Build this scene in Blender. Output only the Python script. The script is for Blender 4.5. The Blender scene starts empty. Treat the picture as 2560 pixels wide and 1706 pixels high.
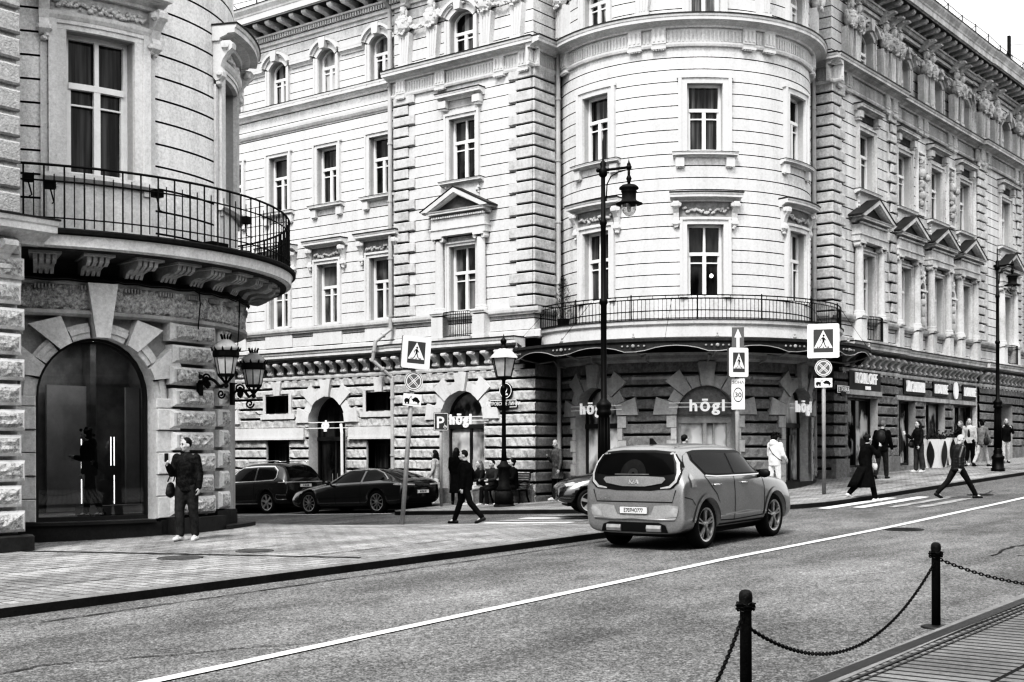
import bpy, bmesh, math, random
from mathutils import Vector, Matrix
from mathutils.bvhtree import BVHTree
from mathutils.geometry import delaunay_2d_cdt
random.seed(7)
R_ = math.radians
scene = bpy.context.scene
COL = scene.collection
ORG = {}

# ------------------------------------------------------------------ materials
def mat(name, v, rough=.8, spec=.25, grain=.12, gs=32, blotch=.12, bs=.7, streak=0., bump=0., bsc=30, metal=0., coat=0., coord='P'):
    m = bpy.data.materials.new(name); m.use_nodes = True
    n = m.node_tree.nodes; L = m.node_tree.links; b = n['Principled BSDF']
    b.inputs['Roughness'].default_value = rough
    b.inputs['Specular IOR Level'].default_value = spec
    b.inputs['Metallic'].default_value = metal
    b.inputs['Coat Weight'].default_value = coat
    b.inputs['Coat Roughness'].default_value = .06
    if coord == 'P':
        src = n.new('ShaderNodeNewGeometry').outputs['Position']
    else:
        src = n.new('ShaderNodeTexCoord').outputs['Object']
    cur = None
    def noise(scale, det, vec=src, rg=.5):
        t = n.new('ShaderNodeTexNoise'); t.inputs['Scale'].default_value = scale; t.inputs['Detail'].default_value = det; t.inputs['Roughness'].default_value = rg
        L.new(vec, t.inputs['Vector']); return t.outputs['Fac']
    def mul(prev, fac, amt):
        mr = n.new('ShaderNodeMapRange'); mr.inputs[1].default_value = .25; mr.inputs[2].default_value = .75
        mr.inputs[3].default_value = 1 - amt; mr.inputs[4].default_value = 1 + amt
        L.new(fac, mr.inputs[0])
        x = n.new('ShaderNodeMath'); x.operation = 'MULTIPLY'
        if prev is None: x.inputs[0].default_value = v
        else: L.new(prev, x.inputs[0])
        L.new(mr.outputs[0], x.inputs[1]); return x.outputs[0]
    if grain: cur = mul(cur, noise(gs * .45, 5, src, .85), grain * 1.25)
    if blotch: cur = mul(cur, noise(bs, 5), blotch)
    if streak:
        mp = n.new('ShaderNodeMapping'); mp.inputs['Scale'].default_value = (2.2, 2.2, .16)
        L.new(src, mp.inputs['Vector']); cur = mul(cur, noise(1.6, 4, mp.outputs[0]), streak)
    if cur is not None:
        cc = n.new('ShaderNodeCombineColor')
        for k in range(3): L.new(cur, cc.inputs[k])
        L.new(cc.outputs[0], b.inputs['Base Color'])
    else:
        b.inputs['Base Color'].default_value = (v, v, v, 1)
    if bump:
        bp = n.new('ShaderNodeBump'); bp.inputs['Strength'].default_value = bump; bp.inputs['Distance'].default_value = .03
        L.new(noise(bsc, 3), bp.inputs['Height']); L.new(bp.outputs[0], b.inputs['Normal'])
    return m

def glass_mat(name, lo, hi, scale, zs=.12, thr=(.42, .62), rough=.05, spec=.35):
    """dark window pane: stretched noise for curtain folds, shop displays and painted reflections, under a glossy surface"""
    m = mat(name, lo, rough=rough, spec=spec, grain=0, blotch=0)
    n = m.node_tree.nodes; L = m.node_tree.links; b = n['Principled BSDF']
    g = n.new('ShaderNodeNewGeometry'); mp = n.new('ShaderNodeMapping'); mp.inputs['Scale'].default_value = (1, 1, zs)
    L.new(g.outputs['Position'], mp.inputs['Vector'])
    t = n.new('ShaderNodeTexNoise'); t.inputs['Scale'].default_value = scale; t.inputs['Detail'].default_value = 4
    L.new(mp.outputs[0], t.inputs['Vector'])
    r = n.new('ShaderNodeMapRange'); r.inputs[1].default_value, r.inputs[2].default_value = thr
    r.inputs[3].default_value, r.inputs[4].default_value = lo, hi
    L.new(t.outputs['Fac'], r.inputs[0])
    cc = n.new('ShaderNodeCombineColor')
    for k in range(3): L.new(r.outputs[0], cc.inputs[k])
    L.new(cc.outputs[0], b.inputs['Base Color'])
    return m

def emit_mat(name, v):
    m = bpy.data.materials.new(name); m.use_nodes = True
    b = m.node_tree.nodes['Principled BSDF']
    b.inputs['Base Color'].default_value = (.8, .8, .8, 1)
    b.inputs['Emission Color'].default_value = (1, 1, 1, 1); b.inputs['Emission Strength'].default_value = v
    return m

def clear_glass(name, tint, gloss, rough=.02):
    m = bpy.data.materials.new(name); m.use_nodes = True
    n = m.node_tree.nodes; L = m.node_tree.links; n.clear()
    o = n.new('ShaderNodeOutputMaterial'); mx = n.new('ShaderNodeMixShader')
    t = n.new('ShaderNodeBsdfTransparent'); t.inputs[0].default_value = (tint, tint, tint, 1)
    g = n.new('ShaderNodeBsdfGlossy'); g.inputs['Roughness'].default_value = rough; g.inputs[0].default_value = (.9, .9, .9, 1)
    lw = n.new('ShaderNodeLayerWeight'); lw.inputs[0].default_value = .35
    mr = n.new('ShaderNodeMapRange'); mr.inputs[3].default_value = gloss; mr.inputs[4].default_value = .8
    L.new(lw.outputs['Facing'], mr.inputs[0]); L.new(mr.outputs[0], mx.inputs[0])
    L.new(t.outputs[0], mx.inputs[1]); L.new(g.outputs[0], mx.inputs[2]); L.new(mx.outputs[0], o.inputs[0])
    return m

M = {}
M['plaster'] = mat('plaster', .63, rough=.9, grain=.32, gs=30, blotch=.13, bs=.8, streak=.17, bump=.15, bsc=22)
M['plaster_left'] = mat('plaster_left', .68, rough=.9, grain=.32, gs=42, blotch=.13, bs=.8, streak=.17, bump=.15, bsc=40)
M['trim'] = mat('trim', .62, rough=.85, grain=.22, gs=34, blotch=.12, bs=.9, streak=.14, bump=.12, bsc=30)
M['trim_dark'] = mat('trim_dark', .40, rough=.9, grain=.18, gs=30, blotch=.22, bs=1.1, streak=.22, bump=.2)
M['joint'] = mat('joint', .035, rough=1., spec=.05, grain=.2, gs=30, blotch=.3, bs=2)
M['plaster_grimy_shaded'] = mat('plaster_grimy_shaded', .56, rough=.9, grain=.26, gs=26, blotch=.16, bs=.6, streak=.22, bump=.15, bsc=22)  # main-street front: grime, plus its weaker light put into the tone
M['trim_grimy_shaded'] = mat('trim_grimy_shaded', .48, rough=.85, grain=.26, gs=30, blotch=.2, bs=1.1, streak=.28, bump=.2, bsc=30)  # trim of that front: dirtier, with its shaded side painted darker
M['painted_shade'] = mat('painted_shade', .10, rough=1., spec=.05, grain=.3, gs=24, blotch=.35, bs=1.6)  # shade under ledges and behind brackets, put into the colour
M['hood_shade_panel'] = mat('hood_shade_panel', .24, rough=1., grain=.3, gs=24, blotch=.25, bs=2)  # frieze under the hoods, their shadow painted into its tone
M['bracket'] = mat('bracket', .42, rough=.9, grain=.25, gs=30, blotch=.25, bs=1.4)  # balcony brackets and garlands, toned down to carry painted underside shade
M['ledge_top'] = mat('ledge_top', .035, rough=.6, grain=.2, gs=30, blotch=.25, bs=1.4)
M['quoin'] = mat('quoin', .47, rough=.95, grain=.36, gs=22, blotch=.26, bs=2.2, streak=.1, bump=.4, bsc=26)
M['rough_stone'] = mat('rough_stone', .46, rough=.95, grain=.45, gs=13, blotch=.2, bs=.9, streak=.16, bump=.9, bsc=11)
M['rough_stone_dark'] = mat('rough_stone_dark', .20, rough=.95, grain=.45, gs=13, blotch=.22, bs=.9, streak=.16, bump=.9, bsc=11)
M['rough_stone_left'] = mat('rough_stone_left', .42, rough=.95, grain=.8, gs=30, blotch=.12, bs=1.2, bump=1., bsc=24)
M['smooth_stone'] = mat('smooth_stone', .60, rough=.9, grain=.2, gs=30, blotch=.16, bs=1.2, streak=.12, bump=.15)
M['plinth_shade_stone'] = mat('plinth_shade_stone', .21, rough=.9, grain=.4, gs=18, blotch=.25, bs=1., streak=.15, bump=.5, bsc=14)  # plinth stone; on tower floor and returns the canopy shade is painted in
M['granite'] = mat('granite', .035, rough=.6, spec=.4, grain=.3, gs=45, blotch=.25, bs=2.)
M['iron'] = mat('iron', .005, rough=.55, spec=.25, grain=.25, gs=50, blotch=.3, bs=4)
M['iron_old'] = mat('iron_old', .014, rough=.65, spec=.25, grain=.5, gs=70, blotch=.45, bs=9, bump=.3, bsc=60)
M['pipe'] = mat('pipe', .40, rough=.6, spec=.4, grain=.12, gs=30, blotch=.22, bs=1.2)
M['white_paint'] = mat('white_paint', .80, rough=.5, spec=.4, grain=.05, gs=40, blotch=.05)
M['frame'] = mat('frame', .78, rough=.5, spec=.4, grain=.06, gs=40, blotch=.08, bs=3)
M['dark_frame'] = mat('dark_frame', .035, rough=.4, spec=.5, grain=.1, blotch=.15)
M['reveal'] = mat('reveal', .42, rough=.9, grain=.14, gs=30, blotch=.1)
M['pane_dark'] = glass_mat('pane_dark', .006, .05, 3.2, zs=.2)
M['pane_curtain'] = glass_mat('pane_curtain', .012, .22, 5.5, zs=.05, thr=(.45, .6))
M['pane_pale'] = glass_mat('pane_pale', .03, .42, 3.4, zs=.16, thr=(.38, .6))
M['pane_fold'] = glass_mat('pane_fold', .008, .10, 9., zs=.04, thr=(.42, .66))
M['pane_shop'] = glass_mat('pane_shop', .01, .5, 1.9, zs=.6, thr=(.5, .62))  # pale patches stand for displays and painted reflections
M['pane_bright'] = glass_mat('pane_bright', .05, .75, 1.3, zs=.7, thr=(.36, .58))
M['shop_glass'] = clear_glass('shop_glass', .85, .13)
M['lamp_glass'] = clear_glass('lamp_glass', .75, .10, .1)
M['lantern_glass'] = mat('lantern_glass', .42, rough=.35, spec=.5, grain=.12, gs=30, blotch=.25, bs=5)
M['copper'] = mat('copper', .26, rough=.5, spec=.5, grain=.2, gs=40, blotch=.3, bs=4)
M['lantern_roof'] = mat('lantern_roof', .55, rough=.4, spec=.5, grain=.1, blotch=.3, bs=5)
M['room'] = mat('room', .17, rough=.9, grain=.2, gs=6, blotch=.6, bs=1.1)
M['room_pale'] = mat('room_pale', .24, rough=.9, grain=.1, gs=6, blotch=.2, bs=1.5)
M['tube'] = emit_mat('tube', 2.2)
M['room_fill_light'] = emit_mat('room_fill_light', 10.)  # unseen glow added to brighten the shop room
M['sign_white'] = mat('sign_white', .80, rough=.45, spec=.3, grain=.07, gs=60, blotch=.06, bs=3, coord='O')
M['sign_blue'] = mat('sign_blue', .07, rough=.45, spec=.3, grain=.12, gs=60, blotch=.1, coord='O')
M['sign_black'] = mat('sign_black', .012, rough=.5, spec=.3, grain=0, blotch=0)
M['sign_grey'] = mat('sign_grey', .13, rough=.5, grain=.15, gs=60, blotch=.1)
M['sign_edge'] = mat('sign_edge', .10, rough=.5, grain=.15, blotch=.2, bs=5)
M['pole'] = mat('pole', .30, rough=.5, spec=.4, grain=.15, gs=40, blotch=.2, bs=3)
M['letters'] = emit_mat('letters', .22)  # faint glow added to the lettering to whiten it
M['asphalt'] = mat('asphalt', .138, rough=.9, spec=.2, grain=.5, gs=60, blotch=.12, bs=.4, bump=.35, bsc=55)
def lane_wear(m, k=1.):
    # coarse grit: every 1.4 cm of the surface has its own tone; faint long wear along the lanes
    n = m.node_tree.nodes; L = m.node_tree.links; b = n['Principled BSDF']; base = b.inputs['Base Color'].links[0].from_socket
    g = n.new('ShaderNodeNewGeometry'); cur = base
    def mulby(fac, lo, hi, amt):
        nonlocal cur
        mr = n.new('ShaderNodeMapRange'); mr.inputs[1].default_value = lo; mr.inputs[2].default_value = hi; mr.inputs[3].default_value = 1 - amt; mr.inputs[4].default_value = 1 + amt; L.new(fac, mr.inputs[0])
        mx = n.new('ShaderNodeMix'); mx.data_type = 'RGBA'; mx.blend_type = 'MULTIPLY'; mx.inputs[0].default_value = 1; L.new(cur, mx.inputs[6]); L.new(mr.outputs[0], mx.inputs[7]); cur = mx.outputs[2]
    for cell, amt in ((.014, .55 * k), (.033, .30 * k)):
        sn = n.new('ShaderNodeVectorMath'); sn.operation = 'SNAP'; sn.inputs[1].default_value = (cell, cell, 1); L.new(g.outputs['Position'], sn.inputs[0])
        wn = n.new('ShaderNodeTexWhiteNoise'); wn.noise_dimensions = '2D'; L.new(sn.outputs[0], wn.inputs['Vector']); mulby(wn.outputs['Value'], 0, 1, amt)
    for sc, amt, det in (((.04, .8, 1), .24, 3), ((.22, .5, 1), .20, 3), ((.9, 1.8, 1), .20, 6)):
        mp = n.new('ShaderNodeMapping'); mp.inputs['Scale'].default_value = sc; L.new(g.outputs['Position'], mp.inputs['Vector'])
        t = n.new('ShaderNodeTexNoise'); t.inputs['Scale'].default_value = 1.; t.inputs['Detail'].default_value = det; L.new(mp.outputs[0], t.inputs['Vector']); mulby(t.outputs['Fac'], .3, .7, amt)
    L.new(cur, b.inputs['Base Color'])
lane_wear(M['asphalt'])
M['marking'] = mat('marking', .74, rough=.8, grain=.26, gs=36, blotch=.12, bs=1.3)
M['marking_worn'] = mat('marking_worn', .26, rough=.8, grain=.6, gs=24, blotch=.3, bs=1.5)
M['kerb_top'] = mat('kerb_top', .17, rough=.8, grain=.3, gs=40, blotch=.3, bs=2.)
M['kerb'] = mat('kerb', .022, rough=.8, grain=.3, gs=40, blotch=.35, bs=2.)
M['manhole'] = mat('manhole', .015, rough=.5, spec=.5, grain=.3, gs=40, blotch=.3, bs=8)
M['manhole_dull'] = mat('manhole_dull', .085, rough=.7, spec=.3, grain=.5, gs=40, blotch=.3, bs=8)
M['canopy'] = mat('canopy', .035, rough=.6, spec=.35, grain=.5, gs=50, blotch=.4, bs=5, bump=.2, bsc=40)
M['pane_mid'] = glass_mat('pane_mid', .03, .20, 2.2, zs=.35, thr=(.40, .64), spec=.5)  # grey patches paint reflections into the pane
M['leaf'] = mat('leaf', .035, rough=.8, grain=.5, gs=18, blotch=.3, bs=6)
M['planter_white'] = mat('planter_white', .72, rough=.6, grain=.06, gs=30, blotch=.1, bs=3)
M['wood'] = mat('wood', .10, rough=.6, grain=.3, gs=30, blotch=.3, bs=5)
M['roof_metal'] = mat('roof_metal', .30, rough=.5, grain=.1, blotch=.2)

def tile_mat(name, v, sx, sy, mort=.03, mv=.4, off=.5, ang=0., dark=.3):
    m = mat(name, v, rough=.85, spec=.25, grain=.36, gs=44, blotch=.32, bs=.8, bump=0)
    n = m.node_tree.nodes; L = m.node_tree.links; b = n['Principled BSDF']
    base = b.inputs['Base Color'].links[0].from_socket
    g = n.new('ShaderNodeNewGeometry'); mp = n.new('ShaderNodeMapping'); mp.inputs['Rotation'].default_value = (0, 0, ang)
    L.new(g.outputs['Position'], mp.inputs['Vector'])
    t = n.new('ShaderNodeTexBrick'); t.offset = off
    t.inputs['Scale'].default_value = 1.; t.inputs['Brick Width'].default_value = sx; t.inputs['Row Height'].default_value = sy
    t.inputs['Mortar Size'].default_value = mort; t.inputs['Mortar Smooth'].default_value = .3
    t.inputs['Color1'].default_value = (1.1, 1.1, 1.1, 1); t.inputs['Color2'].default_value = (.88, .88, .88, 1)
    t.inputs['Mortar'].default_value = (dark, dark, dark, 1)
    L.new(mp.outputs[0], t.inputs['Vector'])
    mx = n.new('ShaderNodeMix'); mx.data_type = 'RGBA'; mx.blend_type = 'MULTIPLY'; mx.inputs[0].default_value = 1
    L.new(base, mx.inputs[6]); L.new(t.outputs['Color'], mx.inputs[7]); L.new(mx.outputs[2], b.inputs['Base Color'])
    bp = n.new('ShaderNodeBump'); bp.inputs['Strength'].default_value = .5; bp.inputs['Distance'].default_value = .01; bp.invert = True
    L.new(t.outputs['Fac'], bp.inputs['Height']); L.new(bp.outputs[0], b.inputs['Normal'])
    return m
M['paving'] = tile_mat('paving', .26, .44, .19, .015, ang=R_(90), dark=.22)
lane_wear(M['paving'], .45)
M['paving_near'] = tile_mat('paving_near', .155, .95, .155, .022, off=0., ang=R_(90), dark=.06)

# ------------------------------------------------------------------ frames: (a along, o outwards, z up) -> world
class Fr:
    def __init__(s, fn, step=None): s.fn = fn; s.step = step
    def __call__(s, a, o, z): return s.fn(a, o, z)
WX, WY = 31.3, 16.83
LW = Fr(lambda a, o, z: Vector((WX - o, a, z)))                    # side-street front, a = y
LWM = Fr(lambda a, o, z: Vector((WX + .12 - o, a, z)))             # its set-back part
RW = Fr(lambda a, o, z: Vector((a, WY - o, z)))                    # main-street front, a = x
RWM = Fr(lambda a, o, z: Vector((a, WY + .14 - o, z)))
RA = Fr(lambda a, o, z: Vector((a, 23.25 - o, z)))                 # returns beside the round corner
RB = Fr(lambda a, o, z: Vector((38.5 - o, a, z)))
def ring(cx, cy, R, th0, step=.28):
    def f(a, o, z):
        t = th0 + a / R
        return Vector((cx + (R + o) * math.cos(t), cy + (R + o) * math.sin(t), z))
    return Fr(f, step)
TR = 4.0
TW = ring(35.8, 20.7, TR, R_(-140.5))
LR = 4.05
LT = ring(14.97, 23.98, LR, R_(-105.5), .22)
LQ = Fr(lambda a, o, z: Vector((a, 19.2 - o, z)))
def board(org, yaw, roll=0.):
    """a = to the right as seen by a viewer the board faces; o = towards that viewer. yaw = heading of the normal"""
    nrm = Vector((math.cos(yaw), math.sin(yaw), 0)); rt = Vector((-math.sin(yaw), math.cos(yaw), 0)); up = Vector((0, 0, 1))
    c, s = math.cos(roll), math.sin(roll)
    r2 = rt * c - up * s; u2 = rt * s + up * c
    org = Vector(org)
    return Fr(lambda a, o, z: org + r2 * a + nrm * o + u2 * z)

# ------------------------------------------------------------------ mesh builder
def _ico():
    bm = bmesh.new(); bmesh.ops.create_icosphere(bm, subdivisions=2, radius=1)
    v = [x.co.copy() for x in bm.verts]; f = [[y.index for y in x.verts] for x in bm.faces]; bm.free()
    bm = bmesh.new(); bmesh.ops.create_icosphere(bm, subdivisions=1, radius=1)
    v1 = [x.co.copy() for x in bm.verts]; f1 = [[y.index for y in x.verts] for x in bm.faces]; bm.free()
    return v, f, v1, f1
ICO = _ico()

class MB:
    def __init__(s): s.v = []; s.f = []; s.f2 = []; s.m2 = None
    def add(s, vs, fs):
        k = len(s.v); s.v += [Vector(p) for p in vs]; s.f += [[i + k for i in f] for f in fs]
    def quad(s, *p): s.add(p, [list(range(len(p)))])
    def strip(s, fr, prof, a0, a1, closed=True, caps=True):
        n = 1 if not fr.step else max(1, math.ceil(abs(a1 - a0) / fr.step))
        m = len(prof); vs = []; fs = []
        for i in range(n + 1):
            a = a0 + (a1 - a0) * i / n
            vs += [fr(a, o, z) for o, z in prof]
        for i in range(n):
            for j in range(m if closed else m - 1):
                k = (j + 1) % m
                fs.append([i * m + j, i * m + k, (i + 1) * m + k, (i + 1) * m + j])
        if caps and closed:
            fs.append(list(range(m))); fs.append([n * m + j for j in range(m)][::-1])
        s.add(vs, fs)
    def box(s, fr, a0, a1, o0, o1, z0, z1): s.strip(fr, [(o0, z0), (o1, z0), (o1, z1), (o0, z1)], a0, a1)
    def block(s, fr, a0, a1, o0, o1, z0, z1, bv=.025):
        """block with bevelled front"""
        A = [(a0, o0, z0), (a1, o0, z0), (a1, o0, z1), (a0, o0, z1), (a0, o1 - bv, z0), (a1, o1 - bv, z0), (a1, o1 - bv, z1), (a0, o1 - bv, z1),
             (a0 + bv, o1, z0 + bv), (a1 - bv, o1, z0 + bv), (a1 - bv, o1, z1 - bv), (a0 + bv, o1, z1 - bv)]
        F = [[0, 1, 5, 4], [1, 2, 6, 5], [2, 3, 7, 6], [3, 0, 4, 7], [4, 5, 9, 8], [5, 6, 10, 9], [6, 7, 11, 10], [7, 4, 8, 11], [8, 9, 10, 11], [0, 3, 2, 1]]
        s.add([fr(*p) for p in A], F)
    def plate(s, fr, poly, o0, o1):
        m = len(poly)
        vs = [fr(a, o0, z) for a, z in poly] + [fr(a, o1, z) for a, z in poly]
        fs = [list(range(m))[::-1], list(range(m, 2 * m))] + [[j, (j + 1) % m, m + (j + 1) % m, m + j] for j in range(m)]
        s.add(vs, fs)
    def lathe(s, c, prof, n=14, ax=None, caps=True):
        """prof: (r, h) along the axis ax (default up) from point c"""
        c = Vector(c); ax = Vector(ax or (0, 0, 1)).normalized()
        u = ax.orthogonal().normalized(); w = ax.cross(u); vs = []; fs = []; m = len(prof)
        for r, h in prof:
            for k in range(n):
                t = 2 * math.pi * k / n
                vs.append(c + ax * h + (u * math.cos(t) + w * math.sin(t)) * r)
        for j in range(m - 1):
            for k in range(n):
                fs.append([j * n + k, j * n + (k + 1) % n, (j + 1) * n + (k + 1) % n, (j + 1) * n + k])
        if caps: fs.append(list(range(n))[::-1]); fs.append([(m - 1) * n + k for k in range(n)])
        s.add(vs, fs)
    def sq(s, c, prof, n=4, rot=math.pi / 4):
        c = Vector(c); vs = []; fs = []; m = len(prof)
        for r, h in prof:
            for k in range(n):
                t = 2 * math.pi * k / n + rot
                vs.append(c + Vector((math.cos(t) * r, math.sin(t) * r, h)))
        for j in range(m - 1):
            for k in range(n):
                fs.append([j * n + k, j * n + (k + 1) % n, (j + 1) * n + (k + 1) % n, (j + 1) * n + k])
        fs.append(list(range(n))[::-1]); fs.append([(m - 1) * n + k for k in range(n)])
        s.add(vs, fs)
    def tube(s, pts, r, n=8, closed=False):
        pts = [Vector(p) for p in pts]; rs = r if isinstance(r, (list, tuple)) else [r] * len(pts)
        vs = []; fs = []; m = len(pts); u = None
        for i, p in enumerate(pts):
            d = (pts[(i + 1) % m] - pts[i - 1]) if closed else (pts[min(i + 1, m - 1)] - pts[max(i - 1, 0)])
            d.normalize()
            if u is None: u = d.orthogonal().normalized()
            u = (u - d * u.dot(d)).normalized(); w = d.cross(u)
            for k in range(n):
                t = 2 * math.pi * k / n
                vs.append(p + (u * math.cos(t) + w * math.sin(t)) * rs[i])
        for i in range(m if closed else m - 1):
            for k in range(n):
                i2 = (i + 1) % m
                fs.append([i * n + k, i * n + (k + 1) % n, i2 * n + (k + 1) % n, i2 * n + k])
        if not closed: fs.append(list(range(n))[::-1]); fs.append([(m - 1) * n + k for k in range(n)])
        s.add(vs, fs)
    def ball(s, c, r, lo=False, rot=None):
        c = Vector(c); r = Vector(r) if isinstance(r, (tuple, list, Vector)) else Vector((r, r, r))
        V, Fs = (ICO[2], ICO[3]) if lo else (ICO[0], ICO[1])
        vs = []
        for p in V:
            q = Vector((p.x * r.x, p.y * r.y, p.z * r.z))
            if rot is not None: q = rot @ q
            vs.append(c + q)
        s.add(vs, Fs)
    def xf(s, mt): s.v = [mt @ p for p in s.v]; return s
    def build(s, name, m, parent=None, smooth=False, org=None, recalc=True):
        if org is None: org = ORG.get(parent.name, Vector((0, 0, 0))) if parent else Vector((0, 0, 0))
        me = bpy.data.meshes.new(name); me.from_pydata([p - org for p in s.v], [], s.f + s.f2)
        if s.f2:
            for i in range(len(s.f), len(s.f) + len(s.f2)): me.polygons[i].material_index = 1
        if recalc:
            bm = bmesh.new(); bm.from_mesh(me); bmesh.ops.recalc_face_normals(bm, faces=bm.faces); bm.to_mesh(me); bm.free()
        me.materials.append(M[m] if isinstance(m, str) else m)
        if s.f2: me.materials.append(M[s.m2 or 'joint'])
        if smooth: me.shade_smooth()
        o = bpy.data.objects.new(name, me); COL.objects.link(o)
        if parent: o.parent = parent
        ORG[o.name] = Vector(org)
        return o

def tag(o, label=None, cat=None, group=None, kind=None):
    if label: o['label'] = label
    if cat: o['category'] = cat
    if group: o['group'] = group
    if kind: o['kind'] = kind
    return o
def thing(name, loc, label, cat, group=None, rz=0., local=False):
    o = bpy.data.objects.new(name, None); COL.objects.link(o); o.location = loc; o.rotation_euler = (0, 0, rz)
    o.empty_display_size = .2
    ORG[o.name] = Vector((0, 0, 0)) if local else Vector(loc)
    return tag(o, label, cat, group)
def mesh_thing(mb, name, loc, m, label, cat, group=None, smooth=False):
    o = mb.build(name, m, None, smooth, org=Vector(loc)); o.location = loc
    return tag(o, label, cat, group)
def children_of(o): return [c for c in bpy.data.objects if c.parent == o]
def copy_tree(o, parent=None):
    c = o.copy(); COL.objects.link(c); c.parent = parent
    ORG[c.name] = ORG.get(o.name, Vector((0, 0, 0)))
    for ch in children_of(o): copy_tree(ch, c)
    return c

def text_faces(txt, size, extr=.0, bold=0.0, spacing=1.0, xscale=1.0):
    cu = bpy.data.curves.new('lettering', 'FONT'); cu.body = txt; cu.size = size; cu.extrude = extr; cu.offset = bold
    cu.align_x = 'CENTER'; cu.space_character = spacing; cu.resolution_u = 3
    o = bpy.data.objects.new('lettering', cu); COL.objects.link(o)
    dg = bpy.context.evaluated_depsgraph_get(); dg.update()
    me = bpy.data.meshes.new_from_object(o.evaluated_get(dg))
    vs = [Vector((v.co.x * xscale, v.co.y, v.co.z)) for v in me.vertices]; fs = [list(p.vertices) for p in me.polygons]
    bpy.data.objects.remove(o); bpy.data.curves.remove(cu); bpy.data.meshes.remove(me)
    return vs, fs
def put_text(mb, fr, txt, size, a, o, z, sg=1, extr=.02, bold=.0, spacing=1., xscale=1.):
    vs, fs = text_faces(txt, size, extr, bold, spacing, xscale)
    mb.add([fr(a + sg * p.x, o + p.z, z + p.y) for p in vs], fs)
def poly_text(mb, fr, poly, o, extr=.004): mb.plate(fr, poly, o, o + extr)

# ------------------------------------------------------------------ the lie of the land
def smooth(a, b, x):
    t = min(1, max(0, (x - a) / (b - a))); return t * t * (3 - 2 * t)
ZR = [(-60, -1.0), (-20, -.55), (7, -.20), (16, -.06), (24, .08), (31.2, .26), (44.6, .64), (57, .98), (120, 2.7), (300, 7.6)]
def zg(x, y):
    for (a, za), (b, zb) in zip(ZR, ZR[1:]):
        if x <= b: z = za + (zb - za) * (x - a) / (b - a); break
    w = smooth(17, 22, x) * (1 - smooth(33, 39, x))
    if y > 13: z -= w * .035 * (y - 13)
    if y > 12.7: z += smooth(33, 39, x) * .02 * min(5, y - 12.7)
    return z
PV = .115
def zp(x, y): return zg(x, y) + PV
# ------------------------------------------------------------------ ground, road, pavements, kerbs, markings
def inside(p, poly):
    x, y = p; c = False
    for i in range(len(poly)):
        (x1, y1), (x2, y2) = poly[i - 1], poly[i]
        if (y1 > y) != (y2 > y) and x < (x2 - x1) * (y - y1) / (y2 - y1) + x1: c = not c
    return c
def densify(poly, step, closed=True):
    out = []
    for i in range(len(poly) if closed else len(poly) - 1):
        a, b = Vector(poly[i]), Vector(poly[(i + 1) % len(poly)])
        n = max(1, math.ceil((b - a).length / step))
        out += [tuple(a + (b - a) * k / n) for k in range(n)]
    if not closed: out.append(tuple(poly[-1]))
    return out
def sheet(mb, poly, zf, step):
    bd = densify(poly, step); pts = [Vector(p) for p in bd]
    xs = [p[0] for p in bd]; ys = [p[1] for p in bd]
    x = math.floor(min(xs) / step) * step
    while x < max(xs):
        y = math.floor(min(ys) / step) * step
        while y < max(ys):
            if inside((x, y), bd) and min((Vector((x, y)) - q).length_squared for q in pts[:len(bd)]) > (step * .35) ** 2: pts.append(Vector((x, y)))
            y += step
        x += step
    vs, es, fs, *_ = delaunay_2d_cdt(pts, [], [list(range(len(bd)))], 1, 1e-4)
    mb.add([(p.x, p.y, zf(p.x, p.y)) for p in vs], [list(f) for f in fs])
def corner_arc(cx, cy, r, a0, a1, n=7):
    return [(cx + r * math.cos(R_(a0 + (a1 - a0) * i / n)), cy + r * math.sin(R_(a0 + (a1 - a0) * i / n))) for i in range(n + 1)]

mb = MB(); N = 0
xs = [-60, -40, -28] + [-20 + 1.0 * i for i in range(0, 86)] + [70, 80, 95, 120, 200, 300]
ys = [-60, -30, -14, -8] + [-4 + 1. * i for i in range(0, 48)] + [48, 55, 70, 100, 160]
for i in range(len(xs) - 1):
    for j in range(len(ys) - 1):
        q = [(xs[i], ys[j]), (xs[i + 1], ys[j]), (xs[i + 1], ys[j + 1]), (xs[i], ys[j + 1])]
        mb.quad(*[(x, y, zg(x, y)) for x, y in q])
bm_road = mb.build('road', 'asphalt', smooth=True); tag(bm_road, kind='structure')

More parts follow.
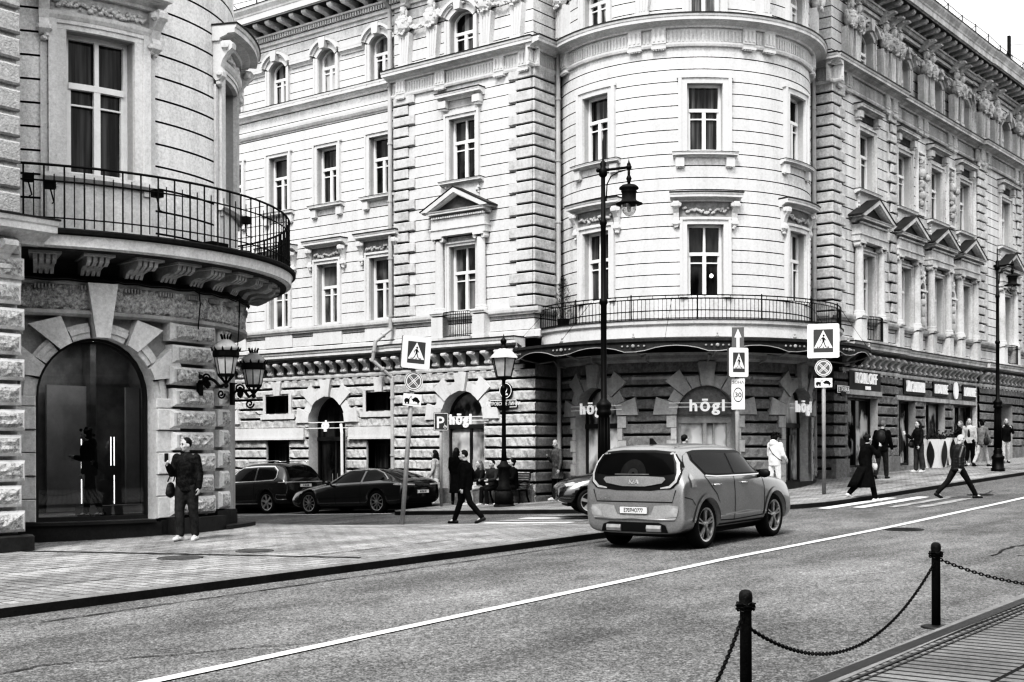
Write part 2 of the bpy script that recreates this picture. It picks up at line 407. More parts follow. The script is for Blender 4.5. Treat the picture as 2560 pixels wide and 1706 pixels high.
# left pavement, pavement round the corner building, near pavement
KL = [(-30, 12.6), (20.0, 12.85)] + corner_arc(20.0, 14.45, 1.6, -90, 0)[1:] + [(21.75, 16.5), (21.6, 19.0), (20.9, 21.6), (20.3, 24), (20.2, 60)]
PL = KL + [(13, 60), (-30, 60)]
KR = [(30.4, 60), (30.4, 26.4), (30.1, 25.9), (27.6, 25.6), (27.2, 25.2), (27.2, 15.2)] + corner_arc(29.5, 15.2, 2.3, 180, 270)[1:] + [(46, 12.95), (160, 13.2)]
PR = KR + [(160, 40), (60, 60)]
KN = [(-30, 3.7), (4, 3.82), (9.2, 3.95), (14.7, 4.1), (30, 4.3), (160, 5)]
PN = [(160, -12), (-30, -12)] + KN
for nm, poly, mt, kb, zfun, inw in (('left_pavement', PL, 'paving', KL, zp, 1), ('corner_pavement', PR, 'paving', KR, zp, 1), ('near_pavement', PN, 'paving_near', KN, zp, 1)):
    mb = MB(); sheet(mb, poly, zfun, 1.0)
    tag(mb.build(nm, mt, smooth=True), kind='structure')
    kb2 = densify(kb, .5, closed=False); mk = MB()
    # inward direction: towards polygon inside
    prev = None
    for i, (x, y) in enumerate(kb2):
        ax, ay = kb2[max(0, i - 1)]; bx, by = kb2[min(len(kb2) - 1, i + 1)]
        t = Vector((bx - ax, by - ay)).normalized(); nrm = Vector((-t.y, t.x))
        if not inside((x + nrm.x * .05, y + nrm.y * .05), poly): nrm = -nrm
        z0 = zg(x, y); zt = zfun(x, y) + .006
        w = .14 if nm != 'near_pavement' else .2
        cur = [Vector((x - nrm.x * .012, y - nrm.y * .012, z0 - .1)), Vector((x - nrm.x * .012, y - nrm.y * .012, zt - .015)), Vector((x + nrm.x * .01, y + nrm.y * .01, zt)),
               Vector((x + nrm.x * w, y + nrm.y * w, zt)), Vector((x + nrm.x * w, y + nrm.y * w, zt - .02))]
        if prev:
            for j in range(1): mk.quad(prev[j], prev[j + 1], cur[j + 1], cur[j])
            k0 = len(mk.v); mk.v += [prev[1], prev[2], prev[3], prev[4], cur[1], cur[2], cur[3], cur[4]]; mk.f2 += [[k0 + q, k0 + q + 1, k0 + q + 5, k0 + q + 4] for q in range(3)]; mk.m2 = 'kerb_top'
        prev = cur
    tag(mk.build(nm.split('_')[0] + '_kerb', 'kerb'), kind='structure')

def ground_strip(mb, p, q, w, zf, lift=.01, step=.5, jag=0):
    p, q = Vector(p), Vector(q); d = (q - p); n = max(1, math.ceil(d.length / step)); t = d.normalized(); nr = Vector((-t.y, t.x))
    prev = None
    for i in range(n + 1):
        c = p + d * i / n; ww = w / 2 * (1 + random.uniform(-jag, jag))
        a, b = c + nr * ww, c - nr * ww
        cur = [(a.x, a.y, zf(a.x, a.y) + lift), (b.x, b.y, zf(b.x, b.y) + lift)]
        if prev: mb.quad(prev[0], prev[1], cur[1], cur[0])
        prev = cur
mb = MB()
for a, b in zip([(-6, 7.85), (6.22, 8.36), (10.7, 8.69), (16.97, 9.14), (33.8, 9.6)], [(6.22, 8.36), (10.7, 8.69), (16.97, 9.14), (33.8, 9.6), (75, 10.6)]):
    ground_strip(mb, a, b, .14, zg, .012, .5, .04)
tag(mb.build('lane_line', 'marking'), kind='structure')
mb = MB()
for y, x0, x1, in ((12.6, 28.3, 32.6), (12.0, 28.9, 33.3)): ground_strip(mb, (x0, y), (x1, y + .03), .30, zg, .012, .5, .05)
for x, y0, y1 in ((22.9, 16.6, 19.2), (23.7, 16.6, 19.2), (25.3, 16.7, 19.2)): ground_strip(mb, (x, y0), (x, y1), .4, zg, .012, .5, .05)
ground_strip(mb, (27.75, 25.9), (27.75, 48), .13, zg, .012)
tag(mb.build('crossing_stripe', 'marking'), kind='structure')
mb = MB()
for y, x0, x1, in ((11.35, 29.2, 33.6), (10.75, 29.4, 33.0)): ground_strip(mb, (x0, y), (x1, y + .03), .26, zg, .012, .4, .3)
for x, y0, y1 in ((24.5, 16.7, 19.2), (26.1, 16.8, 19.2)): ground_strip(mb, (x, y0), (x, y1), .4, zg, .012, .4, .2)
tag(mb.build('worn_crossing_stripe', 'marking_worn'), kind='structure')
# cracks and seams in the asphalt
mb = MB()
def crack(pts, w):
    for a, b in zip(pts, pts[1:]): ground_strip(mb, a, b, w, zg, .009, .2, .6)
def wig(p, q, n, amp):
    p, q = Vector(p), Vector(q); d = (q - p); t = Vector((-d.y, d.x)).normalized()
    return [tuple(p + d * i / n + t * random.uniform(-amp, amp)) for i in range(n + 1)]
crack(wig((4.2, 9.2), (6.0, 9.75), 8, .05) + wig((6.1, 9.75), (8.6, 8.55), 10, .05), .022)
crack(wig((15.5, 6.9), (18.2, 5.9), 10, .04), .012); crack(wig((13.2, 9.6), (17, 8.9), 10, .03), .01)
crack(wig((19.6, 5.6), (21.6, 5.7), 9, .12), .05); crack(wig((19.4, 6.0), (21.9, 6.2), 9, .1), .04)
crack(wig((7.6, 12.1), (20, 12.5), 20, .02), .03); crack(wig((34, 10.9), (36.5, 11.2), 8, .05), .04)
tag(mb.build('road_crack', 'kerb'), kind='structure')
mb = MB()
for y, x0, x1 in ((14.1, -6, 20.5), (15.9, -6, 14.6), (17.6, -4, 21)): ground_strip(mb, (x0, y), (x1, y + .1), .022, zp, .006, .4, .5)
for y, x0, x1 in ((14.6, 29, 60), (13.6, 30, 60)): ground_strip(mb, (x0, y), (x1, y + .1), .03, zp, .006, .4, .5)
tag(mb.build('pavement_seam', 'kerb'), kind='structure')

def disc_cover(name, x, y, r, zf, label, mt='manhole'):
    mb = MB(); z = zf(x, y)
    sx = (zf(x + .5, y) - zf(x - .5, y)); sy = (zf(x, y + .5) - zf(x, y - .5)); n = 20
    def P(q, rr, h): t = 2 * math.pi * q / n; dx, dy = rr * math.cos(t), rr * math.sin(t); return (x + dx, y + dy, z + sx * dx + sy * dy + h)
    for q in range(n):
        mb.quad(P(q, r, .012), P(q + 1, r, .012), P(q + 1, r * .86, .014), P(q, r * .86, .014))
        mb.quad(P(q, r * .86, .012), P(q + 1, r * .86, .012), P(q + 1, r * .8, .004), P(q, r * .8, .004))
        mb.quad(P(q, r * .8, .011), P(q + 1, r * .8, .011), P(q, 0, .011))
        mb.quad(P(q, r, .012), P(q + 1, r, .012), P(q + 1, r, -.02), P(q, r, -.02))
    for k in range(-3, 4):
        w = math.sqrt(max(0, (r * .75) ** 2 - (k * r * .2) ** 2))
        mb.quad(*[(x + a, y + k * r * .2 + b, z + sx * a + sy * (k * r * .2) + .018) for a, b in ((-w, -.012), (w, -.012), (w, .012), (-w, .012))])
    return mesh_thing(mb, name, (x, y, z), mt, label, 'manhole cover', 'round manhole covers')
disc_cover('manhole_cover', 12.2, 15.69, .34, zp, 'round iron manhole cover in the left pavement, nearer one', 'manhole_dull')
disc_cover('manhole_cover', 13.55, 15.57, .30, zp, 'round iron manhole cover in the left pavement, farther one, past the long dark slot', 'manhole_dull')
disc_cover('manhole_cover', 23.6, 8.9, .36, zg, 'round iron manhole cover beside the long white lane line')
disc_cover('manhole_cover', 34.6, 10.98, .34, zg, 'round iron manhole cover behind the striding man on the road')
mb = MB(); ground_strip(mb, (11.6, 19.0), (13.6, 13.3), .10, zp, .008, .5)
mesh_thing(mb, 'drain_channel', (12.4, 16, 0), 'manhole', 'long dark drain channel running across the left pavement', 'drain')
mb = MB()
for k, (y, w) in enumerate(((3.60, .12), (3.43, .03), (3.36, .015))):
    for a, b in ((-4, 4), (4, 9), (9, 15), (15, 30)): ground_strip(mb, (a, y + .1 + (a + 4) * .012), (b, y + .1 + (b + 4) * .012), w, zp, .009)
mesh_thing(mb, 'gutter_channel', (9, 3.6, 0), 'manhole', 'dark slotted gutter line beside the near kerb', 'drain')
# ------------------------------------------------------------------ architectural pieces
C = .347
def groove_prof(z0, z1, start, step=C, gw=.022, gd=.06):
    p = [(z0, 0)]; k = math.ceil((z0 + .05 - start) / step); z = start + k * step
    while z < z1 - .04:
        p += [(z - gw / 2 - .004, 0), (z - gw / 2, -gd), (z + gw / 2, -gd), (z + gw / 2 + .004, 0)]; z += step
    return p + [(z1, 0)]
def pillow_prof(z0, z1, start, step=.355, g=.05, o=.085):
    """rock-faced courses: deep joint, bulging face"""
    p = [(z0, o)]; k = math.ceil((z0 + .08 - start) / step); z = start + k * step
    while z < z1 - .06:
        p += [(z - .075, o), (z - g / 2 - .006, o * .55), (z - g / 2, -.02), (z + g / 2, -.02), (z + g / 2 + .006, o * .5), (z + .06, o)]; z += step
    return p + [(z1, o)]
def wall(mb, fr, a0, a1, prof, holes=(), da=None, rough=0.):
    zs = [q[0] for q in prof]; os_ = {}
    def oat(z):
        for (za, oa), (zb, ob) in zip(prof, prof[1:]):
            if za <= z <= zb: return oa + (ob - oa) * ((z - za) / (zb - za) if zb > za else 0)
        return prof[-1][1]
    Z = list(prof)
    for h in holes:
        for z in h[2:4]:
            if zs[0] < z < zs[-1] and min(abs(z - q) for q in zs) > 1e-4: Z.append((z, oat(z)))
    Z = sorted(Z)
    A = {round(a0, 4), round(a1, 4)}
    for h in holes:
        for a in h[:2]:
            if a0 < a < a1: A.add(round(a, 4))
    A = sorted(A); st = da or fr.step
    if st:
        B = []
        for p, q in zip(A, A[1:]):
            n = max(1, math.ceil((q - p) / st)); B += [p + (q - p) * i / n for i in range(n)]
        A = B + [A[-1]]
    rows = []
    for z, o in Z:
        row = []
        for a in A:
            oo = o + (random.uniform(-rough, rough) if rough and o > .04 else 0)
            row.append(fr(a, oo, z))
        rows.append(row)
    nA = len(A); fs = []; fj = []
    for j in range(len(Z) - 1):
        zc = (Z[j][0] + Z[j + 1][0]) / 2
        for i in range(nA - 1):
            ac = (A[i] + A[i + 1]) / 2
            if any(h[0] < ac < h[1] and h[2] < zc < h[3] for h in holes): continue
            (fj if Z[j][1] < -.01 or Z[j + 1][1] < -.01 else fs).append([j * nA + i, j * nA + i + 1, (j + 1) * nA + i + 1, (j + 1) * nA + i])
    k0 = len(mb.v); mb.add([v for r in rows for v in r], fs); mb.f2 += [[q + k0 for q in f] for f in fj]
def arcpt(ac, hw, zs, rise, t):
    if abs(rise - hw) < 1e-3: return ac - hw * math.cos(math.pi * t), zs + rise * math.sin(math.pi * t)
    R = (hw * hw + rise * rise) / (2 * rise); a = math.asin(min(1, hw / R)); th = -a + 2 * a * t
    return ac + R * math.sin(th), zs + R * math.cos(th) - (R - rise)
def arcoff(ac, hw, zs, rise, ra, t):
    R = (hw * hw + rise * rise) / (2 * rise); a = math.asin(min(1, hw / R)); th = -a + 2 * a * t
    return ac + (R + ra) * math.sin(th), zs + (R + ra) * math.cos(th) - (R - rise)
def arch_fill(mb, fr, ac, hw, zs, rise, o=0., n=14):
    pts = [arcpt(ac, hw, zs, rise, i / n) for i in range(n + 1)]; zt = zs + rise + .02
    for (a, z), (b, w) in zip(pts, pts[1:]): mb.quad(fr(a, o, z), fr(b, o, w), fr(b, o, zt), fr(a, o, zt))
def reveal(mb, fr, ac, hw, z0, zs, rise, dep, o=0., n=14):
    for s in (-1, 1): mb.quad(fr(ac + s * hw, o, z0), fr(ac + s * hw, o, zs), fr(ac + s * hw, -dep, zs), fr(ac + s * hw, -dep, z0))
    mb.strip(fr, [(-dep, z0 - .002), (o, z0 - .002)], ac - hw, ac + hw, closed=False)
    pts = [arcpt(ac, hw, zs, rise, i / n) for i in range(n + 1)] if rise else [(ac - hw, zs), (ac, zs), (ac + hw, zs)]
    for (a, z), (b, w) in zip(pts, pts[1:]): mb.quad(fr(a, o, z), fr(b, o, w), fr(b, -dep, w), fr(a, -dep, z))
def hole(ac, hw, z0, zs, rise=0): return (ac - hw, ac + hw, z0, zs + (rise + .02 if rise else 0))
def crown(z0, z1, p, back=0.):
    h = z1 - z0
    return [(back, z0), (p * .30, z0), (p * .34, z0 + .18 * h), (p * .62, z0 + .36 * h), (p * .66, z0 + .44 * h), (p * .95, z0 + .46 * h), (p * .95, z0 + .74 * h), (p, z0 + .8 * h), (p * 1.04, z1), (back, z1)]
def moulding(mb, fr, a0, a1, z0, z1, p, back=0.): mb.strip(fr, crown(z0, z1, p, back), a0, a1)
SCROLL = [(0, 0), (.30, 0), (.34, -.05), (.33, -.13), (.25, -.20), (.17, -.30), (.13, -.42), (.17, -.50), (.17, -.58), (.11, -.64), (.05, -.66), (0, -.60)]
def console(mb, fr, a, w, z, h, p):
    mb.strip(fr, [(o / .34 * p, z + q / .66 * h) for o, q in SCROLL], a - w / 2, a + w / 2)
    for q, r in ((-.09, .085), (-.55, .06)):
        for s in (-1, 1):
            c = fr(a + s * w * .5, .22 * p / .34 if q > -.3 else .11 * p / .34, z + q / .66 * h)
            mb.ball(c, r * h / .66, lo=True)
def lumps(mb, fr, a0, a1, z, hgt, o, n, r, sag=0., wv=0.):
    for i in range(n):
        t = (i + .5) / n; a = a0 + (a1 - a0) * t
        zz = z - sag * 4 * t * (1 - t) + random.uniform(-hgt, hgt) / 2
        rr = r * random.uniform(.7, 1.25)
        mb.ball(fr(a, o + random.uniform(0, r * .6), zz), (rr, rr, rr), lo=True)

def pane_quad(fr, ac, hw, z0, zs, rise, o):
    mb = MB()
    n = 10
    if rise:
        pts = [arcpt(ac, hw, zs, rise, i / n) for i in range(n + 1)]
        for (a, z), (b, w) in zip(pts, pts[1:]): mb.quad(fr(a, o, z0), fr(b, o, z0), fr(b, o, w), fr(a, o, z))
    else:
        mb.quad(fr(ac - hw, o, z0), fr(ac + hw, o, z0), fr(ac + hw, o, zs), fr(ac - hw, o, zs))
    return mb
PANES = ['pane_dark', 'pane_mid', 'pane_curtain', 'pane_fold', 'pane_mid', 'pane_pale']
wcount = [0]
def make_window(root, fr, ac, hw, z0, zs, rise=0., dep=.24, topmull=False, tf=.62, pane=None, bar=True, name='window', fm='frame', t=.07, lowbar=True):
    """white casement: frame part with its pane as sub-part"""
    o0, o1 = -dep - .03, -dep + .05; mb = MB(); zm = z0 + (zs - z0) * tf
    mb.box(fr, ac - hw, ac - hw + t, o0, o1, z0, zs); mb.box(fr, ac + hw - t, ac + hw, o0, o1, z0, zs)
    mb.box(fr, ac - hw + t, ac + hw - t, o0, o1, z0, z0 + t * 1.3)
    mb.box(fr, ac - hw + t, ac + hw - t, o0, o1 + .03, zm - t * .6, zm + t * .7)
    if rise:
        n = 10; pts = [arcpt(ac, hw, zs, rise, i / n) for i in range(n + 1)]; pi = [arcpt(ac, hw - t, zs - .01, max(.02, rise - t * .6), i / n) for i in range(n + 1)]
        for i in range(n):
            (a, z), (b, w) = pts[i], pts[i + 1]; (c, x), (d, y) = pi[i], pi[i + 1]
            mb.quad(fr(a, o1, z), fr(b, o1, w), fr(d, o1, y), fr(c, o1, x)); mb.quad(fr(c, o1, x), fr(d, o1, y), fr(d, o0, y), fr(c, o0, x))
    else: mb.box(fr, ac - hw + t, ac + hw - t, o0, o1, zs - t, zs)
    ztop = zm - t * .6
    mb.box(fr, ac - t * .75, ac + t * .75, o0, o1 + .02, z0 + t, ztop)
    if topmull: mb.box(fr, ac - t * .5, ac + t * .5, o0, o1, zm + t * .7, zs - t)
    if lowbar:
        zb = z0 + (zm - z0) * .80
        for s in (-1, 1):
            a = ac + s * hw * .5
            mb.box(fr, a - hw * .5 + t * .6, a + hw * .5 - t * .6, o0 + .02, o1 - .015, zb - .017, zb + .017)
            e = ac + s * (hw - t); mb.box(fr, min(e, e - s * t * .55), max(e, e - s * t * .55), o0, o1 - .01, z0 + t, ztop)
    w = mb.build(name, fm, root)
    if pane is None: pane = PANES[(wcount[0] * 5 + 1) % len(PANES)] if random.random() < .8 else 'pane_mid'
    wcount[0] += 1
    pane_quad(fr, ac, hw - .02, z0 + .02, zs - .01, max(0, rise - .02) if rise else 0, -dep - .01).build('pane', pane, w)
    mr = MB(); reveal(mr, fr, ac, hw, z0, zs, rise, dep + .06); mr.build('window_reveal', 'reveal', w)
    return w
def surround(w, fr, ac, hw, z0, zs, rise=0., wd=.17, ear=0., key=False, m='trim'):
    mb = MB()
    for s in (-1, 1):
        a, b = sorted((ac + s * (hw - .004), ac + s * (hw + wd))); mb.box(fr, a, b, -.02, .07, z0, zs)
        a, b = sorted((ac + s * (hw + wd * .62), ac + s * (hw + wd))); mb.box(fr, a, b, .068, .115, z0, zs + (0 if rise else wd * .62))
    if rise:
        n = 12
        for (ra, rb, o0, o1) in ((0, wd, 0, .10), (wd, wd * 1.5, 0, .16), (wd * 1.5, wd * 2.0, 0, .26)):
            P0 = [arcoff(ac, hw, zs, rise, ra, i / n) for i in range(n + 1)]; P1 = [arcoff(ac, hw, zs, rise, rb, i / n) for i in range(n + 1)]
            for i in range(n): mb.plate(fr, [P0[i], P0[i + 1], P1[i + 1], P1[i]], o0, o1)
        if key: mb.plate(fr, [(ac - .11, zs + rise - .03), (ac + .11, zs + rise - .03), (ac + .16, zs + rise + wd * 2.1), (ac - .16, zs + rise + wd * 2.1)], 0, .30)
    else:
        mb.box(fr, ac - hw - wd, ac + hw + wd, -.02, .072, zs - .004, zs + wd * .62)
        mb.box(fr, ac - hw - wd - ear, ac + hw + wd + ear, -.02, .12, zs + wd * .62, zs + wd)
    mb.build('window_surround', m, w)
def sill(w, fr, ac, hw, z, brackets=True, p=.22, ext=.32, h=.13):
    mb = MB(); moulding(mb, fr, ac - hw - ext, ac + hw + ext, z - h, z, p)
    if brackets:
        for s in (-1, 1):
            a = ac + s * (hw + ext - .2); mb.box(fr, a - .12, a + .12, 0, .13, z - h - .26, z - h)
            for k in (-1, 0, 1): mb.ball(fr(a + k * .075, .07, z - h - .28), .036, lo=True)
    o = mb.build('sill', 'trim', w)
    mk = MB(); mk.box(fr, ac - hw - ext - .01, ac + hw + ext + .01, 0, p * 1.06, z + .002, z + .022); mk.build('sill_flashing', 'ledge_top', w)
def hood_console(w, fr, ac, hw, z, mt='trim', p=.36, wd=.46, fz=.40, ch=.72, cw=.15):
    """cornice on two scroll consoles with a garland in between"""
    mb = MB(); moulding(mb, fr, ac - hw - wd, ac + hw + wd, z - .22, z, p)
    mb.build('window_hood', mt, w)
    mb = MB(); mb.box(fr, ac - hw - wd + .16, ac + hw + wd - .16, 0, .06, z - .22 - fz, z - .222); mb.build('hood_frieze', 'hood_shade_panel', w)
    mk = MB(); mk.box(fr, ac - hw - wd - .012, ac + hw + wd + .012, 0, p * 1.07, z + .002, z + .04); mk.build('hood_flashing', 'ledge_top', w)
    for s in (-1, 1):
        mc = MB(); console(mc, fr, ac + s * (hw + wd - .16), cw, z - .22, ch, p * .82)
        lumps(mc, fr, ac + s * (hw + wd - .16) - .03, ac + s * (hw + wd - .16) + .03, z - .22 - ch + .02, .12, .06, 5, .05)
        mc.build('console', mt, w)
    mg = MB(); lumps(mg, fr, ac - hw - wd + .34, ac + hw + wd - .34, z - .26 - fz * .45, fz * .28, .08, 26, .05, sag=.06); mg.build('garland', 'bracket', w)
def hood_flat(w, fr, ac, hw, z, p=.32, ext=.36, mt='trim'):
    mb = MB(); moulding(mb, fr, ac - hw - ext, ac + hw + ext, z - .2, z, p)
    for s in (-1, 1):
        a = ac + s * (hw + .14); mb.box(fr, a - .14, a + .14, 0, .22, z - .42, z - .2); mb.box(fr, a - .11, a + .11, 0, .16, z - .50, z - .42)
    mb.build('window_hood', mt, w); mb = MB(); mb.box(fr, ac - hw + .02, ac + hw - .02, 0, .04, z - .44, z - .202); mb.build('hood_frieze', 'painted_shade' if mt != 'trim' else 'trim_dark', w)
    mk = MB(); mk.box(fr, ac - hw - ext - .012, ac + hw + ext + .012, 0, p * 1.07, z + .002, z + .038); mk.build('hood_flashing', 'ledge_top', w)
def pediment(root, fr, ac, hw, zc, colz0, mt='trim', cols=True, cw=.155):
    """two columns carrying an entablature and a triangular gable"""
    W = hw + .62
    mb = MB(); mb.box(fr, ac - W + .06, ac + W - .06, 0, .30, zc + .02, zc + .22); mb.box(fr, ac - W + .03, ac + W - .03, 0, .34, zc + .22, zc + .27)
    mb.box(fr, ac - W + .08, ac + W - .08, 0, .29, zc + .27, zc + .56)
    for k in range(int((2 * W - .1) / .075)):
        a = ac - W + .06 + k * .075; mb.box(fr, a, a + .04, .28, .37, zc + .57, zc + .63)
    moulding(mb, fr, ac - W, ac + W, zc + .62, zc + .80, .46)
    L = W + .18; z0 = zc + .80; H = .62
    mb.plate(fr, [(ac - L + .1, z0 + .02), (ac + L - .1, z0 + .02), (ac, z0 + H - .06)], 0, .22)
    for s in (-1, 1):
        for o1, k0, k1 in ((.50, 0, .1), (.44, .1, .15)):
            n0 = (ac + s * (L + .04), z0 - .0 - k0 * .4); n1 = (ac, z0 + H + .05 - k0); n2 = (ac, z0 + H + .05 - k1 - .04); n3 = (ac + s * (L - .16 - k1), z0 - .0)
            mb.plate(fr, [n0, n1, n2, n3], 0, o1)
    p = mb.build('pediment', mt, root); mb = MB(); mb.plate(fr, [(ac - L + .28, z0 + .05), (ac + L - .28, z0 + .05), (ac, z0 + H - .14)], .22, .232); mb.build('tympanum', 'painted_shade', p)
    mk = MB()
    for s in (-1, 1): mk.plate(fr, [(ac + s * (L + .06), z0 + .012), (ac, z0 + H + .065), (ac, z0 + H + .09), (ac + s * (L + .06), z0 + .037)], 0, .52)
    mk.build('pediment_flashing', 'ledge_top', p)
    if cols:
        for s in (-1, 1):
            a = ac + s * (hw + .30); mc = MB(); h = zc - colz0
            mc.lathe(fr(a, .15, colz0), [(cw * 1.35, 0), (cw * 1.35, .06), (cw * 1.2, .10), (cw * 1.25, .14), (cw, .18), (cw * .97, h * .4), (cw * .86, h - .16), (cw * .95, h - .13)], 14)
            mc.box(fr, a - cw * 1.3, a + cw * 1.3, 0, .15 + cw * 1.2, zc - .06, zc + .02)
            for q in (-1, 1): mc.lathe(fr(a + q * cw * 1.08, .06, zc - .10), [(.075, 0), (.075, .22)], 10, ax=fr(a, 1, 0) - fr(a, 0, 0))
            mc.build('column', mt, root)
def pedestal(mb, fr, a, w, z0, z1, p):
    mb.box(fr, a - w / 2, a + w / 2, 0, p, z0, z1 - .12); moulding(mb, fr, a - w / 2 - .04, a + w / 2 + .04, z1 - .14, z1, p + .05); mb.box(fr, a - w / 2 - .04, a + w / 2 + .04, 0, p + .04, z0, z0 + .12)
def bars(mb, fr, a0, a1, o, z0, z1, step, r=.011):
    n = max(1, round(abs(a1 - a0) / step))
    for i in range(n + 1):
        a = a0 + (a1 - a0) * i / n; mb.tube([fr(a, o, z0), fr(a, o, z1)], r, 4)
def rail(mb, fr, a0, a1, o, z, r=.016):
    n = 1 if not fr.step else max(1, math.ceil(abs(a1 - a0) / fr.step))
    mb.tube([fr(a0 + (a1 - a0) * i / n, o, z) for i in range(n + 1)], r, 5)
def herm(root, fr, a, z0, z1, mt='trim'):
    """tapering pilaster that ends in a bust under a scroll bracket"""
    mb = MB(); h = z1 - z0
    mb.plate(fr, [(a - .13, z0), (a + .13, z0), (a + .24, z0 + h * .56), (a - .24, z0 + h * .56)], 0, .24)
    mb.box(fr, a - .2, a + .2, 0, .28, z0, z0 + .16)
    for k in (-1, 0, 1): mb.plate(fr, [(a + k * .07 - .018, z0 + .2), (a + k * .07 + .018, z0 + .2), (a + k * .12 + .03, z0 + h * .5), (a + k * .12 - .03, z0 + h * .5)], .23, .27)
    zb = z0 + h * .60
    mb.ball(fr(a, .24, zb + .16), (.24, .24, .26)); mb.ball(fr(a, .24, zb + .36), (.22, .20, .13))
    for s in (-1, 1): mb.ball(fr(a + s * .11, .40, zb + .24), .09, lo=True); mb.ball(fr(a + s * .25, .20, zb + .30), (.09, .09, .16), lo=True)
    mb.lathe(fr(a, .24, zb + .40), [(.07, 0), (.065, .16)], 8)
    mb.ball(fr(a, .27, zb + .64), (.105, .105, .14)); mb.ball(fr(a, .39, zb + .62), (.03, .03, .04), lo=True); mb.ball(fr(a, .24, zb + .72), (.13, .13, .10), lo=True)
    for s in (-1, 1): mb.ball(fr(a + s * .11, .22, zb + .58), (.05, .05, .13), lo=True)
    lumps(mb, fr, a - .22, a + .22, zb + .05, .22, .34, 22, .045, sag=.10); lumps(mb, fr, a - .2, a + .2, zb + .3, .3, .33, 14, .04)
    console(mb, fr, a, .24, z1 + .36, z1 + .36 - (zb + .78), .62)
    mb.build('herm_statue', mt, root, smooth=False)
def swag(root, fr, a0, a1, z, sag, n=44, r=.05, o=.16, mt='trim'):
    mb = MB(); lumps(mb, fr, a0, a1, z, .10, o, n, r, sag=sag)
    for a in (a0, a1): lumps(mb, fr, a - .03, a + .03, z - .28, .5, o, 16, r * .8)
    mb.build('garland', mt, root)
def top_cornice(root, fr, a0, a1, z=16.3, mt='trim', p=.95):
    mb = MB(); mb.box(fr, a0, a1, 0, .10, z - .12, z)
    mb.strip(fr, [(0, z), (.10, z), (.12, z + .16), (0, z + .16)], a0, a1)
    n = int((a1 - a0) / .12)
    for k in range(n): a = a0 + k * (a1 - a0) / n; mb.box(fr, a, a + .062, .10, .22, z + .01, z + .15)
    mb.strip(fr, [(0, z + .16), (.26, z + .16), (.28, z + .22), (0, z + .22)], a0, a1)
    c = mb.build('roof_cornice', mt, root)
    mb = MB(); n = max(1, round((a1 - a0) / .62))
    for k in range(n):
        a = a0 + (k + .5) * (a1 - a0) / n; mb = MB()
        mb.strip(fr, [(0, z + .22), (.16, z + .22), (.30, z + .30), (.70, z + .34), (.78, z + .40), (.78, z + .485), (0, z + .485)], a - .11, a + .11)
        mb.build('modillion', mt, c)
    mb = MB(); mb.box(fr, a0, a1, 0, .05, z + .222, z + .50); mb.strip(fr, [(.05, z + .486), (p - .1, z + .486), (p - .1, z + .499), (.05, z + .499)], a0, a1); mb.box(fr, a0, a1, .10, .13, z + .005, z + .155); mb.build('cornice_soffit', 'painted_shade', c)  # dark sheets paint the shade between modillions and dentils
    mb = MB(); mb.strip(fr, [(0, z + .50), (p - .08, z + .50), (p - .08, z + .53), (p, z + .53), (p, z + .72), (p + .03, z + .75), (p + .05, z + .80), (p + .16, z + .93), (p + .18, z + 1.0), (0, z + 1.0)], a0, a1)
    mb.build('crown_moulding', mt, c)
    mk = MB(); mk.strip(fr, [(-.4, z + 1.0), (p + .2, z + 1.0), (p + .2, z + 1.03), (-.4, z + 1.32)], a0, a1); mk.build('eaves_flashing', 'ledge_top', c)
def mid_cornice(root, fr, a0, a1, frieze=True, p=.5, tri=(), mt='trim'):
    mb = MB(); moulding(mb, fr, a0, a1, 13.72, 14.0, p)
    mb.box(fr, a0, a1, 0, .06, 13.30, 13.72); mb.strip(fr, [(0, 13.20), (.09, 13.20), (.12, 13.26), (.12, 13.30), (0, 13.30)], a0, a1)
    if frieze:
        n = int((a1 - a0) / .11)
        for k in range(n): a = a0 + k * (a1 - a0) / n; mb.box(fr, a + .01, a + .06, .06, .085, 13.34, 13.64)
        for a in tri:
            mb.box(fr, a - .2, a + .2, .06, .15, 13.30, 13.72)
            for q in (-.13, 0, .13): mb.box(fr, a + q - .035, a + q + .035, .15, .175, 13.36, 13.66)
            mb.box(fr, a - .2, a + .2, 0, .17, 13.14, 13.21)
            for q in range(5): mb.ball(fr(a - .14 + q * .07, .13, 13.12), .03, lo=True)
    c = mb.build('mid_cornice', mt, root)
    mk = MB(); mk.box(fr, a0 - .01, a1 + .01, 0, p * 1.06, 14.002, 14.045); mk.build('cornice_flashing', 'ledge_top', c)
def base_cornice(root, fr, a0, a1, p=.55, mt='trim', zoff=0.):
    z = zoff; mb = MB()
    moulding(mb, fr, a0, a1, z + 4.70, z + 5.02, p)
    ms = MB(); ms.box(fr, a0, a1, 0, .05, z + 4.222, z + 4.698); ms.strip(fr, [(.05, z + 4.68), (p * .62, z + 4.68), (p * .62, z + 4.698), (.05, z + 4.698)], a0, a1)  # dark sheet behind the brackets, painted shade
    mb.strip(fr, [(0, z + 4.10), (.12, z + 4.10), (.14, z + 4.16), (.14, z + 4.22), (0, z + 4.22)], a0, a1)
    n = int((a1 - a0) / .42)
    for k in range(n): a = a0 + (k + .25) * (a1 - a0) / n; mb.box(fr, a, a + .24, .02, .10, z + 4.04, z + 4.10)
    c = mb.build('base_cornice', mt, root); ms.build('cornice_soffit', 'painted_shade', c)
    mb = MB(); n = max(1, round((a1 - a0) / .53))
    for k in range(n):
        mb = MB(); a = a0 + (k + .5) * (a1 - a0) / n; console(mb, fr, a, .20, z + 4.678, .43, p * .8)
        mb.build('cornice_bracket', mt, c)
    mk = MB(); mk.box(fr, a0 - .01, a1 + .01, 0, p * 1.06, z + 5.022, z + 5.06); mk.build('cornice_flashing', 'ledge_top', c)
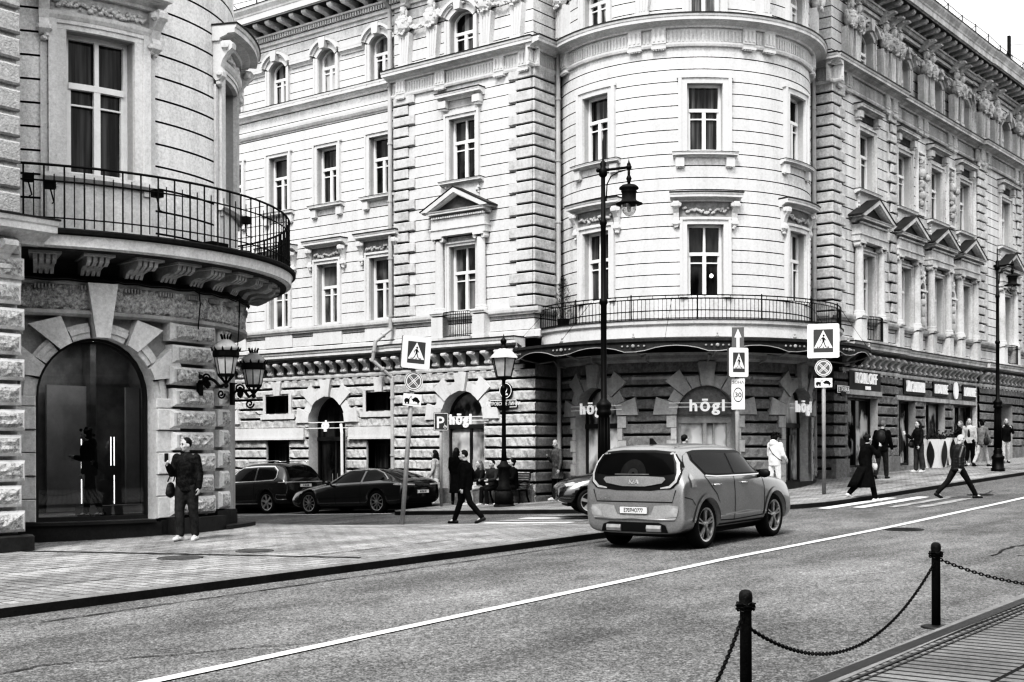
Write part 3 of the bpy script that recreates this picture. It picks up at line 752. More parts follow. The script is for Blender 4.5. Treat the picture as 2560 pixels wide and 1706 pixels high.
def parapet_belt(root, fr, a0, a1, m='plaster', mt='trim'):
    mb = MB(); mb.strip(fr, [(0, 5.76), (.08, 5.76), (.14, 5.82), (.16, 5.90), (.16, 5.95), (0, 5.95)], a0, a1)
    mb.strip(fr, [(0, 5.045), (.07, 5.045), (.07, 5.22), (0, 5.26)], a0, a1)
    c = mb.build('belt_course', mt, root)
    mk = MB(); mk.strip(fr, [(0, 5.742), (.10, 5.742), (.10, 5.759), (0, 5.759)], a0, a1); mk.build('belt_shadow_gap', 'trim_dark', c)
def quoins(root, fr, a_edge, sgn, z0, z1, wide=.92, narrow=.64, both=None, start=5.96, m='quoin'):
    mb = MB(); k = 0; z = start
    while z < z1 - .2:
        w = wide if k % 2 == 0 else narrow
        a, b = sorted((a_edge, a_edge + sgn * w)); mb.block(fr, a, b, 0, .085, z + .045, z + C - .012, .02)
        if both: fr2, e2, s2, w2 = both; a, b = sorted((e2, e2 + s2 * w2)); mb.block(fr2, a, b, 0, .085, z + .045, z + C - .012, .02)
        z += C; k += 1
    q = mb.build('quoin_strip', m, root); mj = MB(); a, b = sorted((a_edge, a_edge + sgn * narrow)); mj.box(fr, a, b, 0, .014, start, z)
    if both: fr2, e2, s2, w2 = both; a, b = sorted((e2, e2 + s2 * w2)); mj.box(fr2, a, b, 0, .014, start, z)
    mj.build('quoin_joint', 'joint', q)
def voussoirs(mb, fr, ac, r, zs, n, r1=.42, r2=.62, o=.13, ztop=None, gap=.0, key=.24, skip=()):
    """radial stones round an arch, alternately longer; the outer ones run up to the band above"""
    for i in range(n):
        if i in skip: continue
        t0, t1 = i / n, (i + 1) / n; mid = abs((i + .5) / n - .5) < .5 / n + 1e-6
        R = r + (r2 if i % 2 == 0 else r1)
        def pt(t, rr): return (ac - rr * math.cos(math.pi * t), zs + rr * math.sin(math.pi * t))
        tm = (t0 + t1) / 2; sh = .30 if i % 2 else .0
        a0, a1 = t0 + sh / n * .2, t1 - sh / n * .2
        P = [pt(a0, r - .01), pt(tm, r - .01), pt(a1, r - .01), pt(a1, R), pt(a0, R)]
        if ztop: P = [(a, min(z, ztop)) for a, z in P]
        mb.plate(fr, P, 0, o + (.05 if mid else (0 if i % 2 == 0 else -.04)))
# ------------------------------------------------------------------ the big corner building
CB = thing('corner_building', (35, 20, 0), 'pale four-storey corner building with a round tower, rusticated shop floor and long street fronts', 'building')
# ---- walls with their openings
W2, W3, W4 = (5.98, 8.08), (10.18, 12.14), (14.03, 15.28)
mainA = [29.74, 32.25, 34.73, 37.2, 39.7, 42.2, 44.7, 47.2]
proA = [26.05]
towA = [-3.43, 0., 3.45]
rwA = [41.25, 45.02, 48.35, 51.55, 56.42]
def up_holes(A, hw): return [h for a in A for h in (hole(a, hw, *W2), hole(a, hw - .01, *W3), hole(a, hw - .06, *W4, .26))]
def fill4(mb, fr, A, hw):
    for a in A:
        arch_fill(mb, fr, a, hw - .06, W4[1], .26)
HW = .50
def groove_wall(fr, a0, a1, A, hw, ztop=16.3, m='plaster'):
    mb = MB(); hs = up_holes(A, hw)
    wall(mb, fr, a0, a1, groove_prof(5.0, 13.2, 5.96), hs); wall(mb, fr, a0, a1, groove_prof(13.2, ztop, 13.96), hs); fill4(mb, fr, A, hw)
    mb.build('wall', m, CB)

groove_wall(LW, 23.25, 28.98, proA, .55); groove_wall(LWM, 28.98, 56, mainA, HW)
groove_wall(TW, -5.75, 6.65, towA, .53, 16.6)
mb = MB(); wall(mb, RA, 31.3, 33.0, groove_prof(5.0, 16.6, 5.96)); mb.build('wall', 'plaster', CB); mb = MB(); wall(mb, RB, 16.83, 17.95, groove_prof(5.0, 16.6, 5.96)); mb.build('wall', 'plaster', CB)
groove_wall(RW, 38.5, 43.88, rwA[:1], .62, m='plaster_grimy_shaded'); groove_wall(RWM, 43.88, 52.72, rwA[1:4], .62, m='plaster_grimy_shaded'); groove_wall(RW, 52.72, 58.7, rwA[4:], .62, m='plaster_grimy_shaded')
groove_wall(RWM, 58.7, 78, [62, 65.4, 68.8], .6, m='plaster_grimy_shaded')
for fr, a in ((LW, 28.98), (RW, 43.88), (RW, 52.72), (RW, 58.7)):
    mb = MB(); mb.quad(fr(a, .0, -1), fr(a, -.2, -1), fr(a, -.2, 17), fr(a, .0, 17)); mb.build('wall', 'plaster', CB)
mb = MB()
# closed back so that no daylight comes through
for q in ([(31.9, 56), (31.9, 26), (36, 22.0), (41, 17.6), (78, 17.6)],):
    for (x1, y1), (x2, y2) in zip(q, q[1:]): mb.quad((x1, y1, -2), (x2, y2, -2), (x2, y2, 17), (x1, y1, 17))
mb.build('inner_wall', 'room', CB)
# ---- upper windows
for a in mainA:
    w = make_window(CB, LWM, a, HW, *W2); surround(w, LWM, a, HW, *W2); hood_console(w, LWM, a, HW, 8.86)
    w = make_window(CB, LWM, a, HW - .01, *W3); surround(w, LWM, a, HW - .01, *W3, ear=.05); sill(w, LWM, a, HW, 10.12)
    w = make_window(CB, LWM, a, HW - .06, *W4, .26, tf=.72, pane=random.choice(['pane_pale', 'pane_curtain'])); surround(w, LWM, a, HW - .06, W4[0], W4[1], .26, wd=.16, key=True)
for fr, A, hw in ((LW, proA, .55), (RW, rwA[:1], .62), (RWM, rwA[1:4], .62), (RW, rwA[4:], .62)):
    tm = 'trim' if fr is LW else 'trim_grimy_shaded'
    for a in A:
        w = make_window(CB, fr, a, hw, *W2, topmull=True, tf=.60); surround(w, fr, a, hw, *W2, wd=.13, m=tm)
        pediment(CB, fr, a, hw, 8.38, 5.95, tm)
        w = make_window(CB, fr, a, hw - .01, *W3, topmull=True, tf=.62); surround(w, fr, a, hw - .01, *W3, m=tm); hood_flat(w, fr, a, hw, 12.92, mt=tm); sill(w, fr, a, hw, 10.14, brackets=False)
        mb = MB(); mb.box(fr, a - hw - .12, a + hw + .12, 0, .05, 9.3, 10.01)
        lumps(mb, fr, a + hw + .05, a + hw + .15, 9.75, .5, .05, 8, .05); lumps(mb, fr, a - hw - .15, a - hw - .05, 9.75, .5, .05, 8, .05); mb.build('apron_panel', 'trim', CB)
        w = make_window(CB, fr, a, hw - .06, *W4, .26, tf=.66, pane=random.choice(['pane_pale', 'pane_curtain'])); surround(w, fr, a, hw - .06, W4[0], W4[1], .26, wd=.17, key=True, m=tm)
for i, a in enumerate(towA):
    w = make_window(CB, TW, a, .53, *W2, topmull=True, tf=.60, pane='pane_dark' if i == 1 else 'pane_fold'); surround(w, TW, a, .53, *W2, wd=.20); hood_console(w, TW, a, .53, 8.94, fz=.42)
    w = make_window(CB, TW, a, .52, *W3, pane='pane_fold'); surround(w, TW, a, .52, *W3, wd=.24, ear=.05); sill(w, TW, a, .52, 10.13, ext=.40)
    w = make_window(CB, TW, a, .47, *W4, .26, tf=.72); surround(w, TW, a, .47, W4[0], W4[1], .26, wd=.17, key=True)
# a lit wall lamp seen through the middle window of the tower
mb = MB(); mb.ball(TW(.22, -.20, 6.62), (.055, .055, .06)); lamp_w = mb.build('window_lamp', 'tube', CB)
# ---- horizontals
mid_cornice(CB, LW, 23.0, 29.15, tri=(23.55, 24.5, 26.9, 28.6))
mid_cornice(CB, RA, 30.9, 32.9, tri=()); mid_cornice(CB, RB, 16.4, 17.9, tri=())
mid_cornice(CB, TW, -5.75, 6.65, tri=(-4.9, -2.0, -1.3, 1.3, 2.0, 4.9), p=.5)
mid_cornice(CB, RW, 38.1, 44.0, tri=(38.85, 39.6, 42.9, 43.6), mt='trim_grimy_shaded'); mid_cornice(CB, RWM, 44.0, 52.6, tri=(46.4, 47.0, 49.6, 50.2), mt='trim_grimy_shaded'); mid_cornice(CB, RW, 52.6, 58.8, tri=(53.2, 54, 57.7, 58.4), mt='trim_grimy_shaded'); mid_cornice(CB, RWM, 58.8, 78, tri=(), mt='trim_grimy_shaded')
mb = MB(); moulding(mb, LWM, 29.15, 56, 13.62, 13.92, .30); mb.strip(LWM, [(0, 12.98), (.06, 12.98), (.12, 13.06), (.14, 13.14), (0, 13.18)], 28.98, 56)
for k in range(44): mb.ball(LWM(29.5 + k * .6, .30, 13.86), .03, lo=True)
c = mb.build('mid_cornice', 'trim', CB); mk = MB(); mk.box(LWM, 29.1, 56, 0, .32, 13.922, 13.95); mk.build('cornice_flashing', 'ledge_top', c)
for a, b in zip([28.98] + mainA, mainA + [56]):
    p0 = a + (.70 if a != 28.98 else 0); p1 = b - (.70 if b != 56 else 0)
    if p1 > p0: mb = MB(); moulding(mb, LWM, p0, p1, 15.16, 15.40, .17); mb.build('eyebrow_course', 'trim', CB)
for fr, a0, a1 in ((LW, 23.0, 28.98), (LWM, 28.98, 56), (RA, 31.2, 32.4), (RB, 16.6, 17.6), (RW, 38.3, 43.9), (RWM, 43.88, 52.72), (RW, 52.7, 58.7), (RWM, 58.7, 78)): parapet_belt(CB, fr, a0, a1, mt='trim_grimy_shaded' if fr in (RW, RWM) else 'trim')
for fr, a0, a1 in ((LW, 23.6, 28.98), (LWM, 28.98, 56), (RW, 39.0, 43.9), (RWM, 43.88, 52.72), (RW, 52.7, 58.7), (RWM, 58.7, 78)): base_cornice(CB, fr, a0, a1, mt='trim_grimy_shaded' if fr in (RW, RWM) else 'trim')
for a in rwA[1:4]:
    for s in (-1, 1): mb = MB(); pedestal(mb, RWM, a + s * .92, .42, 5.05, 5.95, .30); mb.build('pedestal', 'trim_grimy_shaded', CB)
for fr, a, hw in ((LW, proA[0], .55), (RW, rwA[0], .62), (RW, rwA[4], .62)):
    for s in (-1, 1): mb = MB(); pedestal(mb, fr, a + s * (hw + .30), .46, 5.05, 5.95, .32); mb.build('pedestal', 'trim', CB)
for a in mainA: mb = MB(); mb.box(LWM, a - .7, a + .7, 0, .06, 5.28, 5.75); mb.build('apron_panel', 'trim', CB)
for fr, a, hw in ((LW, proA[0], .55), (RW, rwA[0], .62), (RW, rwA[4], .62)):
    mb = MB(); n = 8
    pts = [fr(a - hw + 2 * hw * i / n, .34 + .14 * math.sin(math.pi * i / n), 5.95) for i in range(n + 1)]
    for z in (5.18, 5.86, 5.95): mb.tube([Vector((p.x, p.y, z)) for p in pts], .014, 5)
    for i in range(17):
        t = i / 16; p = fr(a - hw + 2 * hw * t, .34 + .14 * math.sin(math.pi * t), 0); mb.tube([(p.x, p.y, 5.14), (p.x, p.y, 5.95)], .011, 4)
    mb.build('window_railing', 'iron', CB)
    mb = MB(); mb.box(fr, a - hw - .1, a + hw + .1, 0, .5, 5.06, 5.15); mb.build('railing_slab', 'trim_dark', CB)
top_cornice(CB, LW, 23.25, 29.2); top_cornice(CB, LWM, 29.2, 56); top_cornice(CB, RW, 38.6, 52.0, mt='trim_grimy_shaded'); top_cornice(CB, RW, 52.0, 78, z=16.34, mt='trim_grimy_shaded'); top_cornice(CB, TW, -5.7, 6.6, z=16.6)
quoins(CB, LW, 23.25, 1, 5.96, 13.15, both=(RA, 31.3 - .085, 1, 1.1)); quoins(CB, LW, 28.98, -1, 5.96, 13.15)
quoins(CB, RW, 38.5, 1, 5.96, 13.15, both=(RB, 16.83 - .085, 1, .85)); quoins(CB, RW, 43.88, -1, 5.96, 13.15, wide=.75, narrow=.5)
quoins(CB, RW, 52.72, 1, 5.96, 13.15, wide=1.2, narrow=.9); quoins(CB, RW, 58.7, -1, 5.96, 13.15, wide=.8, narrow=.6)
# ---- statues and garlands of the top storey
for a in (28.35, 27.15, 24.95, 23.75): herm(CB, LW, a, 14.05, 16.1)
for a, b in ((28.35, 27.15), (27.15, 24.95), (24.95, 23.75)): swag(CB, LW, a, b, 15.62, .30 if abs(a - b) < 1.5 else -.1)
H = [39.5, 40.15, 42.5, 43.2, 43.75, 46.35, 47.0, 49.65, 50.3, 52.9, 53.5, 54.6, 57.6, 58.3]
for a in H: herm(CB, RW, a, 14.05, 16.1, 'trim_grimy_shaded')
for a, b in zip(H, H[1:]): swag(CB, RW, a, b, 15.66, .26 if abs(a - b) < 1.3 else -.06, n=14 if abs(a - b) < 1.3 else 26, mt='trim_grimy_shaded')
for a in (-4.9, -1.75, 1.75, 5.0): herm(CB, TW, a, 14.05, 16.1)
# ---- reliefs and niches of the main-street front
for a in (46.68, 49.95):
    mb = MB(); 
    for (x0, x1, z0, z1) in ((-.42, -.34, 10.25, 12.45), (.34, .42, 10.25, 12.45), (-.42, .42, 10.17, 10.25), (-.42, .42, 12.45, 12.53)): mb.box(RWM, a + x0, a + x1, 0, .10, z0, z1)
    r = mb.build('relief_frame', 'trim', CB)
    mb = MB(); lumps(mb, RWM, a - .1, a + .1, 11.5, 1.7, .05, 46, .085)
    for z, rr in ((12.2, .10), (11.7, .16), (11.3, .13), (10.9, .15), (10.6, .1)): mb.ball(RWM(a + random.uniform(-.06, .06), .10, z), (rr, rr, rr * 1.3))
    mb.ball(RWM(a + .16, .24, 11.55), (.12, .12, .14)); mb.build('relief_figure', 'trim_dark', r)
    mb = MB(); n = 10
    pts = [arcpt(a, .24, 7.45, .24, i / n) for i in range(n + 1)]
    for (p, z), (q, w_) in zip(pts, pts[1:]):
        mb.plate(RWM, [(p, z), (q, w_), (a + (q - a) * 1.45, 7.45 + (w_ - 7.45) * 1.45), (a + (p - a) * 1.45, 7.45 + (z - 7.45) * 1.45)], 0, .12)
    for s in (-1, 1): b, c = sorted((a + s * .24, a + s * .35)); mb.box(RWM, b, c, 0, .12, 6.0, 7.45)
    mb.box(RWM, a - .40, a + .40, 0, .16, 7.36, 7.43); lumps(mb, RWM, a - .2, a + .2, 8.02, .3, .06, 14, .08, sag=.12)
    nf = mb.build('niche', 'trim', CB)
    mb = MB(); pane_ = pane_quad(RWM, a, .235, 5.98, 7.44, .235, .012); pane_.build('niche_back', 'granite', nf)
    mb.ball(RWM(a, .09, 6.25), (.14, .12, .26)); mb.ball(RWM(a, .09, 6.62), (.15, .12, .26)); mb.ball(RWM(a, .09, 6.95), (.16, .12, .17)); mb.ball(RWM(a, .10, 7.22), (.085, .085, .11)); mb.box(RWM, a - .2, a + .2, 0, .2, 5.98, 6.05)
    for s in (-1, 1): mb.ball(RWM(a + s * .16, .1, 6.78), (.05, .05, .2), lo=True)
    mb.build('niche_statue', 'trim_dark', nf)
# ---- rusticated ground floor: side street
DA = .13
archP = (26.05, .90, 2.58)           # centre, radius, spring height
archD = (32.25, .90, 2.58); archE = (38.35, .95, 2.58)
sq = [(29.75, .60), (34.75, .60), (41.2, .6)]
hl = [hole(archP[0], archP[1], -1, archP[2], archP[1])]
mb = MB(); wall(mb, LW, 23.165, 28.98, pillow_prof(-.6, 4.06, 4.15), hl, DA, .028); arch_fill(mb, LW, *archP, archP[1], .05); mb.build('rustic_wall', 'rough_stone', CB)
hl = [hole(archD[0], .9, -1.2, 2.58, .9), hole(archE[0], .95, -1.3, 2.58, .95)] + [(a - h, a + h, 2.93, 3.55) for a, h in sq] + [(a - h, a + h, .15, 1.97) for a, h in sq]
mb = MB(); wall(mb, LWM, 28.98, 56, pillow_prof(-2.4, 4.06, 4.15), hl, DA, .028); arch_fill(mb, LWM, archD[0], .9, 2.58, .9, .05); arch_fill(mb, LWM, archE[0], .95, 2.58, .95, .05); mb.build('rustic_wall', 'rough_stone', CB)
for fr, a, h in ((LW, 26.05, .9), (LWM, 32.25, .9), (LWM, 38.35, .95)): mb = MB(); voussoirs(mb, fr, a, h, 2.58, 9, r1=.30, r2=.62, ztop=4.05, o=.15); reveal(mb, fr, a, h, -1.2, 2.58, h, .45, .1); mb.build('arch_stones', 'smooth_stone', CB)
for a, h in sq:
    mb = MB()
    reveal(mb, LWM, a, h, 2.93, 3.55, 0, .42, .1); reveal(mb, LWM, a, h, .15, 1.97, 0, .42, .1)
    mb.box(LWM, a - h - .28, a + h + .28, 0, .13, 2.72, 2.90); mb.plate(LWM, [(a - .16, 3.56), (a + .16, 3.56), (a + .22, 4.04), (a - .22, 4.04)], 0, .16)
    for s in (-1, 1): b, c = sorted((a + s * h, a + s * (h + .14))); mb.box(LWM, b, c, 0, .13, 2.9, 3.72); mb.box(LWM, a + s * .45 - .24, a + s * .45 + .24, 0, .14, 3.62, 3.72)
    mb.build('window_surround', 'smooth_stone', CB)
for a0, a1 in ((28.98, 31.15), (33.35, 37.2)): mb = MB(); mb.box(LWM, a0, a1, 0, .16, 2.06, 2.40); mb.box(LWM, a0, a1, 0, .20, 1.98, 2.06); mb.build('string_course', 'smooth_stone', CB)
for a, h in sq:
    w = make_window(CB, LWM, a, h, 2.93, 3.55, dep=.36, fm='dark_frame', lowbar=False, tf=.95, t=.05, pane='pane_dark', name='basement_window')
    w = make_window(CB, LWM, a, h, .15, 1.97, dep=.36, fm='dark_frame', lowbar=False, tf=.9, t=.06, pane='pane_fold', name='shop_window')
def arched_door(fr, a, h, z0, zs, dep, fm, pane, tr, name='shop_door'):
    mb = MB(); t = .07
    for s in (-1, 1):
        b, c = sorted((a + s * h, a + s * (h - t))); mb.box(fr, b, c, -dep, -dep + .08, z0, zs)
    mb.box(fr, a - h, a + h, -dep, -dep + .10, tr - .07, tr + .07); mb.box(fr, a - .04, a + .04, -dep, -dep + .08, z0, tr)
    n = 14; p0 = [arcpt(a, h, zs, h, i / n) for i in range(n + 1)]; p1 = [arcpt(a, h - t, zs, h - t, i / n) for i in range(n + 1)]
    for i in range(n): mb.plate(fr, [p0[i], p0[i + 1], p1[i + 1], p1[i]], -dep, -dep + .08)
    mb.box(fr, a - h, a + h, -dep, -dep + .09, z0, z0 + .16)
    d = mb.build(name, fm, CB); pane_quad(fr, a, h - .02, z0, zs, h - .02, -dep + .01).build('pane', pane, d)
    for s in (-1, 1): mh = MB(); mh.tube([fr(a + s * .12, -dep + .12, z0 + .8), fr(a + s * .12, -dep + .12, z0 + 1.5)], .015, 6); mh.build('handle', 'pole', d)
    return d
arched_door(LW, 26.05, .9, -.2, 2.58, .42, 'dark_frame', 'pane_bright', 2.35, name='display_window')
arched_door(LWM, 32.25, .9, -.7, 2.58, .42, 'dark_frame', 'pane_dark', 2.0); arched_door(LWM, 38.35, .95, -1., 2.58, .42, 'dark_frame', 'pane_dark', 2.0)
mb = MB(); mb.box(LW, 23.2, 28.98, 0, .17, -1., .38); mb.box(LWM, 28.98, 31.3, 0, .16, -1.4, .0); mb.box(LWM, 33.2, 37.3, 0, .16, -1.6, -.2); mb.box(LWM, 39.4, 56, 0, .16, -2.4, -.6); mb.build('plinth', 'plinth_shade_stone', CB)
# ---- tower ground floor under the canopy
hl = [hole(a, .84, -.5, 2.60, .84) for a in towA]
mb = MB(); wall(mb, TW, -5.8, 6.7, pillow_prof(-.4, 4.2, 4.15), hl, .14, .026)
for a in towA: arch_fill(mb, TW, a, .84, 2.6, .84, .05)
mb.build('rustic_wall', 'plinth_shade_stone', CB); mb = MB(); wall(mb, RA, 31.215, 32.9, pillow_prof(-.4, 4.2, 4.15), (), .22, .0); mb.build('rustic_wall', 'plinth_shade_stone', CB); mb = MB(); wall(mb, RB, 16.745, 17.9, pillow_prof(-.4, 4.2, 4.15), (), .22, .0)  # canopy shade painted into the tower and return walls
mb.build('rustic_wall', 'plinth_shade_stone', CB)
ts = mat('tower_shade_stone', .36, rough=.9, grain=.2, gs=26, blotch=.2, bs=1.2, streak=.15, bump=.3)  # arch stones darkened, canopy shade in their colour
for a in towA:
    mb = MB(); voussoirs(mb, TW, a, .84, 2.6, 9, r1=.32, r2=.66, ztop=4.10, o=.15); reveal(mb, TW, a, .84, 0, 2.6, .84, .4, .1)
    for s in (-1, 1):
        for k in range(7): b, c = sorted((a + s * .84, a + s * (1.0 if k % 2 else 1.12))); mb.box(TW, b, c, 0, .12, .1 + k * .355, .1 + k * .355 + .34)
    mb.plate(TW, [(a - .17, 3.46), (a + .17, 3.46), (a + .24, 4.12), (a - .24, 4.12)], 0, .22)
    mb.build('arch_stones', ts, CB)
mb = MB(); mb.strip(TW, [(0, 4.12), (.14, 4.12), (.22, 4.2), (.22, 4.30), (.3, 4.38), (0, 4.4)], -5.8, 6.7); mb.box(TW, -5.8, 6.7, 0, .10, 3.62, 3.70)
mb.build('tower_band', ts, CB)
mb = MB(); mb.box(TW, -5.8, 6.7, 0, .15, -.4, .62)
mb.build('plinth', 'granite', CB)
for i, a in enumerate(towA):
    if i == 1:
        d = MB(); dp = .36
        d.box(TW, a - .84, a + .84, -dp, -dp + .12, 2.36, 2.62)
        for x0, x1 in ((-.84, -.72), (-.05, .07), (.72, .84)): d.box(TW, a + x0, a + x1, -dp, -dp + .09, .3, 2.36)
        d.box(TW, a + .28, a + .33, -dp, -dp + .06, .3, 2.36)
        dd = d.build('shop_door', 'trim_dark', CB); pane_quad(TW, a, .82, .3, 2.4, 0, -dp + .02).build('pane', 'pane_bright', dd)
        d = MB(); pq = pane_quad(TW, a, .83, 2.6, 2.6, .83, -.10); pq.build('tympanum', mat('tympanum', .22, grain=.3, gs=24, blotch=.2), dd)
    else:
        d = arched_door(TW, a, .84, .5, 2.6, .34, 'dark_frame', 'pane_bright', 2.3, name='display_window')
# ---- balcony of the tower and the iron canopy under it
mb = MB(); mb.strip(TW, [(0, 4.66), (.86, 4.66), (.88, 4.72), (.88, 5.08), (.95, 5.14), (.97, 5.24), (0, 5.24)], -4.95, 5.85)
bal = mb.build('balcony', 'trim', CB)
mk = MB(); mk.box(TW, -4.97, 5.87, 0, .99, 5.242, 5.27); mk.build('balcony_flashing', 'ledge_top', bal)
mb = MB()
for z, r in ((5.30, .013), (5.84, .013), (5.94, .018)): rail(mb, TW, -4.95, 5.85, .90, z, r)
bars(mb, TW, -4.95, 5.85, .90, 5.27, 5.84, .098, .009)
for k in range(22):
    a = -4.95 + k * 10.8 / 21
    if k % 3 == 0: mb.tube([TW(a, .90, 5.25), TW(a, .90, 5.99)], .02, 6)
bars(mb, TW, -4.95, 5.85, .90, 5.84, 5.94, .30, .008)
mb.build('balcony_railing', 'iron', bal)
mb = MB(); ro = 1.74; A0, A1 = -5.44, 6.72; n = 90; prev = None
for i in range(n + 1):
    a = A0 + (A1 - A0) * i / n; ph = (a / 1.62) % 1.0
    zl = 4.30 + .16 * max(0, math.sin(math.pi * min(1, max(0, (ph - .12) / .76)))) ** .7
    cur = [TW(a, ro, zl), TW(a, ro, 4.56), TW(a, ro + .05, 4.58), TW(a, ro + .05, 4.66), TW(a, .5, 4.82), TW(a, 0, 4.86)]
    if prev:
        for j in range(5): mb.quad(prev[j], prev[j + 1], cur[j + 1], cur[j])
    prev = cur
can = mb.build('canopy', 'canopy', CB)
mb = MB()
for k in range(-3, 5):
    a = k * 1.62
    if A0 < a < A1:
        for q in (-2, -1, 0, 1, 2): mb.ball(TW(a + q * .11, ro + .02, 4.46), .035 if q else .06, lo=True)
        mb.tube([TW(a, .5, 4.3), TW(a, 1.0, 4.22), TW(a, 1.5, 4.32), TW(a, ro, 4.44)], .03, 6); mb.tube([TW(a, .10, 4.1), TW(a, .4, 4.15), TW(a, .5, 4.3)], .03, 6)
        mb.lathe(TW(a, ro, 4.66), [(.03, 0), (.05, .05), (.02, .09), (.03, .13), (.004, .17)], 7)
n = 60
edge = [TW(A0 + (A1 - A0) * i / n, ro + .03, 4.30 + .16 * max(0, math.sin(math.pi * min(1, max(0, (((A0 + (A1 - A0) * i / n) / 1.62 % 1.0) - .12) / .76)))) ** .7) for i in range(n + 1)]
mb.tube(edge, .016, 5); mb.build('canopy_ornament', 'pole', can)
mb = MB()
for a, b in ((-4.4, -5.2), (-2.9, -3.3), (-.9, -1.0), (2.6, 2.75), (5.0, 5.3)): mb.tube([TW(a, .9, 5.9), TW(b, ro, 4.66)], .007, 4)
mb.build('canopy_stay', 'iron', can)
# ---- main-street shop floor
shops = [(40.75, 1.25, .95, 3.28), (45.1, .82, .98, 3.30), (48.0, 1.05, 1.1, 3.30), (51.4, 1.4, 1.2, 3.30)]
hl = [(a - h, a + h, z0, z1) for a, h, z0, z1 in shops if a < 43.88]; hm = [(a - h, a + h, z0, z1) for a, h, z0, z1 in shops if a > 43.88]
mb = MB(); wall(mb, RW, 38.415, 43.88, pillow_prof(.2, 4.06, 4.15), hl, DA, .028); wall(mb, RWM, 43.88, 52.72, pillow_prof(.4, 4.06, 4.15), hm, DA, .028)
wall(mb, RW, 52.72, 58.7, pillow_prof(.6, 4.06, 4.15), [(55.0, 57.1, .6, 3.45)], DA, .028); wall(mb, RWM, 58.7, 78, pillow_prof(.6, 4.06, 4.15), [(61, 63.5, 1.5, 3.4), (66, 69, 1.5, 3.4)], DA, .028)
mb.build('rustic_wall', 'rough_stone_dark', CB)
mb = MB()
for a, h, z0, z1 in shops:
    fr = RW if a < 43.88 else RWM; reveal(mb, fr, a, h, z0, z1, 0, .28, .1)
mb.box(RW, 39.3, 42.3, 0, .14, 3.36, 3.52); mb.box(RWM, 44.0, 52.7, 0, .12, 3.32, 3.48)
reveal(mb, RW, 56.05, 1.05, .6, 3.45, 0, .55, .1)
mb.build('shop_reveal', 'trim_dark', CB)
mb = MB(); mb.box(RW, 38.4, 39.5, 0, .16, .2, 1.28); mb.box(RW, 39.5, 42.0, 0, .14, .2, .98); mb.box(RW, 42.0, 43.88, 0, .16, .2, 1.34); mb.box(RWM, 45.95, 46.9, 0, .16, .4, 1.45); mb.box(RWM, 46.9, 52.7, 0, .15, .4, 1.2); mb.box(RW, 52.72, 54.95, 0, .18, .6, 1.62); mb.box(RW, 57.15, 58.7, 0, .18, .6, 1.66); mb.box(RWM, 58.7, 78, 0, .16, .6, 1.7)
mb.box(RW, 39.5, 42.0, .14, .34, .3, .84); mb.box(RWM, 44.2, 46, 0, .3, .5, .99)
mb.build('plinth', 'plinth_shade_stone', CB)
for (a, h, z0, z1), pn in zip(shops, ('pane_shop', 'pane_shop', 'pane_shop', 'pane_shop')):
    fr = RW if a < 43.88 else RWM; mb = MB(); dp = .26; t = .06
    for x0, x1 in ((-h, -h + t), (h - t, h), (-.03, .03)): mb.box(fr, a + x0, a + x1, -dp, -dp + .09, z0, z1)
    mb.box(fr, a - h, a + h, -dp, -dp + .09, z1 - .08, z1); mb.box(fr, a - h, a + h, -dp, -dp + .09, z0, z0 + .1)
    w = mb.build('shop_window', 'dark_frame', CB); pane_quad(fr, a, h, z0, z1, 0, -dp + .02).build('pane', pn, w)
mb = MB(); mb.box(RW, 55.0, 57.1, -.52, -.46, .6, 3.45); mb.build('street_door', 'granite', CB)
for x0, x1, fr in ((61, 63.5, RWM), (66, 69, RWM)):
    mb = MB(); mb.box(fr, x0, x1, -.4, -.36, 1.5, 3.4); mb.build('shop_window', 'pane_shop', CB)
# ---- drain pipes
def pipe(pts, r=.065):
    mb = MB(); mb.tube(pts, r, 9)
    for p, q in zip(pts, pts[1:]):
        p, q = Vector(p), Vector(q); L_ = (q - p).length
        for k in range(int(L_ / 1.9) + 1):
            c = p + (q - p) * ((k + .35) * 1.9 / L_ if L_ > 1.9 else .5); mb.lathe(c, [(r * 1.3, -.03), (r * 1.3, .03)], 9, ax=q - p)
    mb.build('drain_pipe', 'pipe', CB)
pipe([RA(32.35, .16, 16.9), RA(32.35, .16, .6), RA(32.3, .3, .35)], .075); pipe([RB(17.35, .16, 16.9), RB(17.35, .16, 1.0), RB(17.3, .32, .72)], .075)
pipe([LWM(29.05, .9, 17.0), LWM(29.08, .75, 16.6), LWM(29.1, .22, 16.2), LWM(29.1, .22, 5.6), LWM(29.35, .68, 5.2), LWM(29.45, .72, 4.55), LWM(29.05, .2, 4.0), LWM(29.05, .2, -.1), LWM(29.05, .4, -.3)], .075)
pipe([RW(58.85, .16, 16.6), RW(58.85, .16, 1.3)], .07)
mb = MB(); mb.tube([LWM(31.35, .3, 2.5), LWM(31.25, .36, 2.2), LWM(31.22, .36, -.9)], .05, 8); mb.build('white_pipe', 'white_paint', CB)
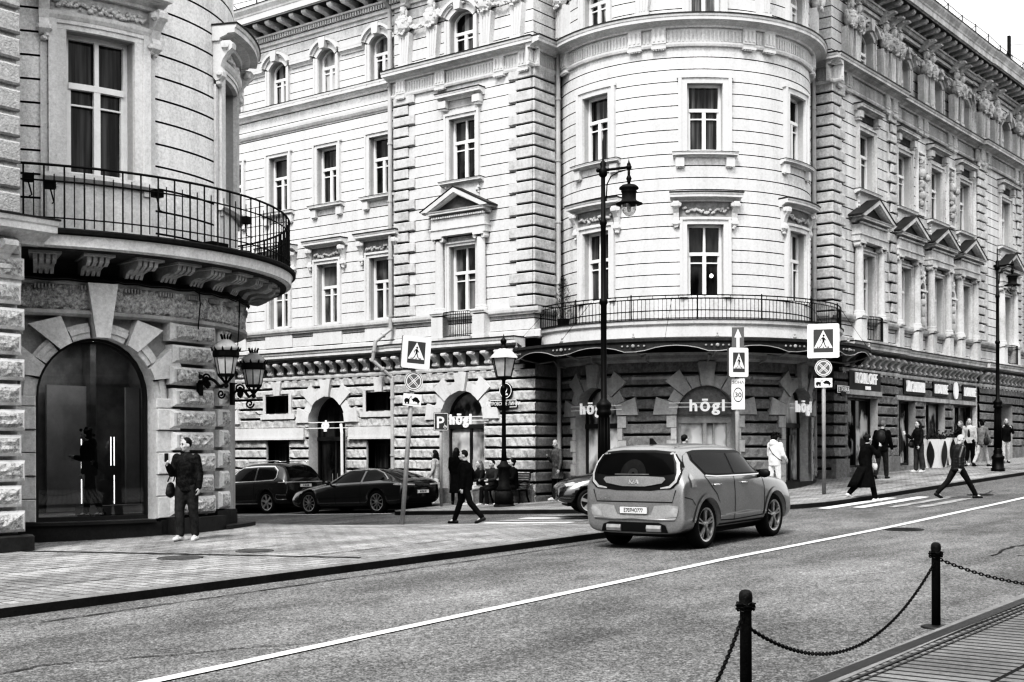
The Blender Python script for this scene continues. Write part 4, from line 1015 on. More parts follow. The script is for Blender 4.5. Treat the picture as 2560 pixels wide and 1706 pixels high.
# ---- roof, its railing 
mb = MB(); mb.quad((30.9, 23, 17.3), (30.9, 56, 17.3), (37, 56, 19.6), (37, 23, 19.6)); mb.quad((38.5, 16.2, 17.3), (78, 16.2, 17.3), (78, 24, 19.6), (38.5, 24, 19.6))
mb.build('roof', 'roof_metal', CB)
mb = MB()
for fr, a0, a1 in ((RW, 44, 78), (LW, 24, 56)):
    st = 1.55; n = int((a1 - a0) / st)
    for k in range(n + 1):
        a = a0 + k * st; mb.tube([fr(a, .8, 17.3), fr(a, .8, 17.95 + .05 * math.sin(k * 1.7))], .022, 4); mb.tube([fr(a, .8, 17.9), fr(a - .2, .3, 17.45)], .015, 4)
    for z in (17.9, 17.62): mb.tube([fr(a0 + k * st, .8, z + .05 * math.sin(k * 1.7)) for k in range(n + 1)], .014, 4)
    for k in range(int((a1 - a0) / .3)): mb.tube([fr(a0 + k * .3, .8, 17.34), fr(a0 + k * .3, .8, 17.9)], .006, 3)
mb.build('roof_railing', 'iron', CB)
# ------------------------------------------------------------------ the balcony building on the left
LB = thing('balcony_building', (14, 23, 0), 'pale rounded building on the left with an iron balcony above an arched shop window', 'building')
D = 4.05 * math.pi / 180
def da(deg): return (deg + 105.5) * D
CL = .42
up = [0.0, da(-51.), da(-8)]
mb = MB(); hs = [hole(a, .62, 6.54, 9.12) for a in up]
wall(mb, LT, da(-150), da(20), groove_prof(5.1, 14, 6.93, CL, .026, .06), hs)
LX = Fr(lambda a, o, z: Vector((19.0 + o, a, z)))
wall(mb, LX, 24.2, 55, groove_prof(5.1, 14, 6.93, CL, .026, .06)); wall(mb, LQ, -12, 11.68, groove_prof(5.3, 14, 6.93, CL, .026, .06))
mb.quad((11.68, 19.2, -1), (11.68, 22.0, -1), (11.68, 22.0, 14), (11.68, 19.2, 14))
mb.quad((-12, 27, -1), (12.0, 27, -1), (12.0, 27, 14), (-12, 27, 14))
mb.build('wall', 'plaster_left', LB)
for i, a in enumerate(up):
    w = make_window(LB, LT, a, .62, 6.54, 9.12, dep=.27, topmull=True, tf=.64, pane='pane_fold', t=.085)
    mb = MB()
    for s in (-1, 1):
        b, c = sorted((a + s * .617, a + s * .80)); mb.box(LT, b, c, -.02, .07, 6.3, 9.12)
        b, c = sorted((a + s * .78, a + s * .92)); mb.box(LT, b, c, -.02, .11, 6.3, 9.35)
        b, c = sorted((a + s * .93, a + s * 1.05)); mb.box(LT, b, c, 0, .05, 5.3, 8.9)
    mb.box(LT, a - .80, a + .80, -.02, .075, 9.115, 9.21); mb.box(LT, a - .80, a + .80, -.02, .10, 9.21, 9.28); mb.strip(LT, [(0, 9.28), (.11, 9.28), (.15, 9.34), (.17, 9.40), (0, 9.40)], a - .94, a + .94)
    mb.build('window_surround', 'trim', w)
    mb = MB(); mb.strip(LT, [(0, 6.40), (.14, 6.40), (.20, 6.46), (.20, 6.54), (0, 6.54)], a - 1.0, a + 1.0); mb.box(LT, a - .95, a + .95, 0, .07, 5.3, 6.40); mb.build('sill', 'trim', w)
    mb = MB(); moulding(mb, LT, a - 1.12, a + 1.12, 9.74, 10.04, .52); mb.box(LT, a - .92, a + .92, 0, .05, 9.40, 9.74); mb.build('window_hood', 'trim', w)
    mb = MB(); mb.box(LT, a - 1.14, a + 1.14, 0, .56, 10.042, 10.07); mb.build('hood_flashing', 'ledge_top', w)
    for s in (-1, 1):
        mb = MB(); console(mb, LT, a + s * .99, .17, 9.74, .78, .42); lumps(mb, LT, a + s * .99 - .05, a + s * .99 + .05, 8.98, .18, .08, 9, .05); mb.build('console', 'trim', w)
    mb = MB(); lumps(mb, LT, a - .82, a + .82, 9.58, .13, .07, 70, .045, sag=.03); mb.build('garland', 'trim', w)
# quoins of the wing that fronts the main street
mb = MB(); z = 5.40; k = 0
while z < 13.5: mb.block(LQ, 10.6 if k % 2 else 10.3, 11.70, 0, .11, z + .06, z + CL - .02, .03); z += CL; k += 1
mb.build('quoin_strip', mat('hatched_stone', .42, rough=.95, grain=.35, gs=30, blotch=.1, bump=.6, bsc=30), LB)
mb = MB(); mb.strip(LQ, crown(4.98, 5.34, .62), 2, 12.05); mb.strip(LQ, [(0, 4.3), (.1, 4.3), (.1, 4.98), (0, 4.98)], 2, 11.7)
for a in (11.3, 10.2, 9.1): console(mb, LQ, a, .24, 4.98, .5, .5)
c = mb.build('base_cornice', 'trim', LB); mk = MB(); mk.box(LQ, 2, 12.07, 0, .66, 5.342, 5.37); mk.build('cornice_flashing', 'ledge_top', c)
# balcony
b0, b1 = da(-131), da(12)
mb = MB(); mb.strip(LT, [(0, 5.02), (1.10, 5.06), (1.14, 5.09), (1.18, 5.09), (1.20, 5.25), (1.22, 5.27), (0, 5.27)], b0, b1)
bal = mb.build('balcony', 'trim', LB); mb = MB(); mb.strip(LT, [(0, 5.0), (1.08, 5.035), (1.08, 5.05), (0, 5.015)], b0, b1); mb.build('balcony_soffit', 'painted_shade', bal)  # underside strip darkened to paint the balcony's shade
mb = MB(); mb.strip(LT, [(0, 5.272), (1.25, 5.272), (1.28, 5.29), (1.28, 5.35), (1.25, 5.38), (0, 5.38)], b0, b1); mb.build('balcony_edge', 'iron_old', bal)
degs = [-129.5, -119.9, -109.5, -98.9, -89.5, -80.3, -71.5, -62.5, -53.5, -44, -34.5, -25]
mb = MB()
for d in degs:
    a = da(d)
    for q in (-.13, -.045, .045, .13): mb.strip(LT, [(0, 4.62), (.16, 4.64), (.30, 4.72), (.36, 4.82), (.52, 4.86), (.72, 4.84), (.84, 4.90), (.86, 5.0), (.80, 5.04), (0, 5.04)], a + q - .03, a + q + .03)
    mb.strip(LT, [(0, 4.64), (.30, 4.78), (.50, 4.88), (.78, 4.90), (.80, 5.03), (0, 5.03)], a - .15, a + .15)
    mb.box(LT, a - .22, a + .22, 0, .95, 4.985, 5.03)
mb.build('balcony_bracket', 'bracket', bal)
mb = MB(); RO = 1.15
rail(mb, LT, b0, b1, RO, 6.45, .022); rail(mb, LT, b0, b1, RO, 6.18, .014); rail(mb, LT, b0, b1, RO, 5.56, .012)
st = .255; n = int((b1 - b0) / st)
for k in range(n + 1):
    a = b0 + k * st; mb.tube([LT(a, RO, 5.36), LT(a, RO, 6.45)], .015, 5)
    a += st / 2; mb.tube([LT(a, RO, 5.42), LT(a, RO, 6.30)], .009, 4)
mb.build('balcony_railing', 'iron', bal)
# floodlights and cable boxes left on the balcony
for d, h in ((-123, 6.2), (-119, 6.1), (-98, 6.15), (-73, 6.0)):
    mb = MB(); a = da(d); p = LT(a, 1.02, h); mb.box(LT, a - .07, a + .07, .95, 1.10, h - .03, h + .10); mb.tube([LT(a, 1.0, h), LT(a + .05, 1.0, h - .25), LT(a + .02, RO, h - .3)], .012, 5); mb.build('floodlight', 'iron', bal)
mb = MB(); mb.box(LT, da(-84), da(-79), .75, 1.0, 5.4, 5.5); mb.build('cable_box', 'iron', bal); mb = MB(); mb.box(LT, da(-128), da(-125), .5, .9, 5.4, 5.95); mb.build('cable_box', 'iron', bal)
pass
# frieze, dark cable run and small dentils under the brackets
mb = MB(); mb.strip(LT, [(0, 4.0), (.20, 4.0), (.26, 4.04), (.26, 4.10), (.2, 4.12), (0, 4.12)], da(-150), da(20)); mb.strip(LT, [(0, 4.56), (.2, 4.56), (.24, 4.60), (.24, 4.66), (0, 4.7)], da(-150), da(20))
for d in degs:
    for q in range(6): a = da(d) - .14 + q * .055; mb.box(LT, a, a + .025, .2, .27, 4.47, 4.55)
mb.build('frieze_moulding', 'trim_dark', LB)
mb = MB(); mb.strip(LT, [(0, 4.66), (.06, 4.66), (.06, 5.01), (0, 5.01)], da(-150), da(20)); mb.build('bracket_backing', 'painted_shade', LB)  # dark band painting the shade between the brackets
mb = MB(); wall(mb, LT, da(-150), da(20), [(4.11, .17), (4.16, .2), (4.24, .21), (4.32, .2), (4.40, .21), (4.48, .2), (4.565, .17)], (), .07, .035); mb.build('rough_frieze', 'rough_stone_left', LB)
mb = MB()
for zz, oo, r in ((4.66, .30, .022), (4.71, .27, .03), (4.62, .29, .012)):
    n = 50; mb.tube([LT(da(-125) + (da(-40) - da(-125)) * i / n, oo, zz + .012 * math.sin(i * 1.3) + (.03 if i % 13 == 0 else 0)) for i in range(n + 1)], r, 5)
for d, z2 in ((-79, 3.7), (-58, 3.6)): mb.tube([LT(da(d), .30, 4.66), LT(da(d) + .03, .29, 4.4), LT(da(d) - .02, .29, 4.0), LT(da(d), .25, z2)], .010, 4)
mb.build('cable', 'iron', LB)
# ground floor
AC, AH, AS = da(-106.6), 1.07, 2.58
mb = MB(); wall(mb, LT, da(-150), da(20), [(-.4, 0), (4.05, 0)], [hole(AC, AH, .34, AS, AH)]); arch_fill(mb, LT, AC, AH, AS, AH, 0.)
wall(mb, LX, 24.2, 55, pillow_prof(-2, 5.1, 0, .42)); mb.build('shop_wall', mat('shop_wall', .34, rough=.9, grain=.22, gs=40, blotch=.2, bs=1.3, streak=.2), LB)
mb = MB(); wall(mb, LQ, -12, 10.2, pillow_prof(-1, 4.4, 0, .41), (), .4); mb.box(LQ, 10.2, 11.68, -.3, 0, -1, 5.0); mb.build('shop_wall', 'smooth_stone', LB)
mb = MB(); reveal(mb, LT, AC, AH, .34, AS, AH, .30, .12)
n = 11
for i in range(n):
    t0, t1 = i / n, (i + 1) / n; big = i % 2 == 1
    def pt(t, rr): return (AC - rr * math.cos(math.pi * t), AS + rr * math.sin(math.pi * t))
    if i == 5:
        p = [pt(.465, AH - .015), pt(.535, AH - .015), (AC + .25, 4.60), (AC - .25, 4.60)]; mk = MB(); mk.plate(LT, p, 0, .34); mk.build('keystone', 'smooth_stone', LB)
    elif big:
        tm = (t0 + t1) / 2; P = [pt(t0 + .012, AH - .01), pt(tm, AH - .01), pt(t1 - .012, AH - .01), pt(t1 + .012, AH + .66), pt(t0 - .012, AH + .66)]
        mb.plate(LT, [(a, min(z, 4.0)) for a, z in P], 0, .20)
    else:
        tm = (t0 + t1) / 2
        for r0, r1, o in ((AH - .01, AH + .10, .10), (AH + .10, AH + .20, .13), (AH + .2, AH + .27, .09)): mb.plate(LT, [pt(t0, r0), pt(tm, r0), pt(t1, r0), pt(t1, r1), pt(tm, r1), pt(t0, r1)], 0, o)
for s in (-1, 1):
    z = .34; k = 0
    while z < AS - .1:
        z1 = min(z + .41, AS); e = AC + s * (AH - .005); f = AC + s * (AH + (.50 if k % 2 == 0 else .36)); b, c = sorted((e, f)); mb.block(LT, b, c, 0, .20 if k % 2 == 0 else .15, z + .01, z1, .015); z += .41; k += 1
mb.build('arch_stones', 'smooth_stone', LB)
def boss_pier(a0, a1, z0, z1, o, fr=LT, step=.41, inner=.12):
    mb = MB(); z = z0; k = 0; later = []
    while z < z1 - .2:
        s = .0 if k % 2 == 0 else .06
        mb.block(fr, a0 + s, a1 - s, 0, o, z + .045, z + step - .02, .05)
        mr = MB(); A0, A1, Z0, Z1 = a0 + s + inner, a1 - s - .07, z + .095, z + step - .07
        na, nz = 9, 4; base = len(mr.v); vs = []
        for i in range(na + 1):
            for j in range(nz + 1):
                ed = i in (0, na) or j in (0, nz); vs.append(fr(A0 + (A1 - A0) * i / na, o + (.002 if ed else .035 + random.uniform(-.022, .022)), Z0 + (Z1 - Z0) * j / nz))
        mr.add(vs, [[i * (nz + 1) + j, (i + 1) * (nz + 1) + j, (i + 1) * (nz + 1) + j + 1, i * (nz + 1) + j + 1] for i in range(na) for j in range(nz)])
        later.append(mr); z += step; k += 1
    p = mb.build('pier', 'smooth_stone', LB)
    for mr in later: mr.build('rough_face', 'rough_stone_left', p)
boss_pier(da(-88), da(-71), .34, 4.0, .26); boss_pier(da(-67), da(-59.5), .40, 4.0, .16); boss_pier(10.55, 11.72, .25, 5.0, .20, fr=LQ, inner=.07)
boss_pier(da(-136), da(-124.5), .34, 4.0, .10)
mb = MB(); mb.box(LT, da(-124.5), da(-91), 0, .24, -.4, .29); mb.box(LT, da(-124.5), da(-93), 0, .30, .29, .345); mb.box(LT, da(-91), da(-87), 0, .22, -.4, .32); mb.box(LT, da(-89), da(-70), 0, .42, -.4, .34); mb.box(LT, da(-70), da(-57), 0, .22, -.4, .42); mb.box(LT, da(-70.5), da(-52), 0, .5, -.4, .14); mb.box(LT, da(-140), da(-124.5), 0, .22, -.4, .33)
mb.strip(LQ, [(0, -1), (.26, -1), (.26, .22), (.2, .25), (0, .25)], 2, 11.82); mb.build('plinth', 'granite', LB)
# arched shop window with a glimpse of the room behind it
fmb = MB(); n = 18; t = .05
p0 = [arcpt(AC, AH, AS, AH, i / n) for i in range(n + 1)]; p1 = [arcpt(AC, AH - t, AS, AH - t, i / n) for i in range(n + 1)]
for i in range(n): fmb.plate(LT, [p0[i], p0[i + 1], p1[i + 1], p1[i]], -.24, -.14)
for s in (-1, 1): b, c = sorted((AC + s * AH, AC + s * (AH - t))); fmb.box(LT, b, c, -.24, -.14, .34, AS)
fmb.box(LT, AC - AH, AC + AH, -.24, -.14, .34, .42)
sw = fmb.build('shop_window', 'dark_frame', LB)
pm = MB(); pts = [arcpt(AC, AH, AS, AH, i / n) for i in range(n + 1)]
chord = Fr(lambda a, o, z: (lambda p: Vector((p.x, p.y, z)))(LT(AC - AH, -.19, 0) + (LT(AC + AH, -.19, 0) - LT(AC - AH, -.19, 0)) * ((a - AC + AH) / (2 * AH))))
for (a, z), (b, w) in zip(pts, pts[1:]): pm.quad(chord(a, 0, .36), chord(b, 0, .36), chord(b, 0, w), chord(a, 0, z))
pm.build('pane', 'shop_glass', sw)
room = ring(14.97, 23.98, 3.55, R_(-105.5))
mb = MB()
for z in (.30, 3.95): mb.quad(*[(14.97 + 3.82 * math.cos(2 * math.pi * k / 28), 23.98 + 3.82 * math.sin(2 * math.pi * k / 28), z) for k in range(28)])
mb.quad((11.4, 24.3, .3), (18.5, 24.3, .3), (18.5, 24.3, 3.95), (11.4, 24.3, 3.95)); mb.quad((12.5, 21.2, .3), (12.5, 24.3, .3), (12.5, 24.3, 3.95), (12.5, 21.2, 3.95)); mb.quad((17.5, 21.2, .3), (17.5, 24.3, .3), (17.5, 24.3, 3.95), (17.5, 21.2, 3.95))
for x in (13.2, 14.6, 16.3): mb.box(Fr(lambda a, o, z: Vector((a, 24.28 - o, z))), x, x + .14, 0, .3, .3, 3.9)
mb.build('shop_room', 'room', LB)
mb = MB(); bx = Fr(lambda a, o, z: Vector((a, 24.2 - o, z)))
mb.box(bx, 12.9, 14.1, 0, .05, .32, 3.2); mb.box(bx, 15.35, 16.45, 0.02, .07, .32, 3.0); mb.box(bx, 17.1, 17.45, 0.3, .36, .35, 3.0); mb.box(bx, 14.0, 14.45, .2, .25, 2.6, 3.6); mb.box(bx, 15.0, 17.3, 1.6, 1.9, .32, .5)
mb.build('shop_panel', 'room_pale', LB)
mb = MB(); mb.quad((13.6, 22.2, 3.93), (16.6, 22.2, 3.93), (16.6, 22.5, 3.93), (13.6, 22.5, 3.93)); mb.quad((13.6, 23.4, 3.93), (16.6, 23.4, 3.93), (16.6, 23.7, 3.93), (13.6, 23.7, 3.93)); mb.build('room_fill_light', 'room_fill_light', LB)  # glowing strips added out of view to light the room
mb = MB()
for x, y, z0, z1 in ((15.15, 22.6, 1.25, 1.85), (15.15, 22.6, .55, 1.05), (16.12, 23.0, 1.3, 1.9), (16.2, 23.0, 1.3, 1.9), (16.2, 23.0, .5, 1.1), (16.35, 22.2, 1.15, 1.85), (16.35, 22.2, .45, 1.05)): mb.tube([(x, y, z0), (x, y, z1)], .010, 6)
mb.build('light_tube', 'tube', LB)
mb = MB(); mb.quad((-12, 19.3, 14), (11.6, 19.3, 14), (18.9, 24, 14), (19, 55, 14), (-12, 55, 14)); mb.build('roof', 'roof_metal', LB)
# ------------------------------------------------------------------ street furniture
def lamp_post(x, y, zf, label, hd):
    z = zf(x, y); t = thing('lamp_post', (x, y, z), label, 'street lamp', 'tall street lamps with hanging bell lanterns'); c = Vector((x, y, z))
    mb = MB(); mb.lathe(c, [(.23, -.05), (.23, .10), (.20, .12), (.19, .40), (.215, .44), (.215, .50), (.17, .54), (.14, .62), (.155, .68), (.125, .75), (.13, .8)], 12); mb.build('base', 'iron', t, True)
    mb = MB(); mb.lathe(c, [(.125, .75), (.115, 1.9), (.11, 2.18), (.15, 2.2), (.15, 2.26), (.13, 2.3), (.155, 2.36), (.15, 2.42), (.10, 2.46), (.062, 2.52), (.058, 4.4), (.085, 4.44), (.085, 4.5), (.055, 4.54), (.052, 6.0), (.075, 6.04), (.075, 6.1), (.048, 6.13), (.044, 7.0)], 14)
    for k in range(10):
        a = 2 * math.pi * k / 10; mb.tube([c + Vector((.125 * math.cos(a), .125 * math.sin(a), .82)), c + Vector((.112 * math.cos(a), .112 * math.sin(a), 2.14))], .012, 4)
    mb.build('pole', 'iron', t, True)
    d = Vector((math.cos(hd), math.sin(hd), 0)); top = c + Vector((0, 0, 7.12))
    mb = MB(); mb.lathe(c, [(.05, 6.98), (.085, 7.02), (.085, 7.14), (.05, 7.18), (.07, 7.26), (.02, 7.32), (.018, 7.7), (.002, 7.78)], 10)
    mb.ball(top - d * .10, .045); mb.tube([top, top + d * .52 + Vector((0, 0, .06))], .028, 7)
    mb.tube([top + d * .06 - Vector((0, 0, .62)), top + d * .08 - Vector((0, 0, .28)), top + d * .16 - Vector((0, 0, .12)), top + d * .30 - Vector((0, 0, .04)), top + d * .44 + Vector((0, 0, .0))], .014, 5)
    e = top + d * .52 + Vector((0, 0, .06)); mb.ball(e, .06); mb.lathe(e, [(.02, 0), (.045, .06), (.02, .1), (.002, .18)], 8); mb.tube([e, e - Vector((0, 0, .24))], .03, 7); mb.lathe(e - Vector((0, 0, .36)), [(.035, 0), (.03, .06), (.06, .13), (.03, .2)], 9)
    mb.build('arm', 'iron', t, True)
    b = e - Vector((0, 0, .36))
    mb = MB(); mb.lathe(b, [(.27, -.39), (.275, -.37), (.19, -.335), (.155, -.31), (.145, -.29), (.145, -.16), (.16, -.145), (.16, -.12), (.145, -.105), (.20, -.08), (.195, -.045), (.14, 0), (.04, .02)], 18); mb.build('lamp_shade', 'iron_old', t, True)
    mb = MB(); mb.lathe(b, [(.002, -.63), (.07, -.615), (.125, -.56), (.152, -.49), (.16, -.39)], 16, caps=False); mb.build('glass_globe', 'lamp_glass', t, True)
    mb = MB(); mb.lathe(b, [(.03, -.54), (.045, -.46), (.03, -.38)], 8); mb.build('bulb', 'sign_white', t, True)
    return t
HR = math.atan2(-.792, .6105)
lamp_post(21.63, 14.33, zp, 'tall dark lamp post behind the grey hatchback, at the pavement corner', HR)
lamp_post(45.6, 13.85, zp, 'tall dark lamp post on the right pavement behind the striding bald man', HR)

def lantern_post(x, y, label):
    z = zp(x, y); t = thing('lantern_post', (x, y, z), label, 'street lantern'); c = Vector((x, y, z))
    mb = MB(); mb.lathe(c, [(.30, -.04), (.30, .05), (.24, .07)], 14); mb.sq(c, [(.27, .05), (.27, .36), (.22, .42), (.20, .46)], 8); mb.lathe(c, [(.20, .44), (.22, .50), (.16, .60), (.155, 1.05), (.2, 1.1), (.22, 1.14), (.12, 1.22), (.09, 1.3)], 14); mb.build('base', 'iron_old', t, True)
    mb = MB(); mb.lathe(c, [(.09, 1.25), (.062, 1.6), (.055, 3.3), (.09, 3.35), (.09, 3.42), (.05, 3.46), (.05, 3.6), (.12, 3.66), (.20, 3.70)], 12); mb.build('pole', 'iron', t, True)
    mb = MB(); mb.sq(c, [(.22, 3.70), (.36, 4.25)], 6); g = mb.build('lantern_glass', 'lantern_glass', t)
    mb = MB()
    for k in range(6):
        a = 2 * math.pi * k / 6 + math.pi / 4; u = Vector((math.cos(a), math.sin(a), 0)); mb.tube([c + u * .225 + Vector((0, 0, 3.70)), c + u * .365 + Vector((0, 0, 4.25))], .016, 4)
    for r, zz in ((.225, 3.70), (.368, 4.25)): mb.tube([c + Vector((math.cos(2 * math.pi * k / 6 + math.pi / 4) * r, math.sin(2 * math.pi * k / 6 + math.pi / 4) * r, zz)) for k in range(6)], .022, 4, closed=True)
    mb.build('lantern_frame', 'iron', t)
    mb = MB(); mb.sq(c, [(.44, 4.24), (.43, 4.27), (.34, 4.36), (.22, 4.47), (.13, 4.52)], 6); mb.build('lantern_roof', 'lantern_roof', t)
    mb = MB(); mb.lathe(c, [(.13, 4.5), (.15, 4.54), (.07, 4.57), (.06, 4.66), (.09, 4.70), (.09, 4.76), (.03, 4.82), (.02, 4.86), (.002, 4.95)], 10); mb.build('finial', 'iron', t, True)
lantern_post(28.98, 22.63, 'old street lantern with a pale hipped roof in front of the shop corner')

def wall_lamp(a, o1, z, sc, label, name='wall_lamp'):
    w0 = LT(a, .26, z); d = LT(a, 1, z) - LT(a, 0, z); t = thing(name, w0, label, 'wall lamp', 'crowned wall lamps on the balcony building')
    mb = MB(); mb.box(LT, a - .06, a + .06, .24, .30, z - .22, z + .22); L_ = o1 - .30; U = Vector((0, 0, 1)); s0 = LT(a, .30, z)
    pts = []
    for i in range(19):
        q = i / 18; pts.append(s0 + d * (L_ * q) + U * (.16 * math.sin(q * math.pi * 1.05) * (1 if q < .35 else 1) - .34 * q * q * (1.6 - q) + (.22 * max(0, q - .75) / .25)))
    mb.tube(pts, [.030 - .008 * abs(i - 9) / 9 for i in range(19)], 6)
    for cc, rr, sgn in ((s0 + d * .12 + U * .10, .10, 1), (s0 + d * (L_ * .8) - U * .20, .09, -1)):
        sp = [cc + (d * math.cos(th) + U * math.sin(th) * sgn) * rr * (1 - th / 11) for th in [k * .5 for k in range(18)]]; mb.tube(sp, .018, 5)
    lumps(mb, LT, a - .03, a + .03, z + .02, .16, .42, 6, .05); mb.build('bracket', 'iron', t)
    c = pts[-1]
    mb = MB(); mb.lathe(c, [(.02, -.08), (.05, -.04), (.03, 0), (.05, .06)], 8)
    for k in range(8):
        th = 2 * math.pi * k / 8; u = Vector((math.cos(th), math.sin(th), 0)); mb.tube([c + U * .02 + u * .03, c + U * .09 + u * .09 * sc, c + U * .16 + u * .15 * sc], .011, 4)
    mb.build('lamp_cup', 'iron', t)
    mb = MB(); mb.sq(c, [(.15 * sc, .16), (.225 * sc, .16 + .36 * sc)], 8); mb.build('lantern_glass', 'lantern_glass', t)
    mb = MB(); h = .16 + .36 * sc
    for k in range(8):
        th = 2 * math.pi * k / 8 + math.pi / 4; u = Vector((math.cos(th), math.sin(th), 0)); mb.tube([c + U * .16 + u * .152 * sc, c + U * h + u * .218 * sc], .010, 4)
    mb.lathe(c, [(.16 * sc, .14), (.165 * sc, .18), (.15 * sc, .19)], 10); mb.build('lantern_frame', 'iron', t)
    mb = MB(); mb.lathe(c, [(.235 * sc, h - .02), (.245 * sc, h + .03), (.235 * sc, h + .10 * sc), (.26 * sc, h + .14 * sc), (.25 * sc, h + .17 * sc), (.22 * sc, h + .21 * sc), (.14 * sc, h + .27 * sc), (.07 * sc, h + .32 * sc), (.075 * sc, h + .34 * sc)], 14); mb.build('lantern_roof', 'copper', t, True)
    mb = MB(); mb.lathe(c, [(.236 * sc, h - .025), (.249 * sc, h + .0), (.247 * sc, h + .10 * sc), (.236 * sc, h + .11 * sc)], 14)
    for k in range(10):
        th = 2 * math.pi * k / 10; u = Vector((math.cos(th), math.sin(th), 0)); mb.tube([c + U * (h + .10 * sc) + u * .25 * sc, c + U * (h + .17 * sc) + u * .28 * sc], [.02, .006], 4)
        mb.tube([c + U * (h + .32 * sc) + u * .07 * sc, c + U * (h + .42 * sc) + u * .11 * sc], [.016, .005], 4)
    mb.build('crown', 'iron', t)
wall_lamp(da(-78.5), .90, 2.88, 1.0, 'crowned wall lamp nearer the arched window, on the rough pier')
wall_lamp(da(-62.5), .72, 2.74, .98, 'crowned wall lamp farther from the arched window, right of its twin')

# ---- posts and signs
def ped_sign(mb_w, mb_b, mb_k, fr, w, h, lit=.1):
    """walking figure on a striped crossing inside a triangle"""
    mb_w.plate(fr, [(-w / 2 + .03, -h / 2), (w / 2 - .03, -h / 2), (w / 2, -h / 2 + .03), (w / 2, h / 2 - .03), (w / 2 - .03, h / 2), (-w / 2 + .03, h / 2), (-w / 2, h / 2 - .03), (-w / 2, -h / 2 + .03)], 0, .012)
    s = w * .31; sh = h * .34; mb_b.plate(fr, [(-s, -sh), (s, -sh), (s, sh), (-s, sh)], .012, .016)
    mb_w.plate(fr, [(-s * .93, -sh * .62), (s * .93, -sh * .62), (0, sh * .92)], .016, .020)
    k = s / .3; P = lambda pts: mb_k.plate(fr, [(x * k, z * k * (sh / s)) for x, z in pts], .020, .023)
    n = 10; P([(.012 + .033 * math.cos(2 * math.pi * i / n), .135 + .033 * math.sin(2 * math.pi * i / n)) for i in range(n)])
    P([(-.035, .09), (.03, .095), (.045, .02), (.035, -.03), (-.02, -.03), (-.03, .03)])
    P([(-.025, -.02), (.01, -.02), (-.03, -.09), (-.075, -.165), (-.10, -.15), (-.055, -.085)])
    P([(.0, -.02), (.035, -.025), (.06, -.09), (.095, -.16), (.065, -.165), (.03, -.10)])
    P([(-.035, .09), (-.02, .07), (-.07, .025), (-.055, -.01), (-.075, -.012), (-.095, .025)]); P([(.03, .09), (.045, .07), (.08, .03), (.10, .0), (.085, -.01), (.06, .02), (.02, .06)])
    for x in (-.17, -.115, .0, .115, .16): P([(x - .02, -.18), (x + .02, -.18), (x + .012, -.145), (x - .012, -.145)])
def nostop(mb_w, mb_g, fr, r):
    n = 24; circ = lambda q: [(q * math.cos(2 * math.pi * i / n), q * math.sin(2 * math.pi * i / n)) for i in range(n)]
    mb_g.plate(fr, circ(r), 0, .008); 
    for ra, rb in ((r * .97, r * .91), (r * .80, r * .72)):
        A, B = circ(ra), circ(rb)
        for i in range(n): mb_w.plate(fr, [A[i], A[(i + 1) % n], B[(i + 1) % n], B[i]], .008, .011)
    for q in (math.pi / 4, -math.pi / 4):
        c, s = math.cos(q), math.sin(q)
        for e in (-1, 1):
            o = e * r * .085; L_ = r * .74; w = r * .028; mb_w.plate(fr, [(x * c - y * s, x * s + y * c) for x, y in ((-L_, o - w), (L_, o - w), (L_, o + w), (-L_, o + w))], .008, .0115)
def tow(mb_w, mb_k, fr, w, h):
    mb_w.plate(fr, [(-w / 2, -h / 2), (w / 2, -h / 2), (w / 2, h / 2), (-w / 2, h / 2)], 0, .008)
    P = lambda pts: mb_k.plate(fr, [(x * w, z * h) for x, z in pts], .008, .011)
    P([(-.44, -.2), (-.15, -.2), (-.15, 0), (-.2, .06), (-.26, .12), (-.36, .12), (-.44, .0)]); P([(-.22, .02), (-.17, .02), (-.05, .32), (-.08, .34)]); P([(-.08, .34), (-.05, .30), (-.01, .08), (-.03, .06)])
    P([(-.04, .02), (.06, .14), (.14, .26), (.28, .22), (.36, .06), (.43, -.06), (.40, -.18), (.2, -.14), (.02, -.04)])
    for x, z in ((-.36, -.24), (-.2, -.24), (.33, -.2), (.08, -.06)): P([(x + .045 * math.cos(i * .7), z + .1 * math.sin(i * .7)) for i in range(9)])
    P([(-.42, -.36), (.42, -.36), (.42, -.33), (-.42, -.33)])
def sign_post(base, top, r, label, yaw):
    t = thing('sign_post', base, label, 'sign post'); mb = MB(); mb.tube([base, top], r, 10); mb.build('pole', 'pole', t, True); return t
def ped_box(t, c, yaw, w, h, roll, depth=.10, lab=None):
    fr = board(c, yaw, roll); a, b, k = MB(), MB(), MB(); ped_sign(a, b, k, fr, w, h)
    e = MB(); e.plate(fr, [(-w / 2 + .005, -h / 2 + .005), (w / 2 - .005, -h / 2 + .005), (w / 2 - .005, h / 2 - .005), (-w / 2 + .005, h / 2 - .005)], -depth, -.001)
    s = a.build('crossing_sign', 'sign_white', t); e.build('sign_box', 'sign_edge', s); b.build('sign_field', 'sign_blue', s); k.build('walking_figure', 'sign_black', s)
def look(x, y, off=0.): return math.atan2(-y, -x) + off
b = Vector((21.29, 19.53, zp(21.29, 19.53))); tilt = R_(4.4); rt = Vector((.6105, -.792, 0)); dirn = rt * math.sin(tilt) + Vector((0, 0, math.cos(tilt)))
yw = look(21.4, 19.4, .30)
t = sign_post(b, b + dirn * 4.2, .055, 'leaning grey post on the left pavement with crossing sign, no stopping disc and tow plate', yw)
ft = Vector((math.cos(yw), math.sin(yw), 0)) * .07
ped_box(t, b + dirn * 3.86 + ft * 1.6, yw, .66, .72, tilt)
